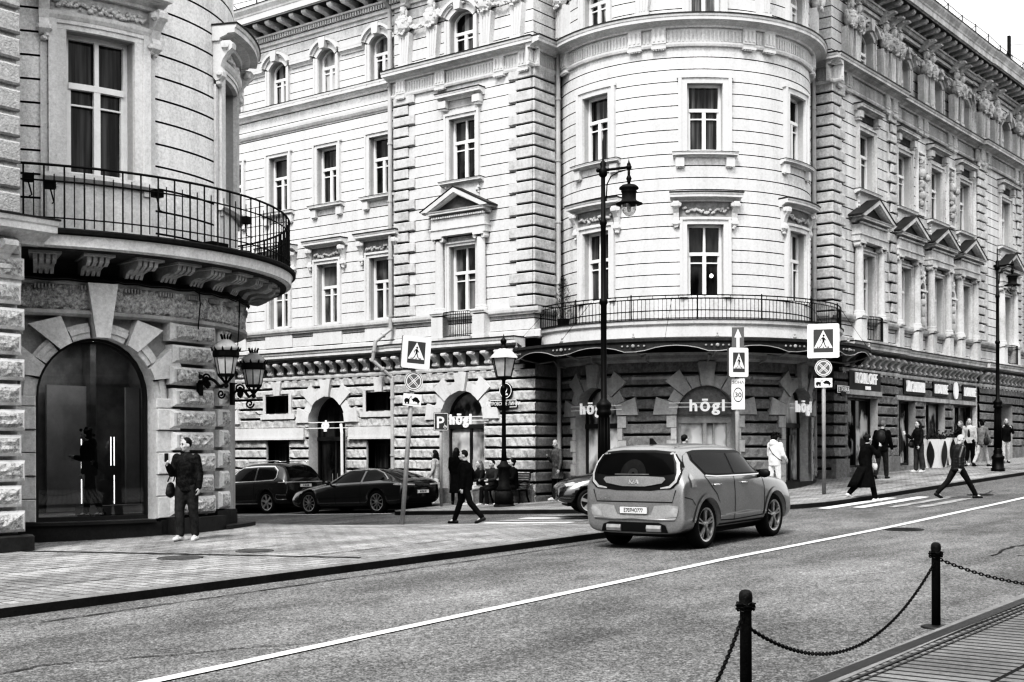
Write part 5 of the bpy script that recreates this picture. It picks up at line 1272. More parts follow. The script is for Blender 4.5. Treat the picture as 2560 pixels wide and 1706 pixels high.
w, g, k = MB(), MB(), MB(); nostop(w, g, board(b + dirn * 3.22 + ft, yw, tilt), .22); s = g.build('no_stopping_disc', 'sign_grey', t); w.build('disc_marking', 'sign_white', s)
w, k = MB(), MB(); tow(w, k, board(b + dirn * 2.80 + ft, yw, tilt), .42, .27); s = w.build('tow_plate', 'sign_white', t); k.build('tow_symbol', 'sign_black', s)
b = Vector((32.72, 14.55, zp(32.72, 14.55))); yw = look(32.7, 14.5, -.05); ft = Vector((math.cos(yw), math.sin(yw), 0)) * .07; U = Vector((0, 0, 1))
t = sign_post(b, b + U * 4.4, .055, 'straight post on the right pavement with large crossing sign, no stopping disc and tow plate', yw)
ped_box(t, b + U * 4.15 + ft * 1.6, yw, .84, .92, 0.)
w, g = MB(), MB(); nostop(w, g, board(b + U * 3.42 + ft, yw), .235); s = g.build('no_stopping_disc', 'sign_grey', t); w.build('disc_marking', 'sign_white', s)
w, k = MB(), MB(); tow(w, k, board(b + U * 3.02 + ft, yw), .46, .25); s = w.build('tow_plate', 'sign_white', t); k.build('tow_symbol', 'sign_black', s)
b = Vector((28.6, 15.0, zp(28.6, 15.0))); yw = look(28.6, 15, .38); ft = Vector((math.cos(yw), math.sin(yw), 0)) * .07
t = sign_post(b, b + U * 4.0, .055, 'post behind the grey hatchback with arrow, crossing sign and white zone 30 plate', yw)
ped_box(t, b + U * 3.50 + ft * 1.6, yw, .50, .72, 0., .14)
yf = look(28.6, 15, .02); fr = board(b + U * 4.12 + ft, yf); m1 = MB(); m1.plate(fr, [(-.15, -.25), (.15, -.25), (.15, .25), (-.15, .25)], 0, .008); s = m1.build('arrow_plate', 'sign_grey', t)
m1 = MB(); m1.plate(fr, [(-.035, -.25), (.035, -.25), (.035, 0), (-.035, 0)], .008, .011); m1.plate(fr, [(-.085, 0), (.085, 0), (0, .21)], .008, .0112); m1.build('arrow', 'sign_white', s)
fr = board(b + U * 2.72 + ft, yf); m1 = MB(); m1.plate(fr, [(-.16, -.38), (.16, -.38), (.16, .38), (-.16, .38)], 0, .008); s = m1.build('zone_plate', 'sign_white', t)
m1 = MB(); n = 24
for i in range(n):
    q = lambda r, j: (r * math.cos(2 * math.pi * j / n), -.02 + r * 1.55 * math.sin(2 * math.pi * j / n)); m1.plate(fr, [q(.118, i), q(.118, i + 1), q(.10, i + 1), q(.10, i)], .008, .011)
put_text(m1, fr, 'ЗОНА', .105, 0, .009, .25, extr=.002, bold=.002); put_text(m1, fr, '30', .17, 0, .009, -.08, extr=.002, bold=.004); m1.build('zone_lettering', 'sign_black', s)
b = Vector((29.48, 25.44, zp(29.48, 25.44))); yw = look(29.5, 25.4, .12); ft = Vector((math.cos(yw), math.sin(yw), 0)) * .06
t = sign_post(b, b + U * 2.8, .045, 'short sign post with a disabled parking plate beside the dark saloon', yw)
fr = board(b + U * 2.56 + ft, yw); m1 = MB(); m1.plate(fr, [(-.225, -.275), (.225, -.275), (.225, .275), (-.225, .275)], 0, .008); s = m1.build('parking_plate', 'sign_blue', t)
m1 = MB()
for q in ((-.21, -.195, -.26, .26), (.195, .21, -.26, .26), (-.21, .21, -.26, -.245), (-.21, .21, .245, .26)): m1.plate(fr, [(q[0], q[2]), (q[1], q[2]), (q[1], q[3]), (q[0], q[3])], .008, .011)
put_text(m1, fr, 'P', .50, -.03, .009, -.19, extr=.002, bold=.006)
n = 12
for i in range(n): q = lambda r, j: (.12 + r * math.cos(2 * math.pi * j / n), -.155 + r * math.sin(2 * math.pi * j / n)); m1.plate(fr, [q(.05, i), q(.05, i + 1), q(.036, i + 1), q(.036, i)], .008, .011)
m1.plate(fr, [(.085, -.06), (.105, -.06), (.105, -.15), (.15, -.15), (.15, -.13), (.12, -.13)], .008, .0115); m1.build('parking_symbol', 'sign_white', s)

# ---- shop lettering and plates on the corner building
def wall_sign(name, fr, parts, label, org, mt='letters', group=None):
    mb = MB()
    for p in parts: put_text(mb, fr, *p[0], **p[1])
    return mesh_thing(mb, name, org, mt, label, 'shop sign', group)
def hogl(fr, a, z, sg, o, xs, label, rails, size=.44):
    base = fr(a, o, z); t = thing('shop_sign', base, label, 'shop sign', 'white shoe shop signs on the corner building')
    mb = MB(); put_text(mb, fr, 'hōgl', size, a, o, z, sg, .025, .012, 1.22, xs); mb.build('lettering', 'letters', t)
    mb = MB()
    for dz in (.10, .22): mb.box(fr, a - rails, a + rails, o - .06, o - .035, z + dz, z + dz + .022)
    mb.build('sign_rail', 'sign_white', t)
hogl(LW, 26.05, 2.42, -1, .16, 1.0, 'hōgl lettering over the arched display window on the side street, behind the lantern', 1.1)
hogl(TW, towA[0], 2.66, 1, .20, 1.05, 'hōgl lettering on the tower, partly hidden by the lamp post', 1.0, .46)
hogl(TW, towA[1], 2.70, 1, .20, 1.05, 'hōgl lettering over the tower door, behind the zone 30 plate', 1.05, .46)
hogl(TW, towA[2], 2.70, 1, .20, 1.05, 'hōgl lettering at the right edge of the tower, above the person in white', .7, .46)
t = thing('shop_sign', LWM(32.25, .1, 2.4), 'small white qb sign on two rails across the dark arched door', 'shop sign')
mb = MB(); put_text(mb, LWM, 'qþ', .40, 32.25, .16, 2.36, -1, .02, .014, .95, .9); mb.build('lettering', 'letters', t)
mb = MB()
for z in (2.36, 2.56): mb.box(LWM, 31.2, 33.3, .10, .125, z, z + .03)
mb.build('sign_rail', 'sign_white', t)
def letters_on(name, fr, txt, size, a, z, label, xs=.8, extra=None, o=.17, back=None):
    t = thing(name, fr(a, o, z), label, 'shop sign', 'white shop names on the right street front')
    mk = MB(); hw = {'KORLOFF': 1.32, 'ЖICHTHMI': 1.05, 'LOUVRE': .78}[txt]; mk.box(fr, a - hw, a + hw, o - .07, o - .035, z - .10 - (.14 if extra else 0), z + .46); mk.build('sign_panel', 'granite', t)
    mb = MB(); put_text(mb, fr, txt, size, a, o, z, 1, .03, -.002, 1.22, xs * .88)
    if extra: put_text(mb, fr, *extra)
    mb.build('lettering', 'letters', t); return t
letters_on('shop_sign', RW, 'KORLOFF', .52, 40.85, 3.74, 'KORLOFF lettering with PARIS beneath, over the first shop window', .80, ('PARIS', .17, 41.0, .17, 3.55))
letters_on('shop_sign', RWM, 'ЖICHTHMI', .54, 45.75, 3.64, 'densely striped white lettering between the KORLOFF and LOUVRE signs', .66)
letters_on('shop_sign', RWM, 'LOUVRE', .52, 48.45, 3.66, 'LOUVRE lettering left of the white oval emblem', .70)
letters_on('shop_sign', RWM, 'LOUVRE', .52, 51.75, 3.66, 'LOUVRE lettering right of the white oval emblem', .70)
mb = MB(); mb.plate(RWM, [(50.05 + .22 * math.cos(2 * math.pi * i / 20), 3.84 + .33 * math.sin(2 * math.pi * i / 20)) for i in range(20)], .15, .21)
mesh_thing(mb, 'sign_emblem', RWM(50.05, .15, 3.84), 'letters', 'white oval emblem between the two LOUVRE words', 'shop sign')
def street_plate(fr, a, z, w, h, sg, txt, size, label, o=.15):
    t = thing('street_plate', fr(a, o, z), label, 'street name plate', 'street name plates')
    mb = MB(); mb.plate(fr, [(a - w / 2, z - h / 2), (a - w * .22, z - h / 2), (a - w * .12, z - h * .8), (a + w * .12, z - h * .8), (a + w * .22, z - h / 2), (a + w / 2, z - h / 2), (a + w / 2, z + h / 2), (a - w / 2, z + h / 2)], o - .04, o)
    p = mb.build('plate', 'sign_black', t); mb = MB(); e = .018
    for q in ((-w / 2 + .01, w / 2 - .01, h / 2 - .01 - e, h / 2 - .01), (-w / 2 + .01, -w / 2 + .01 + e, -h / 2 + .01, h / 2 - .01), (w / 2 - .01 - e, w / 2 - .01, -h / 2 + .01, h / 2 - .01), (-w / 2 + .01, -w * .24, -h / 2 + .01, -h / 2 + .01 + e), (w * .24, w / 2 - .01, -h / 2 + .01, -h / 2 + .01 + e)):
        mb.plate(fr, [(a + q[0], z + q[2]), (a + q[1], z + q[2]), (a + q[1], z + q[3]), (a + q[0], z + q[3])], o, o + .006)
    put_text(mb, fr, txt, size, a, o + .004, z - size * .33, sg, .003, .0, 1.05, .8); mb.build('lettering', 'letters', p)
street_plate(LW, 24.35, 3.02, 1.06, .25, -1, 'ПЕТРОВСКИЕ ЛИНИИ', .15, 'black street name plate behind the lantern on the side-street wall')
street_plate(RW, 39.0, 3.50, .95, .25, 1, 'ПЕТРОВКА', .20, 'black street name plate at the left end of the KORLOFF sign')
t = thing('number_plate', LW(24.25, .15, 3.4), 'round black house number 2 plate above the street name plate', 'house number')
mb = MB(); mb.plate(LW, [(24.25 + .25 * math.cos(2 * math.pi * i / 22), 3.42 + .25 * math.sin(2 * math.pi * i / 22)) for i in range(22)], .12, .16); p = mb.build('plate', 'sign_black', t)
mb = MB(); put_text(mb, LW, '2', .36, 24.25, .162, 3.29, -1, .003, .008)
for i in range(22): q = lambda r, j: (24.25 + r * math.cos(2 * math.pi * j / 22), 3.42 + r * math.sin(2 * math.pi * j / 22)); mb.plate(LW, [q(.235, i), q(.235, i + 1), q(.215, i + 1), q(.215, i)], .16, .165)
mb.build('numeral', 'letters', p)

# ---- bollards and chains
def bollard(x, y, label):
    z = zg(x, y); t = thing('bollard', (x, y, z), label, 'bollard', 'chained iron bollards along the near kerb'); c = Vector((x, y, z))
    mb = MB(); mb.lathe(c, [(.041, 0), (.040, .70), (.044, .71), (.047, .725), (.044, .74), (.047, .755), (.047, .775), (.042, .80), (.028, .815), (.004, .82)], 18); mb.build('post', 'iron_old', t, True)
    mb = MB(); mb.lathe(c, [(.14, -.01), (.14, .012), (.125, .02), (.042, .028)], 22); mb.build('base_plate', 'manhole', t, True)
    return c, t
B1, B2 = (7.97, 4.12), (12.23, 4.3)
c1, bt1 = bollard(*B1, 'iron bollard nearest the bottom edge, second from the right'); c2, bt2 = bollard(*B2, 'iron bollard farther right with its round base plate in view')
def chain(p, q, sag, label, wrap=None):
    p, q = Vector(p), Vector(q); n = 200; pts = []
    for i in range(n + 1): t = i / n; pts.append(p.lerp(q, t) - Vector((0, 0, sag * 4 * t * (1 - t))))
    L_ = sum((b - a).length for a, b in zip(pts, pts[1:])); st = .036; mb = MB(); acc = 0; k = 0; nxt = 0
    def link(c, d, flip):
        nonlocal mb
        d = d.normalized(); s = d.cross(Vector((0, 0, 1))).normalized(); w = d.cross(s)
        if flip: s, w = w, s
        m = 8; vs = [c + d * (.026 * math.cos(2 * math.pi * j / m)) + s * (.0125 * math.sin(2 * math.pi * j / m)) for j in range(m)]; mb.tube(vs, .0052, 4, closed=True)
    for a, b in zip(pts, pts[1:]):
        sl = (b - a).length
        while nxt <= acc + sl: link(a.lerp(b, (nxt - acc) / sl), b - a, k % 2); k += 1; nxt += st
        acc += sl
    if wrap:
        keep = mb
        for c, h, bt in wrap:
            mb = MB()
            for r, dz in ((.054, 0), (.056, .025)):
                m = 13
                for j in range(m):
                    th = 2 * math.pi * j / m; link(Vector((c.x + r * math.cos(th), c.y + r * math.sin(th), c.z + h + dz + .01 * math.sin(3 * th))), Vector((-math.sin(th), math.cos(th), 0)), j % 2)
            mb.build('chain_wrap', 'iron', bt)
        mb = keep
    return mesh_thing(mb, 'chain', p, 'iron', label, 'chain', 'iron chains between the bollards')
d12 = (c2 - c1).normalized()
chain(c1 + d12 * .05 + Vector((0, 0, .55)), c2 - d12 * .05 + Vector((0, 0, .62)), .46, 'iron chain sagging between the two bollards', [(c1, .69, bt1), (c2, .69, bt2)])
e0 = Vector((4.6, 3.2, .35)); chain(c1 - d12 * .05 + Vector((0, 0, .64)), e0, .42, 'iron chain running from the nearer bollard down to the bottom edge')
e1 = Vector((14.2, 2.3, .55)); chain(c2 + d12 * .05 + Vector((0, 0, .66)), e1, .30, 'iron chain running from the farther bollard to the right edge')

# ---- bench, planters, potted conifer, antenna
x0, y0 = 30.6, 23.9; z = zp(x0, y0); t = thing('bench', (x0, y0, z), 'slatted bench with curled iron ends beside the lantern', 'bench')
bf = Fr(lambda a, o, zz: Vector((x0 + .3 - o, y0 + a, z + zz))); mb = MB()
for k in range(5): mb.box(bf, -.75, .75, .06 + k * .085, .125 + k * .085, .43, .455)
mb.build('seat', 'wood', t); mb = MB()
for k in range(6): mb.box(bf, -.75, .75, .0 - k * .015, .025 - k * .015, .52 + k * .07, .575 + k * .07)
mb.build('backrest', 'wood', t)
for s in (-.7, .7):
    mb = MB(); mb.tube([bf(s, .5, 0), bf(s, .44, .2), bf(s, .46, .40), bf(s, .1, .42), bf(s, -.03, .6), bf(s, -.1, .92), bf(s, -.16, .97), bf(s, -.2, .93)], .03, 6); mb.tube([bf(s, -.05, 0), bf(s, .06, .22), bf(s, .1, .42)], .03, 6); mb.tube([bf(s, -.04, .65), bf(s, .2, .68), bf(s, .44, .64), bf(s, .48, .58), bf(s, .44, .54)], .025, 6); mb.build('bench_end', 'iron', t)
def planter(x, y, label):
    z = zp(x, y); t = thing('planter', (x, y, z), label, 'planter', 'white planters beside the shop'); c = Vector((x, y, z)); mb = MB()
    mb.sq(c, [(.36, 0), (.50, 1.05), (.45, 1.05), (.43, .95)], 4, rot=math.atan2(-y, -x) + .2); mb.build('pot', 'planter_white', t)
    yw = math.atan2(-y, -x) + .2; q0 = MB()
    for dy in (math.pi / 4, -math.pi / 4):
        d = Vector((math.cos(yw + dy), math.sin(yw + dy), 0)); fr = board(c + Vector((0, 0, .50)) + d * .33, yw + dy)
        q0.plate(Fr(lambda a, o, zz, fr=fr: fr(a, o + (zz + .3) * .045, zz)), [(.15 * math.sin(math.pi * i / 10) * s, -.48 + .96 * i / 10) for s, rng in ((1, range(0, 11)), (-1, range(9, 0, -1))) for i in rng], -.02, .03)
    q0.build('leaf_recess', 'granite', t)
    mb = MB()
    for k in range(240):
        p = Vector((random.gauss(0, .17), random.gauss(0, .17), abs(random.gauss(0, .12)))); mb.ball(c + Vector((0, 0, 1.04)) + p, (.05, .03, .03), lo=True)
    mb.build('foliage', 'leaf', t)
planter(46.7, 16.4, 'white tapering planter with a leaf-shaped recess, left one of the pair'); planter(49.2, 16.4, 'white tapering planter with a leaf-shaped recess, right one of the pair')
c = TW(-4.25, .55, 5.27); t = thing('potted_conifer', c, 'slim dark potted conifer at the left end of the tower balcony', 'plant')
mb = MB(); mb.lathe(c, [(.16, 0), (.2, .26), (.18, .26), (.16, .2)], 10); mb.build('pot', 'iron_old', t)
mb = MB(); mb.tube([c + Vector((0, 0, .2)), c + Vector((0, 0, 1.35))], [.03, .01], 5); mb.build('trunk', 'wood', t)
mb = MB()
for k in range(1500):
    h = random.random() ** 1.1; r = .26 * (1 - h) ** .6 + .04; th = random.random() * 7; rr = r * random.random() ** .5
    p = c + Vector((rr * math.cos(th), rr * math.sin(th), .28 + 1.2 * h)); d = Vector((math.cos(th) * .5, math.sin(th) * .5, 1)).normalized(); s = d.orthogonal().normalized(); l = random.uniform(.05, .10)
    mb.quad(p - s * .02, p + s * .02, p + d * l)
mb.build('foliage', 'leaf', t, recalc=False)
mb = MB(); c = Vector((57.4, 16.9, 17.4)); mb.box(Fr(lambda a, o, zz: c + Vector((a, -o, zz))), -.09, .09, -.06, .06, .7, 2.1); mb.tube([c + Vector((.14, 0, 0)), c + Vector((.14, 0, 1.8))], .03, 5); mb.tube([c + Vector((0, 0, 1.6)), c + Vector((-1.4, 0, .1))], .03, 5)
for q in (-.4, -.8): mb.tube([c + Vector((q, 0, 1.2 + q)), c + Vector((q - .1, 0, .0))], .025, 4)
mb.tube([c + Vector((0, 0, 1.7)), c + Vector((6, -1, 3.2))], .015, 4)
mesh_thing(mb, 'roof_antenna', c, 'iron', 'panel antenna on a braced mast at the right end of the roof', 'antenna')
# ------------------------------------------------------------------ the street front behind the camera: it closes the street and shows in the glass
OB = thing('opposite_building', (10, -13, 0), 'plain dark street front across the road, seen only as a reflection in the shop glass', 'building')
OF = Fr(lambda a, o, z: Vector((a, -13 + o, z)))
hs = [(x - .65, x + .65, z0, z1) for x in range(-38, 78, 4) for z0, z1 in ((1.2, 3.6), (5.6, 7.8), (9.2, 11.2))]
mb = MB(); wall(mb, OF, -40, 78, [(-3, 0), (4.4, 0), (4.5, .3), (4.8, .3), (4.9, 0), (11.6, 0), (11.8, .5), (12.1, .6), (12.2, 0)], hs); mb.build('wall', mat('opposite_wall', .12, rough=.9, grain=.2, gs=12, blotch=.3, bs=.4), OB)
mb = MB(); mb.quad((-40, -13.3, -3), (78, -13.3, -3), (78, -13.3, 12.2), (-40, -13.3, 12.2)); mb.build('window_row', 'pane_dark', OB)
mb = MB(); mb.quad((-40, -13, 12.2), (78, -13, 12.2), (78, -20, 15), (-40, -20, 15)); mb.build('roof', 'roof_metal', OB)
# ------------------------------------------------------------------ cars
def paint(name, v, metal, rough=.28, coat=.8, grain=.10):
    m = mat(name, v, rough=rough, spec=.5, grain=grain, gs=90, blotch=.10, bs=2.5, metal=metal, coat=coat, coord='O'); m.node_tree.nodes['Principled BSDF'].inputs['Coat IOR'].default_value = 1.75; return m
M['paint_grey'] = paint('paint_grey', .27, .6, .32, .55, .2); M['paint_black'] = paint('paint_black', .010, 0., .2, .9, 0.); M['paint_dark'] = paint('paint_dark', .018, .2, .25, .8, 0.)
M['paint_sheen'] = paint('paint_sheen', .34, .3, .3, .5, .25)  # body grey lightened, sheen put into its colour
M['car_glass'] = mat('car_glass', .008, rough=.05, spec=.13, grain=0, blotch=.5, bs=1.3, coord='O')
M['tyre'] = mat('tyre', .016, rough=.85, grain=.3, gs=50, blotch=.3, bs=6, coord='O'); M['rim_dark'] = mat('rim_dark', .04, rough=.4, spec=.5, metal=.5, grain=0, blotch=.2, coord='O')
M['rim'] = mat('rim', .42, rough=.35, spec=.5, metal=.7, grain=.1, blotch=.2, bs=6, coord='O'); M['chrome'] = mat('chrome', .75, rough=.15, metal=1., grain=0, blotch=0)
M['trim_black'] = mat('trim_black', .014, rough=.5, grain=0, blotch=.2, coord='O'); M['tail_light'] = mat('tail_light', .30, rough=.12, spec=.6, grain=0, blotch=.3, bs=9, coat=1., coord='O'); M['tail_pale'] = mat('tail_pale', .34, rough=.15, spec=.6, grain=0, blotch=.25, bs=12, coat=1., coord='O')
M['plate_white'] = mat('plate_white', .66, rough=.4, grain=.1, gs=60, blotch=.1, coord='O')

def eval_mesh(o):
    dg = bpy.context.evaluated_depsgraph_get(); dg.update(); return bpy.data.meshes.new_from_object(o.evaluated_get(dg))
def lerp_st(S, n_between=0): return S
def car_body(S):
    vs = []; fs = []; m = None
    for (x, zb, zt, wm, wt, zr, wr) in S:
        up = zr - zt; e = min(.09, max(.012, up * .2))
        half = [(0, zb), (wm * .80, zb), (wm * .965, zb + .09), (wm * 1.0, zb + (zt - zb) * .36), (wm * .995, zb + (zt - zb) * .66), ((wm * .35 + wt * .65), zt - .06), (wt, zt), (wt + (wr - wt) * .5, zt + (up - e) * .5), (wr, zr - e), (wr * .82, zr - e * .25), (wr * .4, zr), (0, zr + .004)]
        r = half + [(-y, z) for y, z in half[-2:0:-1]]
        m = len(r); vs += [(x, y, z) for y, z in r]
    n = len(S)
    for i in range(n - 1):
        for j in range(m): fs.append([i * m + j, i * m + (j + 1) % m, (i + 1) * m + (j + 1) % m, (i + 1) * m + j])
    h = m // 2
    for base, rev in ((0, True), ((n - 1) * m, False)):
        for j in range(h):                       # quad-strip cap between left and right halves
            a, b, c, d = base + j, base + j + 1, base + (m - j - 1) % m, base + (m - j) % m
            f = [a, b, c, d] if j not in (0, h - 1) else ([base, base + 1, base + m - 1] if j == 0 else [base + h - 1, base + h, base + h + 1])
            fs.append(f if not rev else f[::-1])
    return vs, fs
def cut_patch(bvh, poly, axis, side, off, step=.07):
    """polygon in (x,z) for axis 'y' or (y,z) for axis 'x', thrown on to the body surface"""
    bd = densify(poly, step); pts = [Vector(p) for p in bd]; xs = [p[0] for p in bd]; zs = [p[1] for p in bd]
    x = min(xs) + step / 2
    while x < max(xs):
        z = min(zs) + step / 2
        while z < max(zs):
            if inside((x, z), bd) and min((Vector((x, z)) - q).length for q in pts[:len(bd)]) > step * .4: pts.append(Vector((x, z)))
            z += step
        x += step
    V, _, Fc, *_ = delaunay_2d_cdt(pts, [], [list(range(len(bd)))], 1, 1e-5)
    out = []; ok = []
    for p in V:
        if axis == 'y': o, d = Vector((p.x, side * 3, p.y)), Vector((0, -side, 0))
        elif axis == 'x': o, d = Vector((side * 6 + 1.4, p.x, p.y)), Vector((-side, 0, 0))
        else: o, d = Vector((p.x, p.y, 4)), Vector((0, 0, -1))
        h, nrm, *_ = bvh.ray_cast(o, d)
        ok.append(h is not None)
        if h is None: out.append(o); continue
        if nrm.dot(d) > 0: nrm = -nrm
        out.append(h + nrm * off)
    return out, [list(f) for f in Fc if all(ok[i] for i in f)]
def line_poly(pts, w):
    P = [Vector(p) for p in pts]; L_, R2 = [], []
    for i, p in enumerate(P):
        t = (P[min(i + 1, len(P) - 1)] - P[max(0, i - 1)]).normalized(); n = Vector((-t.y, t.x)) * w / 2; L_.append(tuple(p + n)); R2.append(tuple(p - n))
    return L_ + R2[::-1]
def make_car(label, group, loc, heading, S, wb, paintm, wheel_r, wheel_y, patches, rim='rim', spokes=5, scale=1., pitch=0., mirror=None, fin=True, wheel_w=.22, dbl=True):
    t = thing('parked_car' if group else 'car', loc, label, 'car', group, local=True); t.rotation_euler = (0, -pitch, heading); t.scale = (scale,) * 3
    vs, fs = car_body(S); me = bpy.data.meshes.new('body'); me.from_pydata(vs, [], fs)
    b = bmesh.new(); b.from_mesh(me); bmesh.ops.recalc_face_normals(b, faces=b.faces); b.to_mesh(me); b.free()
    o = bpy.data.objects.new('body', me); COL.objects.link(o); sm = o.modifiers.new('s', 'SUBSURF'); sm.levels = 2; sm.render_levels = 2
    cut = MB(); 
    for x in (0, wb):
        cut.lathe((x, -2, wheel_r), [(wheel_r + .065, 0), (wheel_r + .065, 4)], 40, ax=(0, 1, 0))
        cut.v = cut.v
    co = cut.build('cutter', 'tyre'); bmod = o.modifiers.new('b', 'BOOLEAN'); bmod.object = co; bmod.operation = 'DIFFERENCE'; bmod.solver = 'EXACT'
    full = bpy.data.objects.new('tmp', me); COL.objects.link(full); s2 = full.modifiers.new('s', 'SUBSURF'); s2.levels = 2
    mf = eval_mesh(full); bvh = BVHTree.FromPolygons([v.co for v in mf.vertices], [list(p.vertices) for p in mf.polygons])
    me2 = eval_mesh(o)
    for q in (o, co, full): bpy.data.objects.remove(q)
    me2.materials.clear(); me2.materials.append(M[paintm]); me2.shade_smooth(); me2.name = 'body'
    bo = bpy.data.objects.new('body', me2); COL.objects.link(bo); bo.parent = t; ORG[bo.name] = Vector((0, 0, 0))
    # dark floor and wheel wells so that one cannot look through
    mb = MB(); ly = wheel_y - .22
    mb.box(Fr(lambda a, oo, z: Vector((a, oo, z))), S[0][0] + .25, S[-1][0] - .25, -ly, ly, .20, .62); mb.build('underbody', 'trim_black', t)
    parts = {}
    for nm, mt, axis, sides, off, poly in patches:
        for sd in sides:
            P = poly if axis != 'x' else poly
            v, f = cut_patch(bvh, P, axis, sd, off)
            if not f: continue
            q = MB(); q.add(v, f); ob = q.build(nm, mt, t, True, recalc=False)
    for x in (0, wb):
        for s in (-1, 1):
            w = MB(); y = s * wheel_y; ax = (0, s, 0)
            w.lathe((x, y - s * wheel_w, wheel_r), [(wheel_r * .66, 0), (wheel_r * .95, 0), (wheel_r, .03), (wheel_r, wheel_w - .03), (wheel_r * .95, wheel_w), (wheel_r * .74, wheel_w + .004), (wheel_r * .72, wheel_w - .02), (wheel_r * .70, wheel_w - .08), (.02, wheel_w - .09)], 30, ax=ax)
            wo = w.build('wheel', 'tyre', t, True)
            r = MB(); R = wheel_r * .73; c = Vector((x, y - s * .012, wheel_r))
            n = 30
            for k in range(n):
                a0, a1 = 2 * math.pi * k / n, 2 * math.pi * (k + 1) / n
                pt = lambda a, rr, dy: c + Vector((rr * math.cos(a), s * dy, rr * math.sin(a)))
                r.quad(pt(a0, R, .012), pt(a1, R, .012), pt(a1, R * .90, .002), pt(a0, R * .90, .002)); r.quad(pt(a0, R * .90, .002), pt(a1, R * .90, .002), pt(a1, R * .88, -.05), pt(a0, R * .88, -.05))
            for k in range(spokes):
                for e in ((-.13, .13) if dbl else (0,)):
                    a = 2 * math.pi * k / spokes + e * 1.0 + .3; d = Vector((math.cos(a), 0, math.sin(a))); p = Vector((-math.sin(a), 0, math.cos(a))); w0, w1 = (.012, .017) if dbl else ((.012, .020) if spokes > 7 else (.03, .055))
                    q = [c + d * .03 - p * w0, c + d * .03 + p * w0, c + d * R * .92 + p * w1 * .8, c + d * R * .92 - p * w1 * .8]
                    r.add([v_ + Vector((0, s * .004, 0)) for v_ in q] + [v_ - Vector((0, s * .03, 0)) for v_ in q], [[0, 1, 2, 3], [0, 1, 5, 4], [1, 2, 6, 5], [2, 3, 7, 6], [3, 0, 4, 7]])
            r.lathe(c - Vector((0, s * .02, 0)), [(.055, 0), (.05, .035), (.03, .04)], 12, ax=ax); r.build('rim', rim, wo)
            mk = MB(); mk.lathe(c - Vector((0, s * .055, 0)), [(R * .93, 0), (R * .93, .006)], 26, ax=ax); mk.build('brake_disc', 'rim_dark', wo)
    if mirror:
        for s in (-1, 1):
            x, y, z = mirror; q = MB(); q.ball((x, s * y, z), (.055, .105, .07)); q.ball((x - .02, s * y, z), (.045, .11, .075)); q.tube([(x + .03, s * (y - .15), z - .05), (x, s * (y - .05), z - .03)], .03, 6); q.build('mirror', paintm if paintm != 'paint_grey' else 'trim_black', t, True)
    if fin:
        x, z = fin if isinstance(fin, tuple) else (0, 0)
        q = MB(); q.plate(Fr(lambda a, oo, zz: Vector((a, oo, zz))), [(x - .09, z - .03), (x + .10, z - .03), (x - .06, z + .075), (x - .09, z + .075)], -.02, .02); q.build('roof_fin', 'trim_black', t)
    return t, bvh
def plate_on(t, x, y0, z, w, h, txt, side=-1, name='number_plate', tilt=0.):
    fr = Fr(lambda a, oo, zz: Vector((x + side * oo, y0 + a * side, z + zz)))   # seen from behind when side=-1
    q = MB(); q.plate(fr, [(-w / 2, -h / 2), (w / 2, -h / 2), (w / 2, h / 2), (-w / 2, h / 2)], 0, .012); p = q.build(name, 'plate_white', t)
    q = MB(); put_text(q, fr, txt, h * .74, 0, .013, -h * .27, 1, .002, .002, 1., .8)
    e = .006
    for b in ((-w / 2, w / 2, h / 2 - e, h / 2), (-w / 2, w / 2, -h / 2, -h / 2 + e), (-w / 2, -w / 2 + e, -h / 2, h / 2), (w / 2 - e, w / 2, -h / 2, h / 2)): q.plate(fr, [(b[0], b[2]), (b[1], b[2]), (b[1], b[3]), (b[0], b[3])], .012, .014)
    q.build('plate_lettering', 'sign_black', p)

# boxy grey hatchback in the foreground lane
S = [(-.80, .38, .76, .70, .66, .84, .56), (-.797, .30, .86, .84, .82, .92, .68), (-.785, .265, .98, .880, .865, 1.06, .745), (-.755, .25, 1.05, .895, .877, 1.20, .735), (-.685, .245, 1.09, .90, .88, 1.45, .71), (-.615, .245, 1.10, .90, .882, 1.575, .70), (-.53, .245, 1.115, .90, .884, 1.628, .695), (-.38, .245, 1.12, .90, .884, 1.645, .695),
     (0, .24, 1.115, .90, .884, 1.655, .70), (.6, .24, 1.10, .898, .88, 1.66, .70), (1.2, .24, 1.09, .898, .88, 1.65, .69), (1.58, .24, 1.08, .898, .878, 1.60, .675), (1.72, .24, 1.08, .898, .878, 1.54, .67), (1.98, .24, 1.075, .898, .872, 1.34, .67), (2.2, .24, 1.06, .898, .868, 1.17, .69), (2.36, .24, 1.05, .898, .86, 1.11, .70),
     (2.75, .24, 1.02, .898, .845, 1.09, .64), (3.12, .24, .97, .888, .815, 1.04, .58), (3.34, .26, .89, .86, .77, .95, .54), (3.43, .30, .80, .79, .70, .84, .50), (3.46, .38, .7, .66, .58, .72, .44)]
arcs = lambda x, r, z0, w, a0=8, a1=172, n=16: [(x + (r + w) * math.cos(R_(a0 + (a1 - a0) * i / n)), z0 + (r + w) * math.sin(R_(a0 + (a1 - a0) * i / n))) for i in range(n + 1)] + [(x + r * math.cos(R_(a1 - (a1 - a0) * i / n)), z0 + r * math.sin(R_(a1 - (a1 - a0) * i / n))) for i in range(n + 1)]
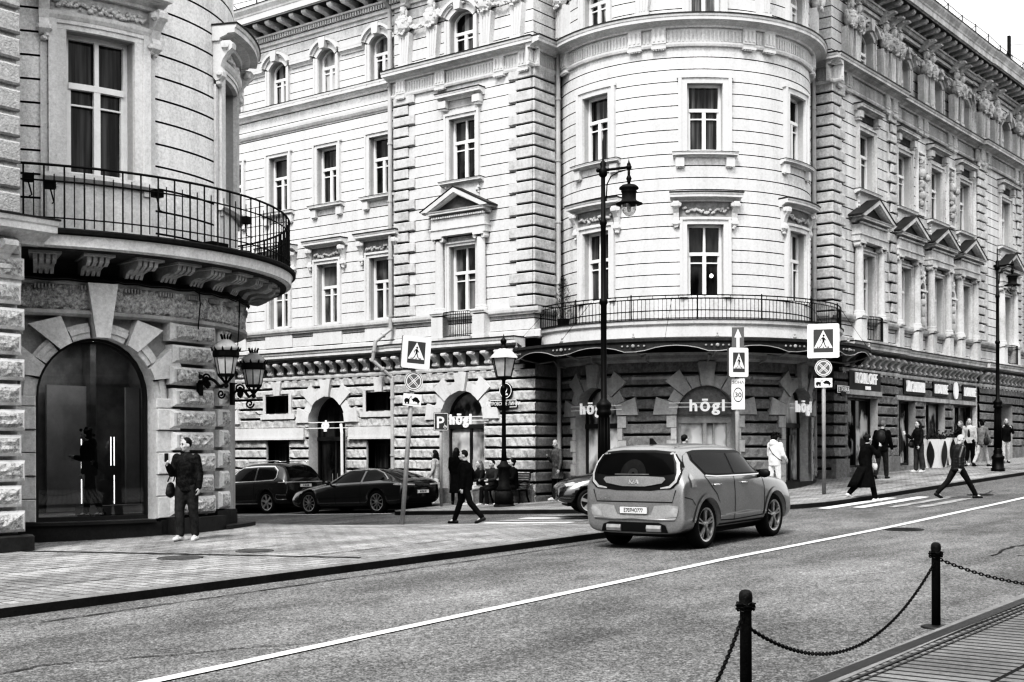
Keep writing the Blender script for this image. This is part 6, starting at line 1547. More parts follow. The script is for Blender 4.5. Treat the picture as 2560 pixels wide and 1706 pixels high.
kia = [
 ('side_window', 'car_glass', 'y', (1, -1), .008, [(-.30, 1.40), (-.04, 1.19), (.30, 1.165), (.92, 1.155), (.87, 1.48), (.3, 1.51), (-.1, 1.51), (-.28, 1.49)]),
 ('side_window', 'car_glass', 'y', (1, -1), .008, [(1.00, 1.155), (1.98, 1.145), (1.90, 1.24), (1.62, 1.44), (1.45, 1.48), (.94, 1.485)]),
 ('window_trim', 'trim_black', 'y', (1, -1), .004, [(-.36, 1.40), (-.06, 1.16), (.3, 1.135), (2.06, 1.115), (2.02, 1.19), (1.64, 1.49), (1.46, 1.53), (.3, 1.555), (-.12, 1.555), (-.34, 1.53)]),
 ('rear_window', 'car_glass', 'x', (-1,), .010, [(-.70, 1.20), (-.5, 1.175), (0, 1.165), (.5, 1.175), (.70, 1.20), (.69, 1.3), (.63, 1.49), (.3, 1.525), (-.3, 1.525), (-.63, 1.49), (-.69, 1.3)]),
 ('hatch_panel', 'trim_black', 'x', (-1,), .005, [(-.80, 1.12), (-.70, .98), (-.3, .935), (.3, .935), (.70, .98), (.80, 1.12), (.79, 1.3), (.69, 1.53), (.3, 1.565), (-.3, 1.565), (-.69, 1.53), (-.79, 1.3)]),
 ('hatch_badge_panel', 'paint_grey', 'x', (-1,), .020, [(-.56, 1.11), (-.5, 1.05), (-.2, 1.0), (.2, 1.0), (.5, 1.05), (.56, 1.11), (.53, 1.145), (.2, 1.16), (-.2, 1.16), (-.53, 1.145)]),
 ('side_sill', 'trim_black', 'y', (1, -1), .006, [(.44, .262), (2.16, .262), (2.16, .36), (.44, .36)]),
 ('rear_valance', 'trim_black', 'x', (-1,), .010, [(-.60, .29), (.60, .29), (.56, .40), (.44, .44), (-.44, .44), (-.56, .40)]),
 ('bumper_recess', 'paint_sheen', 'x', (-1,), .006, [(-.74, .50), (.74, .50), (.78, .70), (.6, .72), (.36, .70), (.30, .56), (-.30, .56), (-.36, .70), (-.6, .72), (-.78, .70)]),  # shine of the recess painted as a lighter tone
 ('door_gap', 'trim_black', 'y', (1, -1), .003, line_poly([(.95, 1.13), (.97, .85), (.96, .40)], .016)), ('door_gap', 'trim_black', 'y', (1, -1), .003, line_poly([(2.04, 1.10), (2.12, .9), (2.10, .42)], .016)),
 ('door_gap', 'trim_black', 'y', (1, -1), .003, line_poly([(-.08, 1.14), (.10, 1.0), (.32, .84), (.44, .62)], .014)), ('door_gap', 'trim_black', 'y', (1, -1), .003, line_poly([(.46, .42), (.96, .40), (2.10, .42)], .014)),
 ('door_highlight', 'paint_sheen', 'y', (1, -1), .003, line_poly([(.62, .50), (1.4, .53), (1.95, .49)], .022)), ('belt_line', 'chrome', 'y', (1, -1), .012, line_poly([(-.06, 1.155), (.3, 1.13), (2.05, 1.11)], .014)), ('bumper_seam', 'trim_black', 'y', (1, -1), .003, line_poly([(-.77, .84), (-.55, .80), (-.44, .70)], .012)),  # pale line on the door is a painted highlight
 ('wheel_arch', 'paint_grey', 'y', (1, -1), .016, arcs(0, .435, .37, .07)), ('wheel_arch', 'paint_grey', 'y', (1, -1), .016, arcs(2.6, .435, .37, .07)),
 ('hatch_gap', 'trim_black', 'x', (-1,), .004, line_poly([(-.74, .95), (-.68, .76), (.68, .76), (.74, .95)], .016)),
]
kl = Vector((18.5, 11.16, zg(18.5, 11.2)))
kia_t, kb = make_car('grey boxy hatchback driving away in the near lane, its black glass tailgate towards us', None, kl, R_(2.2), S, 2.6, 'paint_grey', .375, .855, kia, rim='rim', spokes=5, scale=1.03, pitch=.0165, mirror=(1.86, 1.02, 1.13), fin=(-.15, 1.675))
kia_t.name = 'car'
plate_on(kia_t, -.815, 0, .63, .50, .115, 'Е707НО777')
for s in (-1, 1):
    for nm, mt, off, poly in (('tail_light', 'trim_black', .012, [(.46, .955), (.66, .965), (.78, 1.06), (.80, 1.2), (.76, 1.36), (.66, 1.5), (.60, 1.5), (.67, 1.36), (.70, 1.2), (.68, 1.1), (.6, 1.04), (.46, .985)]),
                              ('light_bar', 'tail_pale', .024, [(.48, .965), (.65, .98), (.755, 1.07), (.775, 1.2), (.735, 1.36), (.645, 1.49), (.625, 1.49), (.70, 1.36), (.735, 1.2), (.72, 1.10), (.63, 1.015), (.48, .985)])):
        v, f = cut_patch(kb, [(y * s, z) for y, z in (poly if s > 0 else poly[::-1])], 'x', -1, off, .04); q = MB(); q.add(v, f); q.build(nm, mt, kia_t, True, recalc=False)
    v, f = cut_patch(kb, [(-.56, .98), (-.40, .99), (-.44, 1.10), (-.54, 1.2), (-.60, 1.15)], 'y', s, .012, .04); q = MB(); q.add(v, f); q.build('tail_light', 'tail_light', kia_t, True, recalc=False)
    v, f = cut_patch(kb, [(y * s, z) for y, z in ([(.55, .52), (.76, .54), (.79, .66), (.70, .69), (.6, .62)][::s])], 'x', -1, .014, .04); q = MB(); q.add(v, f); q.build('reflector', 'tail_light', kia_t, True, recalc=False)
    q = MB(); q.strip(Fr(lambda a, oo, z: Vector((-.80 - oo, a, .35 + z))), [(-.1, -.055), (.03, -.05), (.045, 0), (.03, .05), (-.1, .055)], s * .36 - .13, s * .36 + .13); q.build('exhaust', 'rim', kia_t)
    for x in (.10, 1.12):
        h, nr, *_ = kb.ray_cast(Vector((x + .2, s * 3, 1.0)), Vector((0, -s, 0))); q = MB(); q.tube([h + Vector((-.11, s * .004, 0)), h + Vector((-.09, s * .035, 0)), h + Vector((.09, s * .035, 0)), h + Vector((.11, s * .004, 0))], .016, 6); q.build('door_handle', 'chrome', kia_t, True)
q = MB(); q.tube([(-.795, .72, .49), (-.81, .36, .485), (-.812, 0, .50), (-.81, -.36, .485), (-.795, -.72, .49)], .018, 6); q.build('bumper_lip', 'paint_grey', kia_t, True)
q = MB(); q.tube([(-.585, .02, 1.22), (-.60, -.16, 1.19), (-.60, -.34, 1.20)], .013, 5); q.build('rear_wiper', 'trim_black', kia_t)
fr = Fr(lambda a, oo, z: Vector((-.70 - oo, -a, 1.06 + z)))
h, nr, *_ = kb.ray_cast(Vector((-4, 0, 1.08)), Vector((1, 0, 0)))
fr = Fr(lambda a, oo, z: Vector((h.x - .034 - oo + z * .25, -a, 1.045 + z)))
q = MB(); put_text(q, fr, 'KIA', .085, 0, 0, 0, 1, .004, .002, 1.1, 1.2); q.build('badge', 'chrome', kia_t)
h2, nr, *_ = kb.ray_cast(Vector((-4, .5, .80)), Vector((1, 0, 0))); fr2 = Fr(lambda a, oo, z: Vector((h2.x - .008 - oo, .52 - a, .79 + z))); q = MB(); put_text(q, fr2, 'SOUL', .05, 0, 0, 0, 1, .003, .001, 1.2, 1.4); q.build('badge', 'chrome', kia_t)
dsc = lambda cy, cz, ra, rb, a0=0, a1=360, n=26: [(cy + ra * math.cos(R_(a0 + (a1 - a0) * i / n)), cz + ra * math.sin(R_(a0 + (a1 - a0) * i / n))) for i in range(n + 1)] + [(cy + rb * math.cos(R_(a1 - (a1 - a0) * i / n)), cz + rb * math.sin(R_(a1 - (a1 - a0) * i / n))) for i in range(n + 1)]
for nm, mt, poly, off in (('glass_half_ring', 'tyre', dsc(.03, 1.19, .23, .10, 2, 178), .014), ('glass_inner_ring', 'rim_dark', dsc(.03, 1.19, .095, .03, 2, 178), .016), ('parcel_shelf', 'sign_grey', [(-.26, 1.18), (.36, 1.18), (.36, 1.195), (-.26, 1.195)], .016)):  # dark half rings and a grey strip laid on the rear glass
    v, f = cut_patch(kb, poly, 'x', -1, off, .03); q = MB(); q.add(v, f); q.build(nm, mt, kia_t, True, recalc=False)
q = MB(); q.strip(Fr(lambda a, oo, z: Vector((-.44 - oo, a, 1.60 + z))), [(-.12, .02), (.06, .0), (.10, -.02), (.05, -.035), (-.12, -.03)], -.56, .56); q.build('roof_spoiler', 'paint_grey', kia_t)

def side_gaps(xs, zt, zb): return [('door_gap', 'trim_black', 'y', (1, -1), .003, line_poly([(x, zt), (x + .02, (zt + zb) / 2), (x, zb)], .014)) for x in xs]
# low black four-door saloon
S = [(-1.09, .46, .70, .60, .58, .76, .42), (-1.06, .36, .84, .78, .74, .90, .56), (-.96, .28, .92, .90, .86, 1.0, .66), (-.75, .24, .95, .955, .90, 1.06, .66), (-.4, .22, .96, .965, .91, 1.19, .62), (0, .20, .95, .965, .91, 1.31, .60), (.5, .19, .93, .95, .90, 1.40, .59), (1.0, .18, .92, .945, .895, 1.425, .585), (1.45, .18, .91, .945, .89, 1.40, .58),
     (1.85, .18, .90, .945, .88, 1.25, .60), (2.15, .18, .89, .95, .87, 1.06, .64), (2.4, .18, .87, .955, .86, .96, .66), (2.9, .18, .80, .96, .84, .92, .60), (3.4, .19, .76, .95, .83, .89, .56), (3.68, .21, .71, .91, .79, .82, .52), (3.82, .26, .64, .82, .70, .73, .46), (3.88, .34, .54, .66, .56, .60, .36)]
sed = [('side_window', 'car_glass', 'y', (1, -1), .008, [(-.28, 1.03), (.6, .985), (.62, 1.30), (.3, 1.30), (.0, 1.22)]), ('side_window', 'car_glass', 'y', (1, -1), .008, [(.70, .98), (1.98, .955), (1.62, 1.20), (1.35, 1.30), (.72, 1.31)]),
 ('window_chrome', 'rim', 'y', (1, -1), .010, line_poly([(-.42, 1.03), (-.05, 1.235), (.3, 1.33), (.8, 1.345), (1.36, 1.325), (1.65, 1.225), (2.06, .95)], .022)),
 ('rear_window', 'car_glass', 'x', (-1,), .008, [(-.56, 1.08), (.56, 1.08), (.48, 1.34), (-.48, 1.34)]), ('tail_light', 'tail_light', 'x', (-1,), .010, [(.34, .83), (.80, .84), (.78, .90), (.34, .87)]), ('tail_light', 'tail_light', 'x', (-1,), .010, [(-.34, .83), (-.34, .87), (-.78, .90), (-.80, .84)]),
 ('tail_light', 'tail_light', 'y', (1, -1), .010, [(-.97, .84), (-.72, .86), (-.74, .91), (-.95, .90)]), ('rear_valance', 'trim_black', 'x', (-1,), .008, [(-.6, .33), (.6, .33), (.62, .48), (-.62, .48)])] + side_gaps((.66, 1.72), .95, .30)
sx, sy = 29.15, 26.95
st_, sb = make_car('low black saloon parked with its tail towards the pedestrians', 'dark cars parked on the side street', (sx, sy, zg(28.2, 27.5)), R_(90), S, 2.95, 'paint_black', .36, .90, sed, rim='rim', spokes=10, dbl=False, pitch=-.035, mirror=(1.98, .99, .98), fin=None)
plate_on(st_, -1.10, 0, .64, .52, .115, 'М 024 АС')
mb = MB()
# dark estate-like off-roader
S = [(-.95, .46, .82, .64, .60, .88, .48), (-.94, .36, .96, .80, .78, 1.02, .62), (-.86, .28, 1.05, .90, .87, 1.22, .72), (-.72, .26, 1.08, .94, .90, 1.46, .70), (-.5, .25, 1.08, .95, .905, 1.64, .66), (0, .24, 1.07, .95, .905, 1.69, .66), (.7, .23, 1.05, .945, .90, 1.70, .66), (1.3, .23, 1.04, .945, .895, 1.67, .65), (1.75, .23, 1.03, .945, .89, 1.52, .64), (2.1, .23, 1.02, .945, .88, 1.25, .67), (2.35, .23, 1.0, .945, .87, 1.10, .70),
     (2.8, .23, .95, .94, .85, 1.05, .64), (3.3, .25, .86, .91, .80, .97, .58), (3.65, .28, .76, .82, .72, .84, .5), (3.76, .34, .66, .66, .56, .7, .4)]
suv = [('side_window', 'car_glass', 'y', (1, -1), .008, [(-.42, 1.20), (-.36, 1.13), (.5, 1.10), (.52, 1.52), (-.2, 1.50), (-.40, 1.38)]), ('side_window', 'car_glass', 'y', (1, -1), .008, [(.60, 1.10), (1.85, 1.08), (1.55, 1.42), (1.35, 1.50), (.62, 1.52)]),
 ('window_chrome', 'chrome', 'y', (1, -1), .010, line_poly([(2.0, 1.06), (.5, 1.075), (-.40, 1.10), (-.49, 1.18), (-.44, 1.42), (-.22, 1.55), (.5, 1.565), (1.3, 1.55), (1.6, 1.44), (1.95, 1.10)], .026)),
 ('rear_window', 'car_glass', 'x', (-1,), .008, [(-.62, 1.16), (.62, 1.16), (.54, 1.52), (-.54, 1.52)]), ('tail_light', 'tail_light', 'x', (-1,), .010, [(-.84, 1.0), (.84, 1.0), (.84, 1.035), (-.84, 1.035)]), ('rear_valance', 'trim_black', 'x', (-1,), .008, [(-.7, .36), (.7, .36), (.72, .5), (-.72, .5)]),
 ('side_sill', 'chrome', 'y', (1, -1), .010, line_poly([(.42, .34), (2.3, .34)], .03)), ('bumper_chrome', 'chrome', 'y', (1, -1), .010, line_poly([(-.9, .60), (-.55, .62), (-.5, .52), (-.6, .46), (-.9, .46)], .025)), ('tail_light', 'tail_light', 'y', (1, -1), .010, [(-.93, 1.0), (-.62, 1.0), (-.62, 1.035), (-.93, 1.035)])] + side_gaps((.55, 1.75), 1.08, .38)
ut, ub = make_car('dark off-roader with chrome window trim parked beyond the black saloon', 'dark cars parked on the side street', (29.6, 32.4, zg(28.6, 32.4)), R_(90), S, 2.75, 'paint_dark', .37, .88, suv, rim='rim', spokes=6, dbl=False, pitch=-.035, mirror=(1.95, 1.02, 1.12), fin=(-.1, 1.71))
plate_on(ut, -.965, -.0, .90, .52, .115, 'А 950 МЕ')
for s in (-1, 1): q = MB(); q.tube([(-.45, s * .60, 1.69), (-.3, s * .60, 1.735), (1.1, s * .60, 1.735), (1.3, s * .60, 1.69)], .018, 6); q.build('roof_rail', 'chrome', ut, True)
# small dark car turning into the side street
S = [(-.66, .44, .80, .62, .58, .86, .48), (-.64, .34, .90, .76, .74, 1.0, .6), (-.55, .26, .98, .83, .80, 1.3, .60), (-.35, .22, 1.0, .85, .815, 1.46, .57), (.2, .2, .98, .85, .81, 1.5, .57), (.9, .2, .96, .85, .805, 1.49, .57), (1.35, .2, .95, .85, .80, 1.36, .56), (1.75, .2, .94, .85, .79, 1.12, .58), (2.0, .2, .92, .85, .78, 1.0, .6), (2.4, .2, .87, .85, .75, .95, .55), (2.9, .22, .78, .82, .70, .86, .5), (3.2, .28, .66, .72, .6, .72, .42), (3.26, .34, .58, .58, .5, .62, .36)]
sm_ = [('side_window', 'car_glass', 'y', (1, -1), .008, [(-.35, 1.08), (.5, 1.04), (.5, 1.38), (-.1, 1.36), (-.3, 1.26)]), ('side_window', 'car_glass', 'y', (1, -1), .008, [(.58, 1.04), (1.52, 1.0), (1.2, 1.30), (1.05, 1.37), (.58, 1.38)]), ('windscreen', 'car_glass', 'x', (1,), .008, [(-.6, 1.06), (.6, 1.06), (.5, 1.40), (-.5, 1.40)]), ('headlight', 'tail_light', 'y', (1, -1), .010, [(2.78, .70), (3.05, .66), (3.08, .72), (2.88, .77)])] + side_gaps((.54, 1.55), 1.0, .32)
hd = math.atan2(.74, -.67)
rx, ry = 24.79 + .67 * 2.5 + .65, 17.2 - .74 * 2.5 + .18
make_car('small dark hatchback half hidden by the lamp post, turning into the side street', None, (rx, ry, zg(rx, ry)), hd, S, 2.5, 'paint_black', .31, .78, sm_, rim='rim', spokes=5, dbl=False, mirror=(1.5, .92, 1.0), fin=None)
# ------------------------------------------------------------------ people
M['skin'] = mat('skin', .42, rough=.6, spec=.3, grain=.08, gs=60, blotch=.08, bs=8, coord='O')
def cloth(name, v, bump=.7, bsc=9, grain=.35):
    M[name] = mat(name, v, rough=.9, spec=.15, grain=grain, gs=40, blotch=.35, bs=6, bump=bump, bsc=bsc, coord='O')
for nm, v in (('cloth_black', .011), ('cloth_dark', .022), ('cloth_charcoal', .04), ('cloth_denim', .06), ('cloth_grey', .17), ('cloth_pale', .42), ('cloth_white', .72)): cloth(nm, v)
cloth('cloth_quilt', .022, bump=1., bsc=12, grain=.9); cloth('cloth_camo', .10, grain=.6); M['cloth_camo'].node_tree.nodes['Noise Texture'].inputs['Scale'].default_value = 14
M['hair_dark'] = mat('hair_dark', .012, rough=.6, grain=.4, gs=60, blotch=.2, coord='O'); M['hair_pale'] = mat('hair_pale', .16, rough=.6, grain=.4, gs=60, blotch=.3, coord='O'); M['shoe_white'] = mat('shoe_white', .62, rough=.6, grain=.15, gs=60, coord='O'); M['shoe_dark'] = mat('shoe_dark', .02, rough=.5, grain=.1, coord='O'); M['eye'] = mat('eye', .02, rough=.3, grain=0, blotch=0); M['bag'] = mat('bag', .03, rough=.5, grain=.3, gs=40, coord='O'); M['bag_pale'] = mat('bag_pale', .5, rough=.5, grain=.3, gs=40, coord='O')

def fuse(mb, name, m, parent, voxel, smooth_it=4):
    """one continuous skin out of overlapping closed pieces"""
    o = mb.build('tmp', m, None, org=Vector((0, 0, 0)))
    r = o.modifiers.new('r', 'REMESH'); r.mode = 'VOXEL'; r.voxel_size = voxel; r.use_smooth_shade = True
    s = o.modifiers.new('s', 'SMOOTH'); s.iterations = smooth_it; s.factor = .5
    me = eval_mesh(o); old = o.data; bpy.data.objects.remove(o); bpy.data.meshes.remove(old)
    me.materials.clear(); me.materials.append(M[m]); me.name = name; me.shade_smooth()
    o = bpy.data.objects.new(name, me); COL.objects.link(o); o.parent = parent; ORG[o.name] = Vector((0, 0, 0)); return o
def limb(mb, pts, rs):
    mb.tube(pts, rs, 10)
    for p, r in zip(pts, rs): mb.ball(p, r)
def ring_stack(mb, rings, n=16):
    vs = []; fs = []
    for c, rx, ry in rings:
        for k in range(n): t = 2 * math.pi * k / n; vs.append(Vector(c) + Vector((rx * math.cos(t), ry * math.sin(t), 0)))
    m = len(rings)
    for j in range(m - 1):
        for k in range(n): fs.append([j * n + k, j * n + (k + 1) % n, (j + 1) * n + (k + 1) % n, (j + 1) * n + k])
    fs.append(list(range(n))[::-1]); fs.append([(m - 1) * n + k for k in range(n)]); mb.add(vs, fs)

def person(label, loc, face, h=1.76, legs=((0, 0), (0, 0)), arms=((5, 8, 10, 0), (5, 8, 10, 0)), top='cloth_black', bottom='cloth_charcoal', shoes='shoe_dark', hair='short', hairm='hair_dark', coat=0., lean=4., seat=0., head=0., slim=1., puffy=1., hood=False, quilt=False, group=None, wide=1., nod=0.):
    """legs: (forward swing, knee bend); arms: (forward swing, outwards, elbow, inwards) for right, left"""
    t = bpy.data.objects.new('person', None); s = h / 1.76
    fw = lambda a: math.sin(R_(a)); cs = lambda a: math.cos(R_(a))
    hipz = .93; J = {}
    low = 9
    for i, sd in ((0, -1), (1, 1)):
        f, k = legs[i]; hp = Vector((0, sd * .088, hipz - .02)); kn = hp + Vector((fw(f), sd * .02, -cs(f))) * .43; an = kn + Vector((fw(f - k), 0, -cs(f - k))) * .43
        tip = min(0, (f - k)) * .5 if seat == 0 else 0
        toe = an + Vector((.15 * cs(tip), sd * .03, -.075 + .15 * fw(tip))); heel = an + Vector((-.05, 0, -.075 - .05 * fw(tip) * 1.0)); J[sd] = (hp, kn, an, toe, heel); low = min(low, toe.z - .025, heel.z - .025)
    base = Vector((0, 0, -low)) if seat == 0 else Vector((0, 0, seat / s - hipz + .10))
    ln = R_(lean); up = lambda d, y=0., x=0.: Vector((math.sin(ln) * d + x, y, hipz + math.cos(ln) * d))
    neck = up(.555); hd = up(.69, 0, .025 + .02 * math.sin(R_(nod))) ; hr = Matrix.Rotation(R_(head), 3, 'Z')
    A = {}
    for i, sd in ((0, -1), (1, 1)):
        sw, out, el, inn = arms[i]; sh = up(.47, sd * .185 * slim); d1 = Vector((fw(sw) * cs(out), sd * fw(out), -cs(sw) * cs(out))); eb = sh + d1 * .29
        d2 = Vector((fw(sw + el) * cs(inn), sd * fw(out) * .5 - sd * fw(inn), -cs(sw + el) * cs(inn))).normalized(); wr = eb + d2 * .25; A[sd] = (sh, eb, wr, d2)
    # ---- body
    mb = MB(); ring_stack(mb, [(up(-.10), .10, .15), (up(0), .115, .16), (up(.14), .10, .135), (up(.28), .115, .155), (up(.40), .12, .175), (up(.48), .085, .165), (up(.53), .055, .07)])
    limb(mb, [up(.50), neck, hd - Vector((.02, 0, .06))], [.062, .056, .055])
    def H(x, y, z): return hd + hr @ Vector((x, y, z))
    mb.ball(H(0, 0, .02), (.096, .078, .108), rot=hr); mb.ball(H(.025, 0, -.045), (.068, .060, .075), rot=hr); mb.ball(H(.052, 0, -.085), (.034, .036, .028), rot=hr)
    mb.ball(H(.097, 0, -.018), (.019, .014, .026), rot=hr); mb.ball(H(.106, 0, -.030), (.016, .017, .013), rot=hr); mb.ball(H(.080, 0, .034), (.018, .05, .013), rot=hr); mb.ball(H(.087, 0, -.062), (.013, .026, .010), rot=hr)
    for sd in (-1, 1): mb.ball(H(-.008, sd * .080, -.012), (.026, .012, .034), rot=hr); mb.ball(H(.06, sd * .042, -.025), (.03, .024, .024), rot=hr)
    for sd in (-1, 1):
        hp, kn, an, toe, heel = J[sd]; limb(mb, [hp, hp.lerp(kn, .5), kn, kn.lerp(an, .35), an], [.085, .072, .055, .052, .038]); limb(mb, [heel, an.lerp(toe, .5), toe], [.036, .036, .026])
        sh, eb, wr, d2 = A[sd]; limb(mb, [sh, sh.lerp(eb, .5), eb, eb.lerp(wr, .3), wr], [.055, .047, .040, .041, .028])
        # hand: palm, four bent fingers, thumb from its side
        side = Vector((0, sd, 0)) - d2 * d2.dot(Vector((0, sd, 0))); side.normalize(); fr_ = d2.cross(side).normalized(); 
        if fr_.x < 0: fr_ = -fr_
        pm = wr + d2 * .05; q = Matrix((fr_, side, d2)).transposed(); mb.ball(pm, (.040, .017, .052), rot=q); kn_ = wr + d2 * .09
        curl = -side
        for j, (o_, L_) in enumerate(((.030, .072), (.011, .082), (-.009, .076), (-.028, .060))):
            p0 = kn_ + fr_ * o_ - d2 * .012; p1 = p0 + (d2 + curl * .35).normalized() * L_ * .5; p2 = p1 + (d2 * .7 + curl * .8).normalized() * L_ * .32; p3 = p2 + (d2 * .2 + curl).normalized() * L_ * .25; limb(mb, [p0, p1, p2, p3], [.0095, .009, .0085, .0075])
        p0 = wr + d2 * .03 + fr_ * .03; p1 = p0 + (fr_ * .8 + d2 * .7 + curl * .2).normalized() * .04; p2 = p1 + (d2 + fr_ * .3 + curl * .4).normalized() * .035; limb(mb, [p0, p1, p2], [.012, .0105, .009])
    body = fuse(mb, 'person', 'skin', None, .0115, 3)
    bpy.data.objects.remove(t); t = body; tag(t, label, 'person', group)
    V0 = .016
    # ---- clothes
    e = .026 * puffy; hem = -.10 if coat == 0 else -coat
    mb = MB(); R0 = []
    if coat:
        for k in range(6): q = k / 5; R0.append((Vector((math.sin(ln) * hem * (1 - q) * 0 - .02 * (1 - q), 0, hipz + hem * (1 - q))), .13 + .17 * (1 - q) * min(1, coat), (.17 + .13 * (1 - q) * min(1, coat)) * wide))
    else: R0 += [(up(-.13), .135, .185 * slim), (up(-.06), .14, .19 * slim)]
    ring_stack(mb, R0 + [(up(.04), .118 + e, .158 * slim + e), (up(.16), .112 + e, .148 * slim + e), (up(.28), .12 + e, .162 * slim + e), (up(.39), .122 + e, .182 * slim + e), (up(.48), .09 + e, .172 * slim + e * .8), (up(.535), .068 + e * .4, .078 + e * .4), (up(.575), .066, .07)])
    for sd in (-1, 1):
        sh, eb, wr, d2 = A[sd]; P = [sh, sh.lerp(eb, .5), eb, eb.lerp(wr, .5), wr - d2 * .005]; rr = [.068, .064, .058, .056, .043]; limb(mb, P, [r * (1 + .22 * (puffy - 1)) for r in rr])
        if quilt:
            for k in range(7):
                q = .12 + k * .13; p = sh.lerp(eb, q / .5) if q < .5 else eb.lerp(wr, (q - .5) / .5); mb.ball(p, .068)
    if quilt:
        for k in range(7): z = -.08 + k * .085; ring_stack(mb, [(up(z - .022), .10, .15), (up(z), .128 + e, .172 * slim + e), (up(z + .022), .10, .15)])
    if hood: mb.ball(up(.56, 0, -.09), (.08, .11, .07)); mb.ball(up(.50, 0, -.11), (.07, .12, .08))
    fuse(mb, 'coat' if coat else 'jacket', top, t, V0, 2)
    mb = MB(); ring_stack(mb, [(up(-.14), .10, .15), (up(-.06), .125, .17), (up(.05), .118, .16)])
    for sd in (-1, 1):
        hp, kn, an, toe, heel = J[sd]; limb(mb, [hp, hp.lerp(kn, .5), kn, kn.lerp(an, .45), an + (kn - an) * .03], [.100 * wide, .088 * wide, .072 * wide, .068 * wide, .060 * wide])
    fuse(mb, 'trousers', bottom, t, V0, 2)
    for sd in (-1, 1):
        hp, kn, an, toe, heel = J[sd]; mb = MB(); limb(mb, [heel + Vector((0, 0, .012)), heel.lerp(toe, .5) + Vector((0, 0, .01)), toe], [.047, .045, .038]); mb.ball(an - Vector((0, 0, .02)), .048); fuse(mb, 'shoe', shoes, t, .014, 2)
    # ---- hair, eyes
    if hair != 'bald':
        mb = MB(); mb.ball(H(-.022, 0, .040), (.098, .086, .103), rot=hr)
        if hair != 'short': mb.ball(H(-.045, 0, -.01), (.075, .088, .10), rot=hr)
        if hair == 'long':
            limb(mb, [H(-.07, 0, 0), H(-.09, 0, -.16), H(-.11, 0, -.30)], [.085, .085, .055])
            for sd in (-1, 1): limb(mb, [H(-.03, sd * .07, .0), H(-.02, sd * .09, -.14), H(-.01, sd * .1, -.26)], [.04, .042, .03])
        if hair == 'bun': mb.ball(H(-.115, 0, .05), .05)
        if hair == 'curly':
            random.seed(len(label))
            for k in range(26): mb.ball(H(-.03 + random.gauss(0, .06), random.gauss(0, .06), .045 + random.gauss(0, .05)), .04, lo=True)
        fuse(mb, 'hair', hairm, t, .012, 2)
    mb = MB()
    for sd in (-1, 1): mb.ball(H(.086, sd * .033, .008), (.010, .015, .008), rot=hr); mb.ball(H(.092, sd * .034, .034), (.008, .022, .005), rot=hr)
    mb.ball(H(.094, 0, -.064), (.006, .020, .0035), rot=hr); mb.build('eyes_and_mouth', 'eye', t, True)
    t.location = Vector(loc); t.scale = (s, s, s); t.rotation_euler = (0, 0, face)
    for ch in children_of(t): ch.location = base
    t.data.transform(Matrix.Translation(base))
    W = Matrix.Translation(Vector(loc)) @ Matrix.Rotation(face, 4, 'Z') @ Matrix.Diagonal((s, s, s, 1)) @ Matrix.Translation(base)
    return dict(o=t, W=W, A=A, hd=hd, up=up, J=J)
def img_dir(deg):
    """heading in the ground plane: 0 = away from the street camera side, 90 = left along the view, -90 = right, 180 = towards us"""
    return math.atan2(.6105, .792) + R_(deg)
LEFT_, RIGHT_, TO, AWAY = img_dir(90), img_dir(-90), img_dir(180), img_dir(0)
def held(name, mb, W, m, label, cat, smooth=False, group=None):
    mb.xf(W); c = sum(mb.v, Vector()) / len(mb.v); return mesh_thing(mb, name, c, m, label, cat, group, smooth)
def shoulder_bag(W, c, sx, sz, sy, m, label, top):
    mb = MB(); c = Vector(c); fr = Fr(lambda a, o, z: c + Vector((a, o, z)))
    mb.ball(c - Vector((0, 0, sz * .15)), (sx, sy * 1.25, sz * .9)); mb.ball(c + Vector((0, 0, sz * .35)), (sx * .85, sy, sz * .6)); mb.ball(c + Vector((sx * .3, 0, -sz * .4)), (sx * .65, sy * 1.3, sz * .55))
    for q in (-1, 1): mb.tube([c + Vector((q * sx * .8, 0, sz)), c.lerp(Vector(top), .55) + Vector((q * sx * .5, 0, 0)), Vector(top)], .011, 5)
    return held('bag', mb, W, m, label, 'bag', True)
G = lambda x, y, road=False: (x, y, zg(x, y) if road else zp(x, y))

# man by the pier, jacket, phone in his right hand, bag
p = person('man in a dark quilted jacket standing by the stone pier and holding a phone', G(14.34, 18.25), img_dir(166), 1.76, ((12, 16), (-7, 2)), ((14, 12, 112, 14), (-2, 12, 20, 0)), 'cloth_quilt', 'cloth_charcoal', 'shoe_white', 'short', lean=1, puffy=1.75, head=-28, wide=1.22)
wr = p['A'][-1][2]; d2 = p['A'][-1][3]; mb = MB(); c = wr + d2 * .10; mb.box(Fr(lambda a, o, z: c + Vector((z, a, o))), -.035, .035, .0, .15, -.006, .006); held('phone', mb, p['W'], 'sign_black', 'dark phone held by the man in the quilted jacket', 'phone')
shoulder_bag(p['W'], (.08, -.27, .84), .13, .14, .05, 'bag', 'soft dark shoulder bag at the right hip of the man in the quilted jacket', p['A'][-1][0] + Vector((0, 0, .06)))
# dark figure in the arched window
p = person('dark figure with curly hair seen through the arched shop window', (14.80, 21.80, .31), img_dir(98), 1.70, ((8, 4), (-9, 14)), ((8, 6, 95, 16), (0, 8, 12, 0)), 'cloth_black', 'cloth_black', 'shoe_dark', 'curly', lean=4, puffy=1.7, hood=True)
# man crossing the side street
p = person('man in black walking over the side street with one hand at his hip', G(23.52, 19.52, True), img_dir(72), 1.78, ((24, 4), (-20, 22)), ((-26, 24, 62, -6), (-8, 6, 14, 0)), 'cloth_black', 'cloth_black', 'shoe_dark', 'short', lean=3, puffy=1.5, head=20)
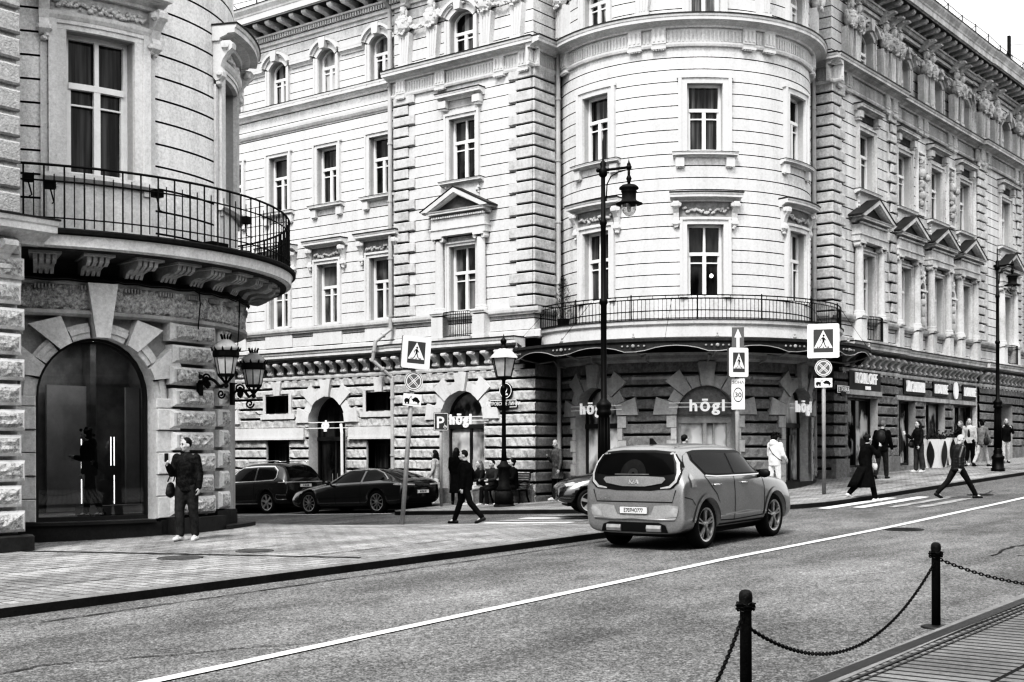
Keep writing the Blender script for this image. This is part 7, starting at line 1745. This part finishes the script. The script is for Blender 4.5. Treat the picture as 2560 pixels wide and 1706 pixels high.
# bald man in the camouflage jacket
p = person('bald man in a long mottled jacket standing beside the tower drain pipe', G(31.75, 22.75), img_dir(125), 1.82, ((4, 0), (-4, 2)), ((4, 8, 118, 26), (2, 8, 14, 0)), 'cloth_camo', 'cloth_black', 'shoe_white', 'bald', lean=3, coat=.34, head=25, wide=.95)
# person in white
p = person('person in white jacket and trousers with dark curly hair, right of the tower door', G(32.3, 15.8), img_dir(-50), 1.70, ((8, 2), (-6, 6)), ((10, 10, 40, 10), (4, 8, 40, 12)), 'cloth_white', 'cloth_white', 'shoe_white', 'curly', lean=2, puffy=1.6, hood=True)
mb = MB(); u = p['up']; mb.tube([u(.50, .13, .02), u(.40, .08, -.17), u(.22, -.06, -.175), u(.06, -.20, -.06), u(.02, -.22, .04)], .012, 5); held('bag_strap', mb, p['W'], 'bag', 'dark strap across the back of the person in white', 'strap')
# head behind the hatchback
person('dark-haired person mostly hidden behind the grey hatchback, near the tower door', G(28.0, 16.2), img_dir(-60), 1.74, ((4, 0), (-4, 4)), top='cloth_black', bottom='cloth_dark', hair='short', nod=10)
# woman on the phone crossing
p = person('woman in a long black coat crossing the road with a phone at her ear', G(31.2, 12.75, True), img_dir(-72), 1.70, ((17, 4), (-17, 30)), ((34, 16, 128, 16), (-4, 20, 24, -10)), 'cloth_black', 'cloth_black', 'shoe_white', 'bun', coat=.58, lean=5, wide=1.1)
mb = MB(); ring_stack(mb, [(Vector((-.42, .02, .36)), .05, .20), (Vector((-.30, 0, .55)), .10, .19), (Vector((-.10, 0, .90)), .10, .16)]); held('coat_tail', mb, p['W'], 'cloth_black', 'flapping tail of the long black coat behind the woman on the phone', 'coat', True)
mb = MB(); ring_stack(mb, [(Vector((.17, -.10, .80)), .04, .13), (Vector((.19, -.10, .90)), .05, .14), (Vector((.18, -.10, .98)), .035, .13)]); mb.tube([(.17, -.22, .97), (.15, -.16, 1.2), (.05, .10, 1.44)], .011, 5); mb.tube([(.17, .02, .97), (.15, .10, 1.2), (.03, .13, 1.45)], .011, 5); held('bag', mb, p['W'], 'bag_pale', 'small pale shoulder bag worn in front by the woman on the phone', 'bag', True)
wr = p['A'][-1][2]; c = wr + Vector((.02, .02, .06)); mb = MB(); mb.box(Fr(lambda a, o, z: c + Vector((a * .5 + z * .3, o, z))), -.05, .05, -.006, .006, -.07, .07); held('phone', mb, p['W'], 'sign_black', 'dark phone at the ear of the woman in the long coat', 'phone')
# man with rucksack walking away
p = person('man in dark clothes with a rucksack walking away along the shop front', G(39.05, 15.43), img_dir(-32), 1.80, ((12, 2), (-14, 16)), ((10, 10, 14, 0), (-14, 10, 14, 0)), 'cloth_black', 'cloth_charcoal', 'shoe_dark', 'short', 'hair_pale', lean=6, puffy=1.4, wide=1.1)
mb = MB(); mb.ball(p['up'](.30, 0, -.21), (.12, .17, .22)); mb.ball(p['up'](.42, 0, -.20), (.10, .15, .12)); held('rucksack', mb, p['W'], 'bag', 'dark rucksack on the back of the man walking away', 'rucksack', True)
shoulder_bag(p['W'], (-.05, .30, .82), .16, .13, .06, 'bag', 'dark shoulder bag at the left side of the man with the rucksack', p['A'][1][0])
# woman with cup
p = person('long-haired woman in a dark jacket and wide jeans holding a white cup', G(43.3, 15.8), img_dir(105), 1.72, ((5, 2), (-4, 4)), ((28, 8, 92, 4), (6, 8, 16, 0)), 'cloth_dark', 'cloth_denim', 'shoe_white', 'long', lean=1, puffy=1.35, wide=1.3, head=10)
wr = p['A'][-1][2] + p['A'][-1][3] * .1; mb = MB(); mb.lathe(wr, [(.03, -.05), (.042, .07)], 10); held('cup', mb, p['W'], 'sign_white', 'white paper cup in the hand of the long-haired woman', 'cup')
shoulder_bag(p['W'], (.05, -.30, .95), .17, .15, .07, 'bag', 'large dark bag at the right side of the long-haired woman', p['A'][-1][0])
# bald man striding over the road
p = person('bald man in a shiny quilted jacket striding across the road', G(33.05, 11.05, True), img_dir(-78), 1.74, ((33, 2), (-30, 16)), ((-24, 9, 20, 0), (22, 12, 40, 0)), 'cloth_black', 'cloth_dark', 'shoe_dark', 'bald', lean=5, puffy=1.5, quilt=True, head=-48)
M['cloth_shiny'] = mat('cloth_shiny', .02, rough=.35, spec=.6, grain=.3, gs=40, blotch=.2, coord='O')
for ch in children_of(p['o']):
    if ch.name.startswith('jacket'): ch.data.materials[0] = M['cloth_shiny']
# the group by the planters
person('long-haired person in dark clothes behind the woman in the white cardigan', G(49.2, 16.3), img_dir(110), 1.66, top='cloth_dark', bottom='cloth_dark', hair='long', hairm='hair_pale')
p = person('woman in a white cardigan, dark top and wide black trousers near the planters', G(48.6, 15.8), img_dir(150), 1.76, ((6, 0), (-8, 4)), ((2, 8, 10, 0), (-4, 8, 8, 0)), 'cloth_pale', 'cloth_black', 'shoe_dark', 'long', 'hair_pale', wide=1.2, head=25)
mb = MB(); ring_stack(mb, [(p['up'](.0), .13, .10), (p['up'](.2, 0, .02), .135, .10), (p['up'](.4, 0, .02), .13, .09)]); held('dark_top', mb, p['W'], 'cloth_charcoal', 'dark top under the white cardigan', 'top', True)
p = person('dark-haired person in grey jacket and pale trousers walking with a bag', G(48.75, 15.4), img_dir(-55), 1.74, ((20, 4), (-16, 18)), ((10, 8, 16, 0), (-10, 10, 12, 0)), 'cloth_grey', 'cloth_pale', 'shoe_dark', 'curly', puffy=1.3)
shoulder_bag(p['W'], (-.10, -.27, .95), .13, .17, .06, 'bag', 'dark bag hanging at the hip of the person in the grey jacket', p['A'][-1][0])
p = person('woman in dark jacket and pale trousers lifting a camera, beside the far lamp post', G(52.05, 15.5), img_dir(165), 1.72, ((6, 2), (-6, 6)), ((40, 12, 100, 22), (36, 12, 100, 22)), 'cloth_dark', 'cloth_pale', 'shoe_dark', 'long', 'hair_pale', puffy=1.3)
c = (p['A'][-1][2] + p['A'][1][2]) / 2 + Vector((.06, 0, .06)); mb = MB(); mb.box(Fr(lambda a, o, z: c + Vector((o, a, z))), -.07, .07, -.03, .03, -.045, .045); mb.lathe(c, [(.035, .02), (.035, .10)], 10, ax=(1, 0, 0)); held('camera', mb, p['W'], 'sign_black', 'black camera in the hands of the woman beside the far lamp post', 'camera')
# people by the side-street window
person('long-haired woman in a pale jacket standing behind the black saloon', G(30.6, 26.6), img_dir(80), 1.68, ((4, 0), (-4, 2)), ((12, 8, 40, 8), (4, 8, 20, 0)), 'cloth_pale', 'cloth_white', 'shoe_white', 'long', puffy=1.3)
person('woman in long black clothes with a ponytail, back to us, beside the side-street window', G(30.5, 25.7), img_dir(-8), 1.72, ((4, 0), (-4, 2)), ((8, 6, 30, 10), (8, 6, 30, 10)), 'cloth_black', 'cloth_black', 'shoe_dark', 'long', coat=.62, wide=.9)
def sitter(label, x, y, face, **k): return person(label, G(x, y), face, 1.70, ((82, 78), (78, 84)), ((24, 8, 60, 14), (24, 8, 60, 14)), seat=.45, **k)
sitter('seated woman with long hair, dark glasses and pale trousers, left of the lantern post', 30.55, 24.75, img_dir(120), top='cloth_dark', bottom='cloth_pale', shoes='shoe_white', hair='long', hairm='hair_pale')
sitter('person in dark clothes seated behind the lantern post, legs stretched', 30.35, 24.1, img_dir(135), top='cloth_charcoal', bottom='cloth_dark', shoes='shoe_white', hair='short')
sitter('young person with tied-back dark hair seated at the right side of the bench', 30.5, 23.45, img_dir(115), top='cloth_black', bottom='cloth_dark', shoes='shoe_white', hair='bun', puffy=1.3)
# ------------------------------------------------------------------ camera, sun, sky
cam = bpy.data.cameras.new('camera'); co = bpy.data.objects.new('camera', cam); COL.objects.link(co)
cam.sensor_width = 36; cam.lens = 36 * 3210 / 2560; cam.shift_y = (1125 - 853) / 2560; cam.clip_start = .1; cam.clip_end = 2000
co.location = (0, 0, 1.6)
th = math.atan2(-.792, .6105)
co.rotation_euler = (Matrix.Rotation(th, 4, 'Z') @ Matrix.Rotation(math.pi / 2, 4, 'X') @ Matrix.Rotation(R_(-.2), 4, 'Z')).to_euler()
scene.camera = co
SUN_EL, SUN_DIR = R_(52), Vector((-.96, -.28, 0)).normalized()
sl = bpy.data.lights.new('sun', 'SUN'); sl.energy = 2.9; sl.angle = R_(14); sl.color = (1, .985, .965); so = bpy.data.objects.new('sun', sl); COL.objects.link(so)
d = Vector((SUN_DIR.x * math.cos(SUN_EL), SUN_DIR.y * math.cos(SUN_EL), math.sin(SUN_EL)))
so.rotation_euler = d.to_track_quat('Z', 'Y').to_euler(); so.location = d * 60
w = bpy.data.worlds.new('World'); scene.world = w; w.use_nodes = True; n = w.node_tree.nodes; L = w.node_tree.links
sky = n.new('ShaderNodeTexSky'); sky.sky_type = 'NISHITA'; sky.sun_disc = False; sky.sun_elevation = SUN_EL; sky.sun_rotation = math.atan2(SUN_DIR.x, SUN_DIR.y)
sky.air_density = 1.6; sky.dust_density = 6; sky.ozone_density = 1
bw = n.new('ShaderNodeRGBToBW'); L.new(sky.outputs[0], bw.inputs[0]); cc = n.new('ShaderNodeCombineColor')
for k in range(3): L.new(bw.outputs[0], cc.inputs[k])
# overcast: the clear-sky luminance is evened out towards one bright cloud layer
mr = n.new('ShaderNodeMath'); mr.operation = 'MULTIPLY_ADD'; mr.inputs[1].default_value = .55; mr.inputs[2].default_value = 8.0
L.new(bw.outputs[0], mr.inputs[0])
for k in range(3): L.new(mr.outputs[0], cc.inputs[k])
bg = n['Background']; bg.inputs['Strength'].default_value = .15; L.new(cc.outputs[0], bg.inputs[0])
scene.view_settings.view_transform = 'Standard'; scene.view_settings.look = 'None'; scene.view_settings.exposure = 0
# the photograph is a hard black-and-white print: a contrast curve over the standard view
scene.view_settings.use_curve_mapping = True
cm = scene.view_settings.curve_mapping; cv = cm.curves[3]
for p in ((.04, .012), (.16, .115), (.42, .47), (.72, .86)): cv.points.new(*p)
cm.update()
scene.render.engine = 'CYCLES'; scene.cycles.max_bounces = 5; scene.cycles.diffuse_bounces = 2; scene.cycles.glossy_bounces = 2; scene.cycles.transparent_max_bounces = 8
scene.cycles.use_denoising = True
scene.render.resolution_x = 1024; scene.render.resolution_y = 682
